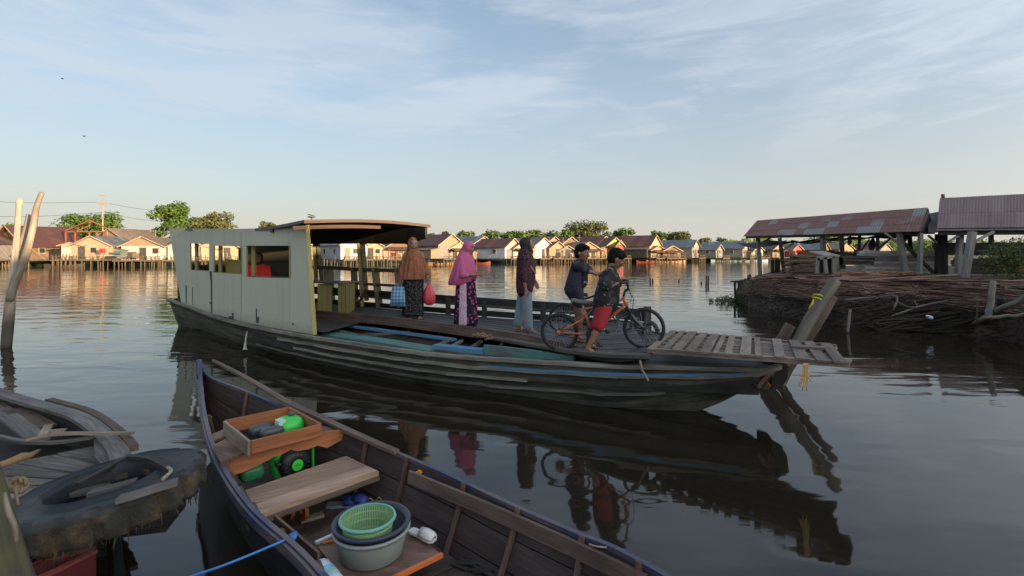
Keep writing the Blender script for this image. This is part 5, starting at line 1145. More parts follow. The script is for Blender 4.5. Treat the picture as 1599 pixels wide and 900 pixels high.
def veil(o, name, mat, c, r_, f, u, neck, drop, k=1.0, extra=()):
    """head cloth: hugs the skull, leaves the face free, falls over neck and shoulders"""
    q = MB(); rot = Matrix((r_, f, u)).transposed()
    q.ell(c - f * .036 * k + u * .026 * k, .092 * k, .104 * k, .110 * k, 18, 12, rot); q.ell(c - f * .045 * k - u * .04 * k, .088 * k, .085 * k, .11 * k, 18, 12, rot)
    q.cap(c - u * .115 * k + f * .02 * k, .060 * k, neck + u * -.01, .085 * k); q.cap(c - f * .04 * k - u * .05 * k, .080 * k, neck - f * .02, .10 * k)
    for s_ in (-1, 1): q.cap(c + r_ * s_ * .070 * k + f * .010 * k + u * .03 * k, .026 * k, c + r_ * s_ * .058 * k + f * .022 * k - u * .09 * k, .028 * k)
    q.cap(c + f * .035 * k + u * .105 * k - r_ * .03 * k, .022 * k, c + f * .035 * k + u * .105 * k + r_ * .03 * k, .022 * k)
    for e in extra: q.cap(*e)
    return remesh(q, name, mat, o, .009, 4)
def crinkle(name, c1, c2, rough=.85, sc=55):
    m, t, b = newmat(name); g = t.add('ShaderNodeNewGeometry').outputs['Position']
    n_ = t.noise(t.scale(g, (1, 1, .12)), sc, 4, .6); n2 = t.noise(g, 14, 4); c = t.mix(t.ramp(n_, [(.35, 0), (.65, 1)]), c1, c2); c = t.mix(t.math('MULTIPLY', n2, .4), c, tuple(x * .5 for x in c1)); setb(t, b, c, rough, n_, .5, .01, spec=.15); return m
M['cl_orange'] = crinkle('veil_orange', (.17, .062, .036), (.36, .15, .085)); M['cl_pink'] = plain('veil_pink', (.42, .085, .20), .8, sc=10, var=.12, bs=.2)
M['cl_brown'] = plain('veil_brown', (.024, .011, .011), .8, sc=12, var=.3); M['cl_trim'] = plain('veil_trim', (.36, .22, .15), .8, sc=40, var=.4)
def floral(name, base, spots, leaf, sc=26, s2=60):
    m, t, b = newmat(name); g = t.add('ShaderNodeNewGeometry').outputs['Position']; v = t.add('ShaderNodeTexVoronoi', {'Vector': g, 'Scale': sc}, feature='F1')
    v2 = t.add('ShaderNodeTexVoronoi', {'Vector': g, 'Scale': s2}); k_ = t.ramp(v.outputs['Distance'], [(.30, 1), (.36, 0)]); k2 = t.ramp(v2.outputs['Distance'], [(.20, 1), (.26, 0)])
    c = t.mix(k2, base, leaf); c = t.mix(k_, c, spots); setb(t, b, c, .8, t.noise(g, 20, 3), .2, .01, spec=.2); return m
M['cl_black_floral'] = floral('skirt_black', (.012, .011, .014), (.07, .055, .05), (.17, .15, .14), 17, 38)
M['cl_navy_floral'] = floral('skirt_navy', (.012, .012, .03), (.46, .07, .16), (.05, .04, .09), 17, 40)
M['cl_lace'] = floral('skirt_panel', (.55, .42, .50), (.42, .10, .22), (.36, .12, .30), 40, 70)
M['cl_plum'] = floral('tunic_plum', (.050, .018, .030), (.02, .01, .012), (.14, .09, .09), 14, 26)
M['cl_jean'] = plain('jeans_teal', (.16, .25, .28), .85, sc=14, var=.2, bs=.2); M['cl_stripe'] = plain('jeans_stripe', (.38, .12, .22), .85)
M['sandal_tan'] = plain('sandal_tan', (.34, .20, .16), .6)
M['cl_tee'] = floral('tee_black', (.022, .022, .024), (.05, .048, .05), (.18, .17, .17), 9, 19); M['cl_tee2'] = floral('tee_navy', (.016, .016, .035), (.05, .05, .065), (.30, .30, .33), 8, 16)
M['cl_navy'] = plain('cloth_navy', (.016, .016, .035), .85); M['cl_dark'] = plain('cloth_dark', (.02, .02, .022), .85); M['cl_red'] = plain('cloth_red', (.30, .012, .022), .8, sc=14, var=.25, bs=.2); M['cl_hem'] = plain('cloth_hem', (.38, .32, .30), .85)
M['cl_bright_red'] = plain('cloth_bright_red', (.62, .02, .02), .75)

def woman_joints(p, k, la, ra, look=(0, 1, 0), hd=(0, 0, 0)):
    J = {'head': p(hd[0], .02 + hd[1], 1.46 * k + hd[2]), 'neck': p(0, -.01, 1.31 * k), 'chest': p(0, .0, 1.16 * k), 'pelvis': p(0, 0, .86 * k), 'look': p.r * look[0] + p.f * look[1] + V((0, 0, look[2]))}
    J['shR'], J['shL'] = p(.15 * k, 0, 1.245 * k), p(-.15 * k, 0, 1.245 * k)
    J['elR'], J['wrR'] = p(*ra[0]), p(*ra[1]); J['elL'], J['wrL'] = p(*la[0]), p(*la[1])
    J['hpR'], J['hpL'] = p(.09, 0, .80 * k), p(-.09, 0, .80 * k); J['knR'], J['knL'] = p(.09, .02, .44 * k), p(-.09, .02, .44 * k); J['anR'], J['anL'] = p(.10, -.02, .085), p(-.09, .03, .085)
    return J
DZ = .578
# woman in orange with two bags
def at2(px, z, dx=0): return V(((px - 800) / F * z, z, DZ))
b0 = at2(646, 9.75); p = Pose(b0, (.30, -.95)); o = thing('person', b0, 'woman in a crinkled orange-brown veil and long black skirt holding two bags', 'person')
J = woman_joints(p, 1.0, ((-.225, .02, 1.0), (-.265, .08, .80)), ((.22, .0, 1.0), (.27, .05, .77)), look=(-.12, 1, -.02)); J['head'] = p(.01, .03, 1.445); J['hk'] = 1.08
J['hdL'] = V((0, 0, -1)); J['hdR'] = V((0, 0, -1)); J['hnL'] = p.r; J['hnR'] = -p.r; J['curl'] = 1.6
r_, f, u = body(o, J, M['skin'])
drape(o, 'skirt', M['cl_black_floral'], p, [(1.0, 0, 0, .17, .13, .0), (.85, 0, 0, .19, .15, .03), (.6, 0, 0, .19, .155, .07), (.3, 0, 0, .195, .16, .10), (.05, 0, 0, .205, .17, .12)], seed=1)
veil(o, 'veil', M['cl_orange'], J['head'], r_, f, u, J['neck'], 0, 1.08)
drape(o, 'poncho', M['cl_orange'], p, [(1.38, 0, -.01, .07, .075, 0), (1.325, 0, -.01, .115, .105, .02), (1.26, 0, 0, .150, .12, .03), (1.12, 0, 0, .192, .15, .06), (.98, 0, 0, .222, .17, .09), (.86, .01, .0, .245, .185, .12), (.76, .02, .01, .24, .185, .14)], folds=14, seed=2)
for s_ in 'LR': garment(o, 'sleeve', M['cl_orange'], [(J['sh' + s_].lerp(J['neck'], .2), .06, J['el' + s_], .058), (J['el' + s_], .058, J['el' + s_].lerp(J['wr' + s_], .6), .055)])
hb1 = p(.295, .05, .69); hb2 = p(-.28, .06, .72)
bag = thing('checked_bag', at2(623, 9.55) + V((0, 0, .1)), 'blue and white checked woven shopping bag in the hand of the woman in orange', 'bag'); zz = 9.5
m, t, b = newmat('check_blue'); g = t.scale(t.add('ShaderNodeNewGeometry').outputs['Position'], (1, 0, 1), (0, R(45), 0)); ck = t.add('ShaderNodeTexChecker', {'Vector': g, 'Scale': 22.0, 'Color1': (.05, .14, .30, 1), 'Color2': (.22, .36, .50, 1)}).outputs[0]; setb(t, b, ck, .45)
q = MB(); c0 = V((hb1.x, hb1.y, 0)); zt, zbm = hb1.z - .06, hb1.z - .43; bw, bd = .145, .06
def lp(w0, d0, z, n=20): return [V((c0.x + w0 * (abs(math.cos(a)) ** .5) * math.copysign(1, math.cos(a)), c0.y + d0 * (abs(math.sin(a)) ** .5) * math.copysign(1, math.sin(a)), z + .012 * math.sin(3 * a))) for a in [2 * math.pi * k / n for k in range(n)]]
q.loft([lp(.115, .02, zt), lp(.13, .05, zt - .10), lp(.14, .07, zt - .22), lp(.155, .075, zbm)], caps=True); q.build('sack', m, bag)
for dx in (-.05, .05):
    q = MB(); q.tube(cat([c0 + V((dx - .04, .0, zt - .02)), c0 + V((dx * .4, 0, hb1.z + .01)), c0 + V((dx + .04, 0, zt - .02))], 8), .006, 6); q.build('handle', M['boat_blue'], bag)
bag = thing('red_bag', V((hb2.x, hb2.y, .7)), 'bulging red plastic carrier bag in the other hand of the woman in orange', 'bag'); c0 = V((hb2.x + .02, hb2.y, 0)); zt = hb2.z - .03; q = MB(); rs = random.Random(5)
rr = []
for z, w0, d0 in ((zt, .02, .02), (zt - .07, .06, .05), (zt - .16, .10, .08), (zt - .28, .118, .095), (zt - .38, .105, .09), (zt - .43, .05, .05)): rr.append([V((c0.x + w0 * math.cos(a) * (1 + .10 * math.sin(a * 7 + z * 9)), c0.y + d0 * math.sin(a) * (1 + .1 * math.sin(a * 5)), z)) for a in [2 * math.pi * k / 26 for k in range(26)]])
q.loft(rr, caps=True); q.build('sack', plain('plastic_red', (.62, .06, .08), .35, sc=12, var=.25, bs=.5), bag); q = MB(); q.tube(cat([c0 + V((-.03, 0, zt - .05)), V((hb2.x, hb2.y, hb2.z)), c0 + V((.03, 0, zt - .05))], 8), .009, 6); q.build('handle', MATS['plastic_red'], bag)
# woman in pink
b0 = at2(728, 8.72); p = Pose(b0, (.90, -.42)); o = thing('person', b0, 'woman in a long magenta veil and floral skirt looking down at her hands', 'person')
k = .94
J = woman_joints(p, k, ((-.20, .02, .93), (-.06, .26, .93)), ((.21, .06, .90), (.07, .27, .91)), look=(.02, 1, -.75), hd=(0, .04, -.035)); J['curl'] = 1.2
J['hdR'] = p.f * 1 - p.r * .4; J['hdL'] = p.f + p.r * .4; J['hnR'] = -p.r; J['hnL'] = p.r; J['up'] = V((0, 0, 1)) + p.f * .6
r_, f, u = body(o, J, M['skin'], .97)
def skirt_mat(): 
    m, t, b = newmat('skirt_two_tone'); tcx = t.add('ShaderNodeTexCoord').outputs['Object']
    return m
sk = drape(o, 'skirt', [M['cl_navy_floral'], M['cl_lace']], p, [(.92, 0, 0, .15, .12, 0), (.8, 0, 0, .175, .16, .03), (.5, 0, 0, .19, .18, .05), (.25, 0, .0, .20, .19, .07), (.03, 0, 0, .21, .20, .09)], folds=9, seed=4)
for pl_ in sk.data.polygons:
    a = pl_.index % 72 * 5; a = (a + 0) % 360
    if 350 < a or a < 35 or 270 < a < 300 or 150 < a < 200: pl_.material_index = 1
veil(o, 'veil', M['cl_pink'], J['head'], r_, f, u, p(0, 0, 1.24), 0, 1.04)
drape(o, 'veil_cape', M['cl_pink'], p, [(1.33, 0, .0, .07, .08, 0), (1.27, 0, -.01, .13, .11, .02), (1.18, 0, -.01, .20, .135, .03), (1.05, 0, -.02, .235, .17, .05), (.92, 0, -.04, .25, .215, .07), (.80, 0, -.07, .255, .235, .10), (.72, 0, -.12, .22, .19, .12)], folds=10, seed=6)
for s_ in 'LR': garment(o, 'sleeve', M['cl_pink'], [(J['sh' + s_], .065, J['el' + s_], .062), (J['el' + s_], .06, J['el' + s_].lerp(J['wr' + s_], .25), .055)])
# woman in brown veil
b0 = at2(820, 8.15); p = Pose(b0, (.97, .05)); o = thing('person', b0, 'woman in a dark brown veil, plum tunic and teal jeans behind the bicycles', 'person')
J = woman_joints(p, .965, ((-.22, -.02, .95), (-.20, .20, .80)), ((.20, -.04, .93), (.20, .0, .69)), look=(.0, 1, .12), hd=(0, .03, 0)); J['anR'] = p(.12, .04, .085); J['anL'] = p(-.10, -.12, .085); J['knL'] = p(-.09, -.03, .43)
J['hnR'] = -p.r; J['hnL'] = p.r; J['hdL'] = V((0, 0, -1)) + p.f * .3; J['ftR'] = p.f * .8 + p.r * .5
r_, f, u = body(o, J, M['skin'], .97)
garment(o, 'jeans', M['cl_jean'], [(p(.07, 0, .84), .115, p(.095, .0, .75), .10), (p(-.07, 0, .84), .115, p(-.09, -.0, .75), .095), (p(.095, .01, .76), .095, p(.11, .05, .10), .075), (p(-.09, 0, .76), .095, p(-.10, -.11, .12), .072)])
q = MB(); q.plank(cat([p(.212, -.0, .74), p(.205, .0, .5), p(.205, .01, .3), p(.20, .02, .12)], 8), .022, .008, up=p.r); q.build('side_stripe', M['cl_stripe'], o)
garment(o, 'tunic', M['cl_plum'], [(p(.07, 0, 1.20), .125, p(.07, .0, .80), .145), (p(-.07, 0, 1.20), .125, p(-.07, .0, .80), .145), (p(0, .03, 1.14), .13, p(0, .03, .82), .15), (p(.07, 0, .80), .145, p(.075, -.01, .69), .14), (p(-.07, 0, .80), .145, p(-.07, 0, .70), .14)] + [(J['sh' + s_], .072, J['el' + s_], .058) for s_ in 'LR'] + [(J['el' + s_], .055, J['el' + s_].lerp(J['wr' + s_], .35), .05) for s_ in 'LR'])
veil(o, 'veil', M['cl_brown'], J['head'], r_, f, u, p(0, 0, 1.24), 0, 1.0, extra=[(p(0, .0, 1.26), .12, p(0, .06, 1.08), .125), (p(.10, .02, 1.2), .085, p(.06, .09, 1.0), .09), (p(-.10, .02, 1.2), .085, p(-.06, .09, 1.02), .08)])
q = MB(); q.tube(cat([p(.165, .02, 1.16), p(.150, .10, 1.04), p(.10, .155, .965), p(0, .18, .95), p(-.09, .155, .97)], 14), .013, 7); q.build('veil_trim', M['cl_trim'], o)
for s_ in 'LR':
    a = J['an' + s_]; fd_ = J.get('ft' + s_, p.f).normalized(); rr_ = V((fd_.y, -fd_.x, 0)); q = MB(); q.loft([[a + fd_ * y_ + rr_ * x_ * w_ + V((0, 0, -.092 + dz)) for x_, dz in ((-1, 0), (1, 0), (1, .016), (-1, .016))] for y_, w_ in ((-.07, .03), (-.03, .04), (.04, .038), (.12, .047), (.165, .03))], caps=True, sm=False)
    q.tube(cat([a + fd_ * .06 + rr_ * .045 + V((0, 0, -.075)), a + fd_ * .09 + V((0, 0, -.028)), a + fd_ * .06 - rr_ * .045 + V((0, 0, -.075))], 8), .009, 6); q.build('sandal', M['sandal_tan'], o)
# boys: joints laid out where the photograph shows them
def boy(label, base, J, k, tee, shorts, pat=None):
    o = thing('person', base, label, 'person'); J['hk'] = 1.0; r_, f, u = body(o, J, M['skin_boy'], k, .0075); k = 1.0
    q = MB(); rot = Matrix((r_, f, u)).transposed(); c = J['head']
    q.ell(c + u * .050 * k - f * .020 * k, .090 * k, .104 * k, .090 * k, 18, 12, rot); q.ell(c - f * .045 * k + u * .005 * k, .084 * k, .072 * k, .095 * k, 16, 10, rot); q.cap(c + f * .050 * k + u * .085 * k - r_ * .035 * k, .034 * k, c + f * .050 * k + u * .085 * k + r_ * .035 * k, .034 * k)
    remesh(q, 'hair', M['hair'], o, .008, 3, lambda co: co + V((mnoise.noise(co * 60), mnoise.noise(co * 60 + V((5, 0, 0))), mnoise.noise(co * 60 + V((0, 9, 0))))) * .008)
    return o, r_, f, u
# boy in red shorts pushing the orange bicycle
z = 6.12; base = D(917, 551, z); DZ = .628; base.z = DZ
J = {'head': D(963, 405, z + .05), 'look': V((.92, -.05, -.55)), 'neck': D(955, 421, z + .05), 'chest': D(949, 440, z + .03), 'pelvis': D(942, 477, z + .02), 'shR': D(951, 428, z - .13), 'shL': D(955, 428, z + .20), 'elR': D(947, 450, z - .2), 'wrR': D(964, 443, z - .05), 'elL': D(966, 444, z + .24), 'wrL': D(972, 436, z + .33),
     'hpR': D(941, 483, z - .06), 'hpL': D(942, 483, z + .10), 'knR': D(936, 511, z - .10), 'knL': D(929, 512, z + .10), 'anR': D(918, 541, z - .12), 'anL': D(917, 534, z + .30), 'ftR': V((1, -.25, 0)), 'ftL': V((1, -.1, 0)), 'up': V((.5, 0, 1)), 'curl': 1.5,
     'hdR': V((.5, .6, -.1)), 'hdL': V((.6, .5, -.1)), 'hnR': V((.3, 0, -1)), 'hnL': V((.3, 0, -1))}
J['anR'].z = DZ + .075; J['anL'].z = DZ + .075
o, r_, f, u = boy('boy in a black patterned T-shirt and red shorts pushing the orange bicycle', base, J, .86, None, None)
garment(o, 'tshirt', M['cl_tee'], [(D(950, 434, z - .05), .105, D(941, 470, z - .06), .115), (D(955, 434, z + .12), .105, D(946, 470, z + .12), .115), (D(957, 440, z + .03), .10, D(953, 472, z + .02), .115), (D(941, 470, z - .05), .115, D(941, 484, z - .02), .125), (D(943, 470, z + .12), .115, D(948, 484, z + .1), .12), (J['shR'], .062, J['shR'].lerp(J['elR'], .85), .066), (J['shL'], .062, J['shL'].lerp(J['elL'], .85), .066), (D(955, 424, z + .03), .075, D(951, 432, z + .03), .11), (J['shR'], .068, J['neck'].lerp(J['chest'], .45), .085), (J['shL'], .068, J['neck'].lerp(J['chest'], .45), .085)])
garment(o, 'shorts', M['cl_red'], [(D(942, 482, z - .05), .115, D(939, 498, z - .08), .095), (D(943, 482, z + .12), .11, D(939, 498, z + .10), .09), (D(939, 498, z - .08), .095, D(936, 508, z - .10), .088), (D(939, 498, z + .1), .09, D(932, 508, z + .10), .085)])
q = MB(); a, c = D(936.5, 509, z - .10), D(935, 513, z - .10); q.tube([a, c], [.078, .075], 14); q.build('hem', M['cl_hem'], o)
# boy leaning on the dark bicycle
z = 6.95; base = D(905, 537, z); DZ = .615; base.z = DZ
J = {'head': D(910, 396, z), 'look': V((.75, -.62, -.12)), 'neck': D(904, 411, z + .03), 'chest': D(902, 426, z + .03), 'pelvis': D(895, 451, z), 'shR': D(900, 416, z - .14), 'shL': D(911, 416, z + .16), 'elR': D(919, 424, z - .05), 'wrR': D(932, 428, z + .2), 'elL': D(923, 424, z + .25), 'wrL': D(936, 426, z + .42),
     'hpR': D(897, 457, z - .06), 'hpL': D(900, 457, z + .10), 'knR': D(908, 492, z - .05), 'knL': D(903, 494, z + .14), 'anR': D(904, 528, z - .05), 'anL': D(896, 528, z + .2), 'ftR': V((1, -.2, 0)), 'ftL': V((1, -.2, 0)), 'up': V((.2, 0, 1)), 'curl': 1.4,
     'hdR': V((.6, .6, -.1)), 'hdL': V((.6, .5, -.1)), 'hnR': V((.3, 0, -1)), 'hnL': V((.3, 0, -1))}
J['anR'].z = DZ + .075; J['anL'].z = DZ + .075
o, r_, f, u = boy('boy in a navy shirt with pale patterned sleeves leaning over the dark bicycle', base, J, .87, None, None)
garment(o, 'tshirt', M['cl_navy'], [(D(901, 420, z - .05), .092, D(895, 446, z - .06), .11), (D(906, 420, z + .08), .092, D(899, 446, z + .08), .11), (D(900, 430, z), .10, D(896, 450, z), .12), (D(905, 411, z + .02), .07, D(902, 420, z + .03), .10), (J['shR'], .070, J['neck'].lerp(J['chest'], .45), .085), (J['shL'], .070, J['neck'].lerp(J['chest'], .45), .085)])
garment(o, 'sleeve', M['cl_tee2'], [(J['shR'], .072, J['shR'].lerp(J['elR'], .75), .062)]); garment(o, 'sleeve', M['cl_tee2'], [(J['shL'], .072, J['shL'].lerp(J['elL'], .75), .062)])
garment(o, 'shirt_front', M['cl_tee2'], [(D(909, 421, z + .0), .085, D(908, 440, z + .02), .10)])
garment(o, 'shorts', M['cl_navy'], [(D(895, 452, z - .05), .125, D(900, 462, z - .05), .105), (D(899, 452, z + .1), .12, D(902, 462, z + .1), .10), (D(900, 462, z - .05), .105, D(905, 474, z - .05), .085), (D(902, 462, z + .1), .1, D(904, 476, z + .12), .085)])
# passenger in red, seated inside the cabin
z = 10.9; base = V(((404 - 800) / F * z, z, .6)); p = Pose(base, (.25, -.95)); o = thing('person', base, 'passenger in a bright red top seated inside the cabin behind the third window', 'person')
hz_ = H + (HY - 403) / F * z; J = {'head': V((base.x, base.y, hz_)), 'look': p.f, 'neck': V((base.x, base.y, hz_ - .15)), 'chest': V((base.x, base.y, hz_ - .30)), 'pelvis': V((base.x, base.y, hz_ - .60))}
for s_, x in (('R', .17), ('L', -.17)):
    J['sh' + s_] = p(x, 0, hz_ - .21 - .6); J['el' + s_] = p(x * 1.3, .08, hz_ - .45 - .6); J['wr' + s_] = p(x * .6, .28, hz_ - .50 - .6); J['hp' + s_] = p(x * .5, .05, hz_ - .62 - .6); J['kn' + s_] = p(x * .7, .42, hz_ - .62 - .6); J['an' + s_] = p(x * .7, .44, .085)
r_, f, u = body(o, J, M['skin'], .95, .010); veil(o, 'veil', M['cl_dark'], J['head'], r_, f, u, J['neck'], 0, .95)
garment(o, 'shirt', M['cl_bright_red'], [(p(.06, 0, hz_ - .24 - .6), .11, p(.06, 0, hz_ - .62 - .6), .13), (p(-.06, 0, hz_ - .24 - .6), .11, p(-.06, 0, hz_ - .62 - .6), .13), (p(0, 0, hz_ - .19 - .6), .085, p(0, 0, hz_ - .3 - .6), .12)] + [(J['sh' + s_], .068, J['el' + s_], .058) for s_ in 'LR'])
garment(o, 'trousers', M['cl_dark'], [(J['hp' + s_], .10, J['kn' + s_], .075) for s_ in 'LR'] + [(J['kn' + s_], .07, J['an' + s_], .055) for s_ in 'LR'] + [(J['hpL'], .1, J['hpR'], .1)])
q = MB(); q.box(p(0, -.02, (hz_ - 1.32) / 2 - .02), .9, .35, max(.2, hz_ - 1.34), rot=Matrix.Rotation(.3, 3, 'Z')); tag(q.build('passenger_bench', M['olive_paint']), 'olive bench under the passenger in red inside the cabin', 'bench')

# ---------------------------------------------------------------- bicycles
def bicycle(label, cr, cf, R_r, R_f, fcol, fmat2, hb_h, saddle=None, seed=0, tyre_w=.022, bars=1.0):
    cr, cf = V(cr), V(cf); ax = (cf - cr); ax.z = 0; L = ax.length; ax.normalize(); sd_ = V((-ax.y, ax.x, 0)); o = thing('bicycle', V(((cr.x + cf.x) / 2, (cr.y + cf.y) / 2, DZ)), label, 'bicycle')
    def B(x, y, z): return cr + ax * x + sd_ * y + V((0, 0, z))          # from the rear hub
    for c, rad, nm in ((cr, R_r, 'rear'), (cf, R_f, 'front')):
        q = MB(); n = 40; rg = []
        for k in range(n + 1):
            a = 2 * math.pi * k / n; d = ax * math.cos(a) + V((0, 0, math.sin(a))); kn = 1 + (.003 if k % 2 else -.003); rg.append([c + d * (rad - tyre_w + tyre_w * math.cos(b_)) * (kn if math.cos(b_) > .5 else 1) + sd_ * tyre_w * math.sin(b_) for b_ in [2 * math.pi * j / 8 for j in range(8)]])
        q.loft(rg); wh = q.build('wheel', M['rubber'], o)
        q = MB(); q.loft([[c + (ax * math.cos(2 * math.pi * k / n) + V((0, 0, math.sin(2 * math.pi * k / n)))) * (rad - 2 * tyre_w + dr) + sd_ * dy for dr, dy in ((0, -.012), (.012, -.014), (.012, .014), (0, .012))] for k in range(n + 1)], sm=False); q.build('rim', M['dark_metal'], wh)
        q = MB()
        for k in range(28): a = 2 * math.pi * k / 28; s_ = (1 if k % 2 else -1); a2 = a + .35 * (1 if k % 4 < 2 else -1); q.tube([c + (ax * math.cos(a2) + V((0, 0, math.sin(a2)))) * .02 + sd_ * s_ * .028, c + (ax * math.cos(a) + V((0, 0, math.sin(a)))) * (rad - 2 * tyre_w)], .0014, 4, caps=False)
        q.build('spokes', M['steel'], wh); q = MB(); q.tube([c - sd_ * .045, c + sd_ * .045], .02, 10); q.tube([c - sd_ * .07, c + sd_ * .07], .006, 6); q.tube([c + sd_ * .03, c + sd_ * .034], .045, 16); q.build('hub', M['dark_metal'], wh)
    zf = cf.z - cr.z; bb = B(L * .40, 0, -.01); st = B(L * .30, 0, .30); sb = B(L * .33, 0, .20); hd0, hd1 = B(L * .80, 0, .36), B(L * .765, 0, .46); crown = B(L * .825, 0, .30)
    q = MB(); q.tube([bb, st], .016, 8); q.tube(cat([st, st.lerp(hd1, .5) + V((0, 0, -.03)), hd1 - V((0, 0, .02))], 6), .016, 8); q.tube(cat([bb, bb.lerp(hd0, .5) + V((0, 0, .02)), hd0], 6), .020, 8); q.tube([hd0 - (hd1 - hd0) * .15, hd1], .023, 10); q.tube([bb - sd_ * .035, bb + sd_ * .035], .024, 10); q.build('frame', fcol, o)
    q = MB()
    for s_ in (-1, 1):
        q.tube([bb + sd_ * s_ * .02, B(0, s_ * .055, 0)], .010, 6); q.tube([sb + sd_ * s_ * .015, B(0, s_ * .055, 0)], .009, 6)
    q.ell(B(0, -.055, 0), .03, .012, .03); q.ell(B(0, .055, 0), .03, .012, .03); q.tube([sb - sd_ * .025, sb + sd_ * .025], .012, 6); q.build('rear_frame', fcol, o)
    q = MB(); q.tube([B(L * .845, -.06, .25), B(L * .845, .06, .25)], .02, 8)
    for s_ in (-1, 1): q.tube(cat([B(L * .845, s_ * .05, .27), B(L * .90, s_ * .052, .14 + zf * .5), cf + sd_ * s_ * .052], 6), [.017, .018, .011], 8)
    q.tube([hd0, B(L * .845, 0, .26)], .016, 8); q.build('fork', fmat2, o)
    hs = hd1 + V((0, 0, .05)) + ax * .02; q = MB(); q.tube([hd1, hs + V((0, 0, .03))], .014, 8); hb_ = V((0, 0, hb_h)) ; q.tube(cat([hs + V((0, 0, .02)), hs + ax * .04 + V((0, 0, .05))], 3), .016, 8)
    c0 = hs + ax * .04 + V((0, 0, .05)); q.tube(cat([c0 - sd_ * .30 * bars + V((0, 0, hb_h)) - ax * .07, c0 - sd_ * .2 * bars + V((0, 0, hb_h)) - ax * .02, c0 - sd_ * .07 + V((0, 0, .01)), c0 + sd_ * .07 + V((0, 0, .01)), c0 + sd_ * .2 * bars + V((0, 0, hb_h)) - ax * .02, c0 + sd_ * .30 * bars + V((0, 0, hb_h)) - ax * .07], 22), .011, 8); q.tube([c0 - sd_ * .12 + V((0, 0, hb_h * .5)), c0 + sd_ * .12 + V((0, 0, hb_h * .5))], .008, 6); hbo = q.build('handlebar', M['dark_metal'], o)
    for s_ in (-1, 1):
        q = MB(); q.tube([c0 + sd_ * s_ * .20 * bars + V((0, 0, hb_h)) - ax * .02, c0 + sd_ * s_ * .32 * bars + V((0, 0, hb_h)) - ax * .08], .016, 8); q.build('grip', M['rubber'], hbo)
        q = MB(); q.tube(cat([c0 + sd_ * s_ * .19 * bars + V((0, 0, hb_h)), c0 + sd_ * s_ * .22 * bars + ax * .05 + V((0, 0, hb_h - .01)), c0 + sd_ * s_ * .29 * bars + ax * .02 + V((0, 0, hb_h - .02))], 6), .005, 5); q.build('brake_lever', M['steel'], hbo)
    q = MB(); q.tube([st - V((0, 0, .03)), st + V((0, 0, .05)) - ax * .015], .012, 8); q.build('seat_post', M['steel'], o)
    sc0 = st + V((0, 0, .08)) - ax * .03; q = MB(); q.loft([[sc0 + ax * x_ + sd_ * w_ * math.cos(a) + V((0, 0, zz_ + .028 * math.sin(a))) for a in [2 * math.pi * k / 12 for k in range(12)]] for x_, w_, zz_ in ((-.13, .03, .02), (-.10, .072, .022), (-.03, .07, .012), (.04, .038, .0), (.12, .024, -.002), (.15, .012, -.008))], caps=True); q.build('saddle', saddle or M['rubber'], o)
    q = MB(); q.tube([bb - sd_ * .055, bb - sd_ * .05], .075, 20); q.tube([bb - sd_ * .07, bb - sd_ * .07 + ax * .10 - V((0, 0, .12))], .009, 6); q.tube([bb + sd_ * .07, bb + sd_ * .07 - ax * .10 + V((0, 0, .12))], .009, 6); q.tube([bb - sd_ * .07, bb + sd_ * .07], .01, 6); cr_ = q.build('crankset', M['dark_metal'], o)
    for s_, e in ((-1, ax * .10 - V((0, 0, .12))), (1, -ax * .10 + V((0, 0, .12)))): q = MB(); q.box(bb + sd_ * s_ * .11 + e, .08, .09, .018, rot=Matrix((ax, sd_, V((0, 0, 1)))).transposed()); q.build('pedal', M['rubber'], cr_)
    q = MB(); q.tube([bb - sd_ * .052 + V((0, 0, .072)), cr - sd_ * .052 + V((0, 0, .035))], .005, 4); q.tube([bb - sd_ * .052 - V((0, 0, .072)), cr - sd_ * .052 - V((0, 0, .035))], .005, 4); q.tube([cr - sd_ * .05, cr - sd_ * .045], .04, 14); q.build('chain', M['dark_metal'], o)
    q = MB(); q.tube(cat([hs + ax * .05, hd1 + ax * .12 + V((0, 0, -.02)), B(L * .86, -.05, .25)], 8), .004, 5, caps=False); q.tube(cat([hs + ax * .05 + V((0, 0, .05)), hd1 + ax * .08 + V((0, 0, -.06)), st.lerp(hd1, .6) + V((0, 0, -.03)), st], 10), .004, 5, caps=False); q.build('brake_cable', M['rubber'], o)
    return o
M['dark_metal'] = plain('dark_metal', (.05, .05, .055), .4, .7)
M['bike_orange'] = plain('bike_orange', (.55, .17, .075), .35, .2, sc=12); M['bike_dark'] = plain('bike_dark', (.03, .03, .035), .35, .3); M['bike_silver'] = plain('bike_silver', (.30, .31, .33), .4, .5)
R1 = .25
DZ = .60
bicycle('orange-framed bicycle with black fork and grey saddle pushed by the boy in red shorts', V(((874 - 800) / F * 6.32, 6.32, .615 + .242)), V(((1006 - 800) / F * 6.05, 6.05, .695 + R1)), .242, R1, M['bike_orange'], M['bike_dark'], .09, plain('saddle_grey', (.16, .155, .145), .85))
bicycle('dark bicycle with silver-grey tubes standing behind the orange one', V(((882 - 800) / F * 7.6, 7.6, .60 + .25)), V(((963 - 800) / F * 7.38, 7.38, .62 + .25)), .25, .25, M['bike_dark'], M['bike_silver'], .10)
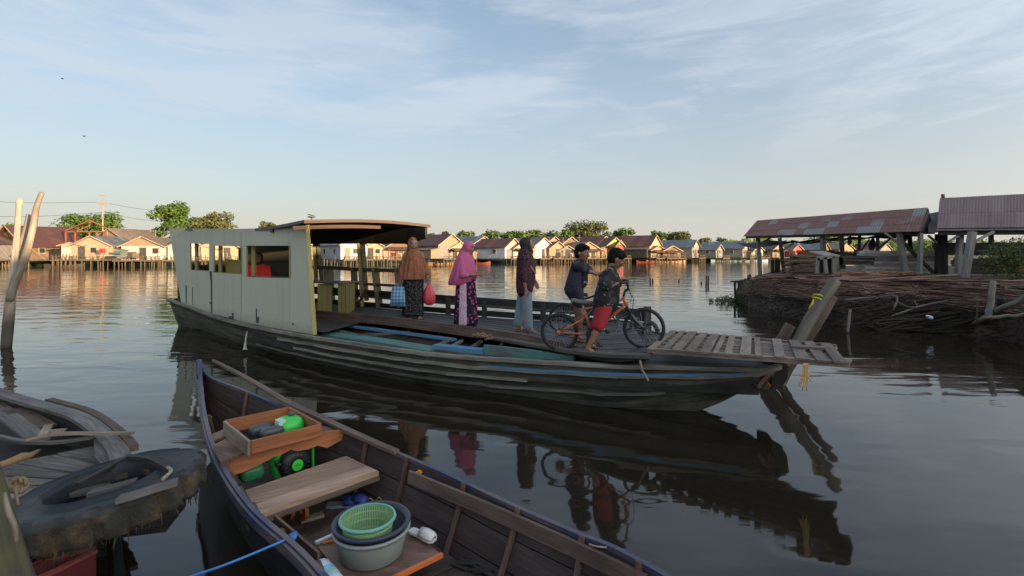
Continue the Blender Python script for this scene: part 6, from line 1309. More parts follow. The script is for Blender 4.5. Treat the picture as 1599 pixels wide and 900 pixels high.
# ---------------------------------------------------------------- foreground sampan
rs = random.Random(21)
def VP(px, py, a, c, off=0.0):           # on the upright plane through plan points a, c
    k = (px - 800) / F; d = V((c.x - a.x, c.y - a.y, 0)); n_ = V((d.y, -d.x, 0)).normalized(); a = V((a.x, a.y, 0)) + n_ * off
    # n.(k y - ax, y - ay) = 0
    y = (n_.x * a.x + n_.y * a.y) / (n_.x * k + n_.y); return V((k * y, y, H + (HY - py) / F * y))
def prism(q, pts, off, r=None, mi=0):
    pts = [V(p) for p in pts]; n = len(pts); i = len(q.v); off = V(off); q.v += pts + [p + off for p in pts]; r = rs.random() if r is None else r
    e = (pts[n // 2] - pts[0]).normalized(); o = (rs.random() * 9, rs.random() * 9); up_ = V((0, 0, 1)) if abs(e.z) < .8 else V((1, 0, 0))
    if abs(off.normalized().z) > .7: up_ = off.normalized().cross(e)
    uv = [(o[0] + p.dot(e), o[1] + p.dot(up_)) for p in pts]
    q.face(list(range(i, i + n)), uv, r, mi=mi); q.face(list(range(i + 2 * n - 1, i + n - 1, -1)), uv[::-1], r, mi=mi)
    for k in range(n): k2 = (k + 1) % n; q.face([i + k2, i + k, i + n + k, i + n + k2], [uv[k2], uv[k], (uv[k][0], uv[k][1] + .03), (uv[k2][0], uv[k2][1] + .03)], r * .8, mi=mi)
    return q
sam = thing('sampan', (-.8, 2.8, 0), 'narrow dark wooden sampan with blue-edged sides filling the bottom centre foreground', 'boat')
Lg = [P(311, 566, .80), P(313, 600, .66), P(315, 635, .56), P(325, 684, .50), P(342, 728, .46), P(368, 771, .44), P(400, 810, .43), P(453, 856, .43), P(497, 902, .43), V((-.42, 1.72, .44)), V((.1, 1.18, .45)), V((.7, .72, .5)), V((1.5, .34, .66))]
Rg = [P(312, 564, .80), P(330, 590, .67), P(383, 611, .58), P(432, 632, .53), P(500, 658, .49), P(560, 682, .46), P(617, 706, .45), P(700, 742, .44), P(800, 789, .44), P(900, 833, .44), P(1000, 877, .45), V((1.2, 1.35, .5)), V((1.52, .36, .66))]
SN = 72; LC = cat(Lg, SN); RC = cat(Rg, SN)
# re-pair the right side by nearest point so that frames run square across
def nearest(p): return min(range(SN + 1), key=lambda k: (RC[k] - p).length)
axd = V((.72, -.70, 0))
def sec(i, f, side, inn=0.0):            # f 0 gunwale, 1 chine
    a, c = (LC[i], RC[i]) if side == 0 else (RC[i], LC[i]); w_ = (c - a); W = w_.length; d = w_ / max(W, 1e-4)
    p = a + d * (min(.17, W * .36) * f ** 1.2 + inn); u = i / SN; bt = lerp(.42, -.10, min(1, u * 6)) if u < .17 else lerp(-.10, .2, max(0, (u - .85) / .15)); p.z = lerp(a.z, bt + (.12 if inn else 0), f); return p
q = MB(); FB2 = [0, .34, .68, 1.0]
for side in (0, 1):
    for k in range(3):
        for i in range(SN):
            a, c, d, e = sec(i, FB2[k], side), sec(i + 1, FB2[k], side), sec(i + 1, FB2[k + 1], side), sec(i, FB2[k + 1], side); q.quad(a, c, d, e, r=(k + side) * .3 + .1, uo=(i * .1, k * 2))
for i in range(SN): q.quad(sec(i, 1, 0), sec(i + 1, 1, 0), sec(i + 1, 1, 1), sec(i, 1, 1), r=.2)
q.build('hull', M['sampan_out'], sam)
q = MB()
for side in (0, 1):
    for k in range(3):
        for i in range(1, SN):
            a, c, d, e = sec(i, FB2[k], side, .022), sec(min(SN, i + 1), FB2[k], side, .022), sec(min(SN, i + 1), FB2[k + 1] - .012, side, .022), sec(i, FB2[k + 1] - .012, side, .022); q.quad(a, c, d, e, r=[.35, .75, .5][k] + rs.random() * .05, uo=(i * .1, k * 1.3 + side))
for i in range(1, SN): q.quad(sec(i, 1, 0, .02), sec(i + 1, 1, 0, .02), sec(i + 1, 1, 1, .02), sec(i, 1, 1, .02), r=.2)
q.build('hull_lining', M['sampan_in'], sam)
for nm, C_, side, s0, mt in (('gunwale', LC, 0, 0, 'blue_rail'), ('gunwale', RC, 1, 0, 'blue_rail')):
    q = MB(); k = s0
    while k < SN:
        e = min(SN, k + 24); o_ = [(RC[j] - LC[j]).normalized() * (1 if side == 0 else -1) if (RC[j] - LC[j]).length > .01 else V((0, 0, 0)) for j in range(k, e + 1)]
        q.plank([C_[j] + o_[j - k] * .016 + V((0, 0, .006)) for j in range(k, e + 1)], .027, .024); k = e
    q.build(nm, M[mt], sam)
q = MB(); q.plank([sec(j, .03, 0) + (LC[j] - RC[j]).normalized() * .012 for j in range(2, SN - 1)], .016, .05); q.build('rubbing_strip', M['blue_rail'], sam)
q = MB(); q.tube(cat([P(311, 562, .82), P(312, 575, .74), P(313, 590, .66)], 5), [.022, .03, .028], 8); q.build('stem_head', M['blue_rail'], sam)
q = MB(); prism(q, [LC[1], RC[1], RC[4], LC[3]], (0, 0, -.03)); q.build('bow_cap', M['sampan_in'], sam)
# ribs
gi = lambda px, C_: min(range(SN + 1), key=lambda k: abs(800 + F * C_[k].x / max(C_[k].y, .2) - px))
for px in (395, 455, 578, 648, 728, 810, 914, 1018):
    i = gi(px, RC); q = MB(); q.tube([sec(i, f, 1, .034) + V((0, 0, .02 if f == 0 else 0)) for f in (0, .3, .6, .9, 1)], [.018, .018, .018, .02, .022], 6, sm=False); q.build('rib', M['rib_wood'], sam)
for px in (318, 331, 350, 385, 430, 478):
    i = gi(px, LC) if px > 330 else [gi(px, LC), 9][0]; q = MB(); q.tube([sec(i, f, 0, .04) for f in (0.02, .3, .6, .9, 1)], [.022, .022, .022, .024, .03], 6, sm=False); q.build('rib', M['rib_wood'], sam)
# bow breasthook and frame
q = MB(); prism(q, [P(316, 617, .50), P(345, 612, .50), P(374, 607, .52), P(374, 618, .46), P(350, 618, .44), P(335, 628, .42), P(318, 626, .42)], (.02, .03, 0)); q.build('bow_frame', M['rib_wood'], sam)
q = MB(); q.tube([P(378, 612, .53), P(373, 632, .36), P(366, 655, .25)], .026, 7); q.build('bow_frame', M['rib_wood'], sam)
q = MB(); prism(q, [P(316, 590, .60), P(334, 590, .60), P(336, 612, .52), P(318, 616, .52)], (0, 0, -.03)); q.build('breasthook', M['rib_wood'], sam)
q = MB(); q.bar(P(319, 655, .45), P(331, 651, .45), .015, .012); q.build('bow_cleat', M['pale_wood'], sam)
# long plank riding on the right gunwale near the bow
q = MB(); pts = cat([P(333, 563, .62), P(360, 577, .62), P(400, 599, .60), P(445, 626, .58), P(500, 652, .53), P(560, 680, .485), P(620, 706, .475)], 14); q.plank(pts, .05, .022, wds=[.03, .05, .055, .055, .05])
tag(q.build('loose_plank', M['brown_wood']), 'long thin purple-brown plank lying on the sampan gunwale and jutting past its bow', 'plank')
q = MB(); q.plank(cat([P(470, 640, .53), P(520, 662, .49), P(560, 678, .475)], 6), .035, .012); q.build('gunwale_batten', M['pale_wood'], sam)
q = MB(); q.tube(cat([P(311, 562, .82), P(320, 566, .72), P(334, 568, .64)], 8), .006, 5); tag(q.build('bow_cord', M['rubber']), 'thin dark cord from the sampan stem to the loose plank', 'cord')
# floor boards
def fpt(i, v, z):
    a, c = sec(i, .93, 0, .02), sec(i, .93, 1, .02); p = a.lerp(c, v); p.z = z; return p
q = MB(); ii = gi(400, LC)
M['floor_wood'] = wood('floor_wood', (.075, .05, .038), (.21, .145, .11), rough=.7, stain=(.02, .018, .016), stain_amt=.7, var=.5)
for i in range(8, SN - 6, 2):
    for v0 in (0.02,):
        a, c, d, e = fpt(i, .02, .095), fpt(min(SN, i + 2), .02, .095), fpt(min(SN, i + 2), .98, .095), fpt(i, .98, .095); g_ = axd * .006
        prism(q, [a + g_, c - g_, d - g_, e + g_], (0, 0, .018 + rs.uniform(-.004, .006)))
q.build('floorboard', M['floor_wood'], sam)
# stringer board along the right side
a_, c_ = P(640, 735, .37), P(986, 891, .36); q = MB()
tp = [P(x, y, .44) for x, y in ((638, 736), (733, 775), (806, 806), (902, 849), (1010, 901))]; q.loft([[p, p + V((0, 0, -.075)) + V((-.004, -.006, 0)), p + V((.01, .016, -.075)), p + V((.012, .018, 0))] for p in cat(tp, 10)], caps=True, sm=False); q.build('stringer', M['brown_wood'], sam)
# thwart
q = MB(); T = [P(383, 766, .36), P(541, 712, .36), P(592, 736, .36), P(404, 803, .36)]; m1_, m2_ = T[0].lerp(T[3], .62), T[1].lerp(T[2], .62)
prism(q, [T[0], T[1], m2_, m1_], (0, 0, -.03)); prism(q, [m1_ + axd * .004, m2_ + axd * .004, T[2], T[3]], (0, 0, -.03)); q.build('thwart', M['bench_wood'], sam)
q = MB(); q.bar(T[3] + V((.0, .0, -.045)), T[2] + V((.0, .0, -.045)), .025, .028); q.build('thwart_beam', M['brown_wood'], sam)
q = MB(); prism(q, [P(368, 762, .40), P(378, 759, .38), P(399, 795, .36), P(390, 800, .37)], (0, 0, -.12)); q.build('thwart_chock', M['rib_wood'], sam)
# ---- engine cover: crosspiece, box, side boards
cov = thing('engine_box', P(440, 690, .45), 'open orange-brown wooden box on an arched crosspiece set over the green engine', 'box')
a_, c_ = P(345, 735, .42), P(543, 678, .45)
out = [(343, 729), (392, 705), (392, 702), (500, 673), (500, 676), (536, 672), (545, 675), (541, 684), (511, 700), (497, 696), (480, 702), (464, 705), (455, 702), (445, 708), (429, 713), (418, 720), (405, 726), (377, 739), (352, 745)]
q = MB(); prism(q, [VP(x, y, a_, c_) for x, y in out], (-.018, .02, 0), r=.9); q.build('crosspiece', M['orange_wood'], cov)
BL, BR, FR, FL = P(353, 657, .60), P(450, 636.5, .60), P(499.5, 662, .60), P(392, 688, .60)
def side(a, c, h, t_=.018, mt='orange_wood', r=None):
    d = (c - a).normalized(); n_ = V((d.y, -d.x, 0)) * t_; q = MB(); q.hexa([a, a + n_, a + n_ - V((0, 0, h)), a - V((0, 0, h)), c, c + n_, c + n_ - V((0, 0, h)), c - V((0, 0, h))], r=r); q.build('box_side', M[mt], cov)
side(FL, FR, .085, r=.8); side(FR, BR, .10, r=.5); side(BR, BL, .10, r=.7); side(BL, FL, .10, mt='pale_wood', r=.6)
q = MB(); prism(q, [P(324, 681, .5), P(351, 670, .5), P(363, 677, .5), P(332, 688, .5)], (0, 0, -.02)); q.build('side_board', M['board_wood'], cov)
q = MB(); prism(q, [P(335, 694, .5), P(364, 680, .5), P(391, 703, .5), P(358, 716, .5)], (0, 0, -.02)); q.build('side_board', M['board_wood'], cov)
q = MB(); prism(q, [P(358, 716, .5), P(335, 694, .5), P(333, 702, .5), P(345, 722, .5)], (0, 0, -.06)); q.build('side_board', M['rib_wood'], cov)
q = MB(); prism(q, [P(500, 664, .5), P(532, 671, .48), P(535, 675, .47), P(501, 674, .5)], (0, 0, -.02)); q.build('side_board', M['brown_wood'], cov)
# ---- engine
eng = thing('boat_engine', P(450, 700, .15), 'small green petrol engine with a black round fan cover sitting under the wooden box', 'engine')
M['eng_green'] = plain('engine_green', (.04, .50, .06), .35, sc=5, var=.06); M['eng_dark'] = plain('engine_dark', (.05, .055, .065), .4, sc=10); M['eng_black'] = plain('engine_black', (.012, .012, .013), .45)
tk = P(452, 663, .54); bx_ = (FR - FL).normalized(); by_ = V((-bx_.y, bx_.x, 0)); rot = Matrix((bx_, by_, V((0, 0, 1)))).transposed()
def rbox(q, c, sx, sy, sz, p=3.2, n=20, m=10, taper=.0, mi=0):
    c = V(c); rings = []
    for i in range(m + 1):
        ph = -math.pi / 2 + math.pi * i / m; z = math.copysign(abs(math.sin(ph)) ** (2 / p), math.sin(ph)); r_ = max(.02, abs(math.cos(ph)) ** (2 / p)) * (1 - taper * (z + 1) / 2)
        rings.append([c + rot @ V((sx / 2 * r_ * math.copysign(abs(math.cos(a)) ** (2 / p), math.cos(a)), sy / 2 * r_ * math.copysign(abs(math.sin(a)) ** (2 / p), math.sin(a)), sz / 2 * z)) for a in [2 * math.pi * k / n for k in range(n)]])
    q.loft(rings, caps=True, mi=mi)
q = MB(); rbox(q, tk - V((0, 0, .0)), .21, .22, .12, taper=.15); q.build('fuel_tank', M['eng_green'], eng)
q = MB(); c = tk + V((0, 0, .062)) + bx_ * .03 + by_ * .03; q.tube([c, c + V((0, 0, .014))], .028, 16); q.build('fuel_cap', M['eng_dark'], eng)
q = MB(); c = tk + V((0, 0, .035)) - bx_ * .075 - by_ * .03; q.box(c, .05, .08, .05, rot=rot); q.build('tank_decal', plain('decal', (.42, .62, .50), .5), eng)
for dx, dy in ((-.19, .04), (-.15, -.07)):
    q = MB(); rbox(q, tk + bx_ * dx + by_ * dy + V((0, 0, -.005)), .17, .095, .085, p=3); q.build('air_filter', M['eng_dark'], eng)
fc = VP(462, 724, a_, c_, off=-.10); fn = V((bx_.y, -bx_.x, 0)); 
q = MB(); rbox(q, fc + by_ * .13, .27, .20, .27, p=4); q.build('crankcase', M['eng_green'], eng)
q = MB(); q.tube([fc + by_ * .035, fc, fc - by_ * .03, fc - by_ * .04], [.118, .118, .10, .06], 28); q.build('fan_cover', M['eng_black'], eng)
q = MB()
for k in range(18):
    a = 2 * math.pi * k / 18; d = bx_ * math.cos(a) + V((0, 0, math.sin(a))); q.bar(fc - by_ * .036 + d * .05, fc - by_ * .034 + d * .092, .006, .006)
q.build('fan_grille', M['eng_dark'], eng)
q = MB(); q.tube([fc - by_ * .038, fc - by_ * .047], [.042, .039], 24); dsk = q.build('fan_hub', plain('hub_green', (.06, .62, .05), .4), eng)
for k, (x, w_) in enumerate(((-.018, .004), (-.010, .005), (.0, .004), (.009, .005), (.018, .004))):
    q = MB(); q.box(fc - by_ * .048 + bx_ * x + V((0, 0, .002)), w_, .002, .012, rot=rot); q.build('hub_mark', plain('mark_green', (.02, .18, .03), .5) if 'mark_green' not in MATS else MATS['mark_green'], dsk)
q = MB(); c = fc - bx_ * .14 + V((0, 0, .03)); q.tube([c, c + bx_ * .03 - by_ * .02], .014, 8); q.tube([c, c + V((0, 0, .03))], .008, 6); q.build('starter_grip', M['eng_black'], eng)
q = MB(); q.box(fc + bx_ * .125 + V((0, 0, .03)) - by_ * .01, .012, .02, .17, rot=rot); q.build('bracket', M['eng_green'], eng)
q = MB(); rbox(q, VP(397, 742, a_, c_, off=-.06) + by_ * .06, .16, .12, .10, p=3.5); tag(q.build('green_canister', plain('canister_green', (.02, .16, .06), .4)), 'dark green plastic canister lying left of the engine by the thwart', 'canister')
# ---- things lying in the sampan
FLZ = .115; 
pb = thing('plywood_board', P(590, 870, .22), 'stained plywood board with a bright orange edge lying under the grey tub', 'board')
q = MB(); c4 = [P(496, 853, .235), P(641, 822, .235), P(691, 868, .235), P(560, 932, .235)]; prism(q, c4, (0, 0, -.014), r=.8); q.build('panel', M['board_wood'], pb)
q = MB(); q.bar(c4[2] + V((0, 0, .004)), c4[3] + V((0, 0, .004)), .02, .022); q.build('orange_edge', plain('edge_orange', (.62, .15, .04), .5, sc=14, var=.3), pb)
q = MB(); a, c = c4[0].lerp(c4[1], .05), c4[0].lerp(c4[1], .25); q.bar(a + V((0, 0, .01)), c + V((0, 0, .01)), .012, .01, ); q.build('red_edge', MATS['edge_orange'], pb)
q = MB(); q.bar(P(493, 848, .25), P(520, 836, .25), .022, .012); tag(q.build('white_stick', plain('white_plastic', (.62, .60, .58), .4)), 'short flat white stick lying by the corner of the plywood board', 'stick')
ctr = P(582, 816, .40); ctr.z = 0
def ring_profile(q, c, prof, n=56, ex=1.0):
    q.loft([[V((c.x + r_ * math.cos(a) * ex, c.y + r_ * math.sin(a), z)) for a in [2 * math.pi * k / n for k in range(n)]] for r_, z in prof])
tub = thing('washing_tub', (ctr.x, ctr.y, .237), 'round grey plastic tub standing on the plywood board with basins nested in it', 'tub')
ctr = P(581, 822, .385); ctr.z = 0; B0 = .237
q = MB(); ring_profile(q, ctr, [(.02, B0), (.150, B0), (.163, B0 + .012), (.186, B0 + .115), (.190, B0 + .135), (.203, B0 + .138), (.205, B0 + .150), (.192, B0 + .153), (.184, B0 + .145), (.178, B0 + .12), (.155, B0 + .012), (.02, B0 + .01)]); q.build('bowl', plain('tub_grey', (.27, .30, .28), .38, sc=4, var=.08), tub)
q = MB(); ring_profile(q, ctr + V((0, .0, 0)), [(.02, B0 + .04), (.135, B0 + .04), (.176, B0 + .145), (.184, B0 + .165), (.203, B0 + .170), (.208, B0 + .180), (.202, B0 + .187), (.182, B0 + .184), (.172, B0 + .165), (.127, B0 + .05), (.02, B0 + .048)])
tag(q.build('black_basin', plain('basin_navy', (.030, .033, .05), .35, sc=4)), 'dark navy basin with a thick rim nested in the grey tub', 'basin')
c2 = ctr + V((-.018, -.012, 0)); q = MB(); ring_profile(q, c2, [(.135, B0 + 0.207), (.146, B0 + 0.208), (.150, B0 + 0.198), (.143, B0 + 0.190), (.134, B0 + 0.194), (.135, B0 + 0.207)]); col_ = thing('colander', (c2.x, c2.y, B0 + 0.032), 'pale green slotted colander on top of the nested basins', 'colander')
q.build('rim', plain('colander_rim', (.16, .36, .30), .4), col_)
q = MB(); n = 84
for k in range(n):
    a = 2 * math.pi * k / n; d = V((math.cos(a), math.sin(a), 0)); t_ = V((-d.y, d.x, 0)); pr = [(.134, B0 + 0.200), (.130, B0 + 0.152), (.12, B0 + 0.092), (.105, B0 + 0.057)]
    q.loft([[c2 + d * r_ + t_ * .0028 + V((0, 0, z)), c2 + d * r_ - t_ * .0028 + V((0, 0, z)), c2 + d * (r_ - .003) - t_ * .0028 + V((0, 0, z)), c2 + d * (r_ - .003) + t_ * .0028 + V((0, 0, z))] for r_, z in pr], sm=False, r=.5)
for r_, z in ((.1315, B0 + 0.167), (.126, B0 + 0.127), (.117, B0 + 0.087)): ring_profile(q, c2, [(r_, z), (r_ + .002, z + .006), (r_ - .003, z + .006), (r_, z)])
ring_profile(q, c2, [(.004, B0 + 0.050), (.09, B0 + 0.050), (.108, B0 + 0.060), (.104, B0 + 0.064), (.088, B0 + 0.056), (.004, B0 + 0.056)])
q.build('basket', plain('colander_green', (.26, .42, .20), .45, sc=6), col_); 
def slipper(loc, d, s_, mt, label, sole=None, nm='sandal', closed=True):
    o = thing(nm, loc, label, 'sandal'); d = V(d).normalized(); r_ = V((d.y, -d.x, 0)); out = [(-.13, .030), (-.10, .038), (-.03, .033), (.05, .045), (.10, .044), (.13, .025)]
    q = MB(); q.loft([[loc + d * y * s_ + r_ * w_ * s_ * e + V((0, 0, z)) for e, z in ((-1, 0), (1, 0), (1, .02 * s_), (-1, .02 * s_))] for y, w_ in out], caps=True, sm=False); q.build('sole', sole or mt, o)
    q = MB(); q.loft([[loc + d * y * s_ + r_ * math.cos(a) * w_ * s_ + V((0, 0, .018 * s_ + math.sin(a) * hh * s_)) for a in [math.pi * k / 8 for k in range(9)]] for y, w_, hh in ((-.01, .038, .045), (.05, .044, .05), (.10, .042, .04), (.128, .024, .02))], closed=False); ob = q.build('strap', mt, o); md = ob.modifiers.new('t', 'SOLIDIFY'); md.thickness = .006
blue = plain('shoe_blue', (.035, .06, .30), .5); slipper(P(540, 790, .12), (1, .15, 0), .95, blue, 'blue rubber shoe with a grey sole lying near the thwart', plain('sole_grey', (.2, .22, .3), .6)); slipper(P(556, 783, .15), (.9, -.5, 0), .8, blue, 'second blue rubber shoe resting crosswise behind the first')
wht = MATS['white_plastic']; slipper(P(660, 838, .25), (.8, -.55, 0), .72, wht, 'white slipper half hidden behind the grey tub on the plywood edge', wht)
q = MB(); q.tube(cat([P(573, 786, .14), P(578, 778, .19), P(586, 784, .15), P(592, 777, .2), P(600, 787, .14)], 20), .003, 5); tag(q.build('yellow_wire', plain('wire_yellow', (.5, .36, .06), .5)), 'looped thin yellow wire beside the blue shoes', 'wire')
for px, py, l in ((452, 797, 'left'), (474, 797, 'right')):
    c = P(px, py, .20); q = MB(); q.tube([c - bx_ * .012, c + bx_ * .012], .062, 22); q.tube([c - bx_ * .03, c + bx_ * .03], .02, 10); tag(q.build('orange_float', plain('float_orange', (.35, .12, .03), .5) if 'float_orange' not in MATS else MATS['float_orange']), f'{l} of two round orange-brown discs under the thwart', 'disc')
q = MB(); c = P(488, 811, .12); q.box(c + V((0, 0, .012)), .14, .05, .02, rot=Matrix.Rotation(.55, 3, 'Z')); tag(q.build('wood_offcut', M['pale_wood']), 'small pale wood offcut on the floor near the blue shoes', 'offcut')
tray = thing('side_tray', P(455, 850, .2), 'narrow dark wooden tray along the left side of the sampan near the blue rope', 'tray')
for a, c in ((P(430, 818, .32), P(498, 878, .32)), (P(417, 826, .34), P(480, 892, .34))): q = MB(); q.bar(a, c, .014, .10); q.build('tray_side', M['rib_wood'], tray)
q = MB(); prism(q, [P(417, 830, .25), P(430, 822, .25), P(498, 883, .25), P(480, 895, .25)], (0, 0, -.015)); q.build('tray_floor', M['board_wood'], tray)
q = MB(); q.bar(P(461, 860, .30), P(480, 878, .30), .02, .008); tag(q.build('white_peg', wht), 'white plastic strip lying in the side tray', 'strip')
q = MB(); q.tube(cat([P(290, 903, .35), P(345, 885, .40), P(400, 863, .43), P(440, 846, .45), P(458, 838, .40)], 16), .0058, 6)
for k in range(5): c = P(458, 837, .40); q.tube([c + V((.016 * math.cos(a + k), .016 * math.sin(a), .012 * math.sin(a * 2 + k))) for a in [j * .9 for j in range(8)]], .006, 5)
tag(q.build('blue_rope', plain('rope_blue', (.05, .20, .52), .6)), 'bright blue rope stretched over the left gunwale to a knot inside', 'rope')
def bottle(c0, c1, r_, label, lab_mat, nm='plastic_bottle', squash=.8):
    d = (c1 - c0).normalized(); L = (c1 - c0).length; o = thing(nm, c0, label, 'bottle'); q = MB(); u = [0, .03, .08, .5, .52, .85, .92, .95, 1.0]; rr_ = [.7, .95, 1, 1, .97, 1, .75, .4, .36]
    q.tube([c0 + d * L * x for x in u], [r_ * .7, r_ * .95, r_, r_, r_ * .96, r_, r_ * .98, r_ * .6, r_ * .35], 18, flat=squash); q.build('bottle_body', MATS['bottle_white'], o)
    q = MB(); q.tube([c0 + d * L * .3, c0 + d * L * .62], r_ * 1.015, 18, flat=squash, caps=False); q.build('label', lab_mat, o)
    q = MB(); q.tube([c1, c1 + d * .018], r_ * .4, 10); q.build('cap', wht, o)
plain('bottle_white', (.55, .60, .68), .3, sc=9, var=.12, bs=.2)
m, t, b = newmat('label_bluegreen'); g = t.add('ShaderNodeTexCoord').outputs['UV']; setb(t, b, t.ramp(t.noise(t.scale(g, (22, 5, 1)), 1.0, 2), [(.40, (.50, .62, .70)), (.47, (.10, .35, .60)), (.55, (.55, .60, .70)), (.62, (.20, .50, .35))]), .35)
m2_l, t, b = newmat('label_green'); g = t.add('ShaderNodeTexCoord').outputs['UV']; setb(t, b, t.ramp(t.noise(t.scale(g, (26, 8, 1)), 1.0, 2), [(.42, (.03, .32, .09)), (.5, (.62, .68, .62)), (.6, (.06, .45, .14))]), .35)
bottle(P(499, 884, .30), P(534, 925, .30), .050, 'fat white bottle with a blue-green printed label by the left gunwale', m)
bottle(P(978, 877, .40), P(1030, 905, .40), .024, 'slim crumpled white bottle with a green label wedged behind the right stringer', m2_l)
q = MB(); 
for k in range(7): a = k * .9; q.ell(P(655, 738, .41) + V((.014 * math.cos(a), .012 * math.sin(a), .004 * (k % 3))), .012, .008, .006, 8, 5, Matrix.Rotation(a, 3, 'Z'))
tag(q.build('orange_blossom', plain('blossom_orange', (.75, .25, .02), .6)), 'tiny bright orange blossom on the right side of the sampan', 'blossom')
q = MB()
for k in range(16): a = P(720 + rs.uniform(-28, 40), 876 + rs.uniform(-8, 18), .125); an = rs.uniform(-.9, .2); q.bar(a, a + V((math.cos(an), math.sin(an), .03)) * rs.uniform(.06, .2), rs.uniform(.01, .03), .008)
tag(q.build('wood_scraps', M['dark_wood']), 'scatter of dark splinters and scraps on the sampan floor near the right ribs', 'scraps', kind='stuff')
q = MB(); q.tube(cat([P(920, 850, .44), P(930, 853, .45), P(946, 855, .45), P(950, 852, .45)], 8), .005, 5); tag(q.build('frayed_twine', M['rope']), 'frayed pale twine hanging over the right gunwale', 'twine')

# ---------------------------------------------------------------- grey boat at the left
gb = thing('grey_boat', (-4, 3.9, 0), 'weathered grey plank boat with a blunt bow entering from the left edge', 'boat')
G1 = cat([V((-6.6, 5.75, .5)), P(0, 609, .46), P(48, 624, .45), P(95, 637, .45), P(131, 649, .45), P(167, 674, .44), P(197, 711, .43), V((-2.50, 3.14, .42))], 36)
G2 = cat([V((-7.0, 4.6, .5)), V((-5.6, 3.9, .46)), V((-4.7, 3.45, .45)), V((-4.1, 3.15, .45)), V((-3.6, 2.95, .45)), V((-3.1, 2.85, .44)), V((-2.7, 2.9, .43)), V((-2.48, 3.05, .42))], 36)
q = MB()
for i in range(36):
    for s_, A_, B2 in ((0, G1, G2), (1, G2, G1)):
        a, c = A_[i], A_[i + 1]; ia, ic = (B2[i] - a) * .12, (B2[i + 1] - c) * .12; q.quad(a, c, c + ic + V((0, 0, -.55)), a + ia + V((0, 0, -.55)), r=.4, uo=(i * .15, s_))
q.build('hull', M['sampan_out'], gb)
for A_, B2 in ((G1, G2), (G2, G1)):
    q = MB(); q.plank([p + (B2[k] - p).normalized() * .05 for k, p in enumerate(A_)], .12, .03); q.build('gunwale', M['grey_wood'], gb)
q = MB(); q.plank([p + V((.03, .05, .0)) for p in G1[12:31]], .06, .045); q.build('outer_rail', M['brown_wood'], gb)
q = MB(); q.plank([p + V((-.03, -.05, -.10)) for p in G1[:28]], .02, .16); q.build('inner_plank', M['dark_wood'], gb)
q = MB(); prism(q, [P(147, 684, .43), P(172, 680, .44), P(197, 712, .42), P(190, 724, .42), P(160, 728, .42), P(148, 712, .42)], (0, 0, -.05)); q.build('bow_block', M['grey_wood'], gb)
for pts in ([(90, 708), (146, 697), (153, 717), (98, 712)], [(86, 710), (98, 713), (152, 724), (120, 738), (20, 722)], [(0, 728), (20, 723), (118, 739), (86, 747), (0, 742)], [(0, 744), (86, 749), (70, 764), (0, 775)]):
    q = MB(); prism(q, [P(x, y, .34 + rs.uniform(-.01, .01)) for x, y in pts], (0, 0, -.03)); q.build('floorboard', M['grey_wood'], gb)
q = MB(); prism(q, [P(-60, 700, .18), P(150, 690, .18), P(160, 730, .18), P(-60, 790, .18)], (0, 0, -.02)); q.build('bilge_floor', M['dark_wood'], gb)
for a, c, w_, mt in (((0, 640), (62, 688), .13, 'grey_wood'), ((22, 640), (70, 668), .16, 'brown_wood'), ((-5, 632), (20, 648), .1, 'brown_wood'), ((66, 682), (78, 664), .06, 'pale_wood'), ((88, 672), (80, 680), .16, 'pale_wood')):
    q = MB(); q.bar(P(*a, .38), P(*c, .36), w_, .025); q.build('side_plank', M[mt], gb)
q = MB(); q.plank(cat([P(-5, 681, .43), P(40, 690, .44), P(90, 691, .44), P(145, 683, .46)], 12), .035, .02); q.build('curved_batten', M['grey_wood'], gb)
q = MB(); q.plank(cat([P(40, 688, .47), P(75, 680, .48), P(107, 677, .49), P(160, 677, .5), P(209, 676, .5)], 12), .04, .016, wds=[.012, .035, .045, .04, .035, .03]); tag(q.build('narrow_board', M['pale_wood']), 'narrow pale board laid across the grey boat and jutting over the water', 'board')
q = MB(); q.tube(cat([P(-20, 733, .42), P(15, 722, .43), P(35, 714, .43), P(48, 711, .42), P(62, 703, .38)], 10), [.02, .024, .03, .02, .01], 7); tag(q.build('frayed_rope_end', plain('rope_brown', (.26, .15, .08), .9, sc=60, var=.4, bs=.4)), 'thick brown frayed rope end lying inside the grey boat', 'rope')
# ---------------------------------------------------------------- truck tyre fender
ty = thing('truck_tyre', D(172, 778, 2.88), 'huge worn black truck tyre used as a fender, its tread caked with brown mud', 'tyre')
tc0 = D(168, 770, 2.88); nz = V((-.15, -.03, 1)).normalized(); nx_ = V((1, 0, 0)); nx_ = (nx_ - nz * nx_.dot(nz)).normalized(); ny_ = nz.cross(nx_)
prof = [(.268, .0), (.275, .055), (.292, .085), (.308, .066), (.33, .052), (.36, .060), (.385, .056), (.41, .070), (.44, .062), (.452, .074), (.474, .064), (.490, .035), (.492, -.02), (.490, -.07), (.474, -.10), (.43, -.105), (.36, -.10), (.30, -.08), (.270, -.05)]
q = MB(); n = 180; rings = []
for k in range(n + 1):
    a = 2 * math.pi * (k % n) / n; rad_ = nx_ * math.cos(a) + ny_ * math.sin(a) * .93; g = []
    for j, (r_, z) in enumerate(prof):
        w_ = mnoise.noise(rad_ * 2.2 + V((0, 0, z * 4))) * .014 + (mnoise.noise(rad_ * 9 + V((3, 0, z * 9))) * (.014 if 11 <= j <= 15 else .003)); lug = (.007 if ((k + (j % 2) * 2) % 9 < 6) else -.018) if 10 <= j <= 14 else 0
        g.append(tc0 + rad_ * (r_ + w_ + lug) + nz * (z + w_ * .6))
    rings.append(g)
base = len(q.v); q.loft(rings, mi=0, r=.5)
P_ = len(prof)
for fi in range(len(q.f)):
    j = fi % P_
    if 11 <= j <= 15: q.mi[fi] = 1
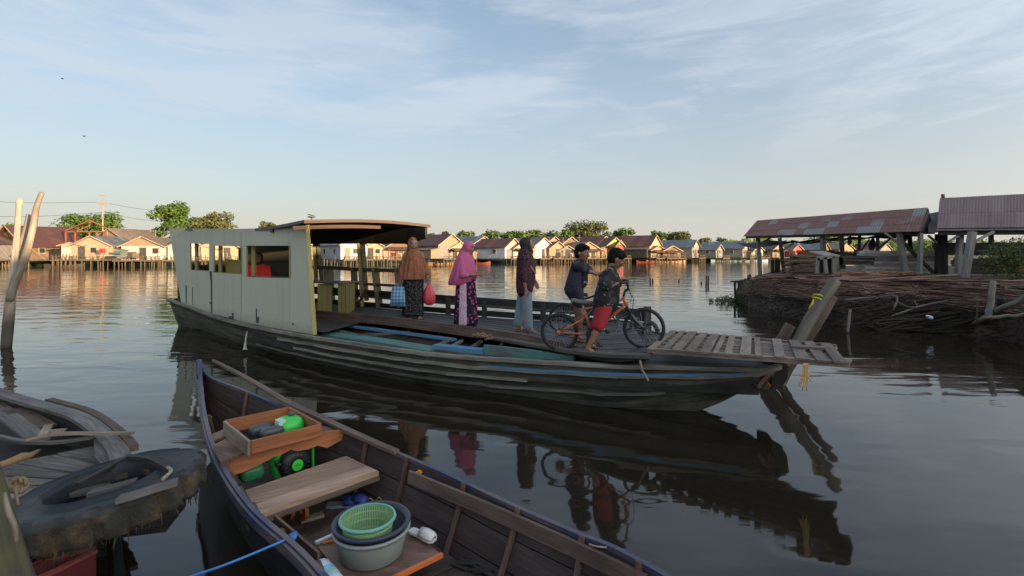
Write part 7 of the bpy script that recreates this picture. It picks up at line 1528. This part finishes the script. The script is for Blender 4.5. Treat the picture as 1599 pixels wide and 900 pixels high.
m, t, b = newmat('tyre_rubber'); g = t.add('ShaderNodeNewGeometry').outputs['Position']; n_ = t.noise(g, 14, 6, .65); n2 = t.noise(g, 3, 4)
setb(t, b, t.mix(t.ramp(n2, [(.50, 0), (.68, .8)]), t.mix(n_, (.007, .008, .011), (.022, .025, .033)), (.045, .043, .042)), .62, n_, .5, .008)
m_mud, t, b = newmat('tyre_mud'); g = t.add('ShaderNodeNewGeometry').outputs['Position']; n_ = t.noise(g, 16, 8, .7); n2 = t.noise(g, 5, 4)
setb(t, b, t.mix(t.ramp(n2, [(.42, 0), (.6, 1)]), t.ramp(n_, [(.36, (.04, .03, .022)), (.64, (.17, .11, .062))]), (.04, .038, .03)), .9, n_, 1.0, .03)
q.build('tyre_carcass', [m, m_mud], ty)
q = MB()
for k in range(150):
    a = rs.uniform(math.pi * 1.0, math.pi * 2.05); rad_ = nx_ * math.cos(a) + ny_ * math.sin(a) * .93; c = tc0 + rad_ * (.46 + rs.uniform(-.06, .02)) + nz * rs.uniform(-.10, -.08); q.tube([c, c + V((rs.gauss(0, .008), rs.gauss(0, .008), -rs.uniform(.02, .07)))], [.006, .002], 4)
tag(q.build('weed_fringe', m_mud, ty), kind='stuff')
def TT(px, py, r_=0): # on the tyre's upper plane, lifted by r_
    k = (px - 800) / F; v_ = V((k, 1, (HY - py) / F)); o = V((0, 0, H)); s_ = (tc0 + nz * r_ - o).dot(nz) / v_.dot(nz); return o + v_ * s_
def strip(pts, wd, th, mt, nm, label, cat_, dz=.06, wds=None): q = MB(); q.plank(cat([TT(x, y, dz) for x, y in pts], 8), wd, th, up=nz, wds=wds); tag(q.build(nm, M[mt]), label, cat_)
strip([(140, 772), (180, 762), (215, 752)], .07, .03, 'grey_wood', 'tyre_plank', 'pale plank piece lying inside the hole of the truck tyre', 'plank', .03)
strip([(185, 780), (215, 772), (245, 762), (278, 752)], .075, .022, 'grey_wood', 'tyre_plank', 'grey plank with a dark knot lying across the tyre face', 'plank', .085)
strip([(120, 757), (150, 742), (185, 722), (203, 712)], .035, .02, 'dark_wood', 'torn_casing', 'torn brown fibrous casing along the upper rim of the tyre hole', 'casing', .075)
strip([(150, 752), (185, 744), (215, 736), (240, 734)], .05, .03, 'brown_wood', 'torn_casing', 'wide brown board lying under the tyre hole', 'board', .0)
strip([(203, 715), (235, 718), (265, 733)], .03, .03, 'dark_wood', 'torn_casing', 'dark torn edge on the far side of the tyre hole', 'casing', .10)
q = MB(); q.tube(cat([TT(262, 730, .12), TT(268, 735, .13), TT(262, 742, .12), TT(255, 748, .12)], 8), .010, 6); tag(q.build('tyre_lashing', M['rope']), 'short knotted lashing at the right end of the tyre hole', 'lashing')
q = MB(); q.box(tc0 - nz * .19 + V((0, .02, 0)), .62, .30, .03, rot=Matrix.Rotation(.25, 3, 'Z')); tag(q.build('fender_raft', M['dark_wood']), 'dark waterlogged board floating under the tyre', 'board')
# mossy post and the red bow under the tyre
M['moss_wood'] = wood('moss_wood', (.035, .030, .020), (.12, .10, .065), stain=(.08, .085, .025), stain_amt=.5)
q = MB(); q.tube(cat([D(-40, 690, 2.25), D(-14, 780, 2.18), D(0, 845, 2.12), D(20, 920, 2.05), D(46, 1000, 2.0)], 12), [.055, .06, .068, .075, .08], 12); mp = q.build('mossy_post', M['moss_wood']); tag(mp, 'thick mossy leaning post at the bottom left corner tied to the tyre', 'post')
q = MB(); q.tube(cat([D(8, 770, 2.1), D(14, 800, 2.07), D(24, 822, 2.06), D(27, 850, 2.05)], 8), [.006, .012, .010, .006], 6); q.build('bark_peel', M['pale_wood'], mp)
q = MB()
for k in range(4): c = D(28, 758, 2.35); q.tube([c + V((.035 * math.cos(a + k), .02 * math.sin(a * 1.3), .028 * math.sin(a + k * .4))) for a in [j * .7 for j in range(10)]], .008, 5)
q.tube(cat([D(28, 758, 2.35), D(44, 757, 2.4), D(60, 757, 2.5)], 5), .007, 5); q.tube(cat([D(22, 760, 2.33), D(26, 775, 2.3), D(28, 790, 2.28)], 5), .007, 5); tag(q.build('tie_rope', plain('rope_tan', (.25, .17, .10), .9, sc=60, var=.4, bs=.5)), 'knotted tan rope tying the tyre to the mossy post', 'rope')
rb = thing('red_boat', P(60, 880, .2), 'dark red painted boat bow just showing beneath the truck tyre', 'boat')
tip = P(150, 862, .30); q = MB(); rings = []
for k in range(10):
    u = k / 9; c = tip + V((-.62, -.62, 0)) * (u * 1.6); w_ = .02 + .34 * u ** .7; nn = V((-.7, .7, 0)); rings.append([c + nn * w_, c + nn * w_ * .5 + V((0, 0, -.32)), c - nn * w_ * .5 + V((0, 0, -.32)), c - nn * w_, c - nn * (w_ - .03), c - nn * w_ * .45 + V((0, 0, -.25)), c + nn * w_ * .45 + V((0, 0, -.25)), c + nn * (w_ - .03 if w_ > .04 else w_ * .9)])
q.loft(rings, caps=True, sm=False); q.build('hull', plain('boat_dark_red', (.09, .010, .012), .6, sc=5, var=.3), rb)
q = MB(); q.plank([r_[0] * .5 + r_[7] * .5 + V((0, 0, .008)) for r_ in rings], .03, .014); q.build('gunwale', M['boat_red'], rb); q = MB(); q.plank([r_[3] * .5 + r_[4] * .5 + V((0, 0, .008)) for r_ in rings], .03, .014); q.build('gunwale', M['boat_red'], rb)
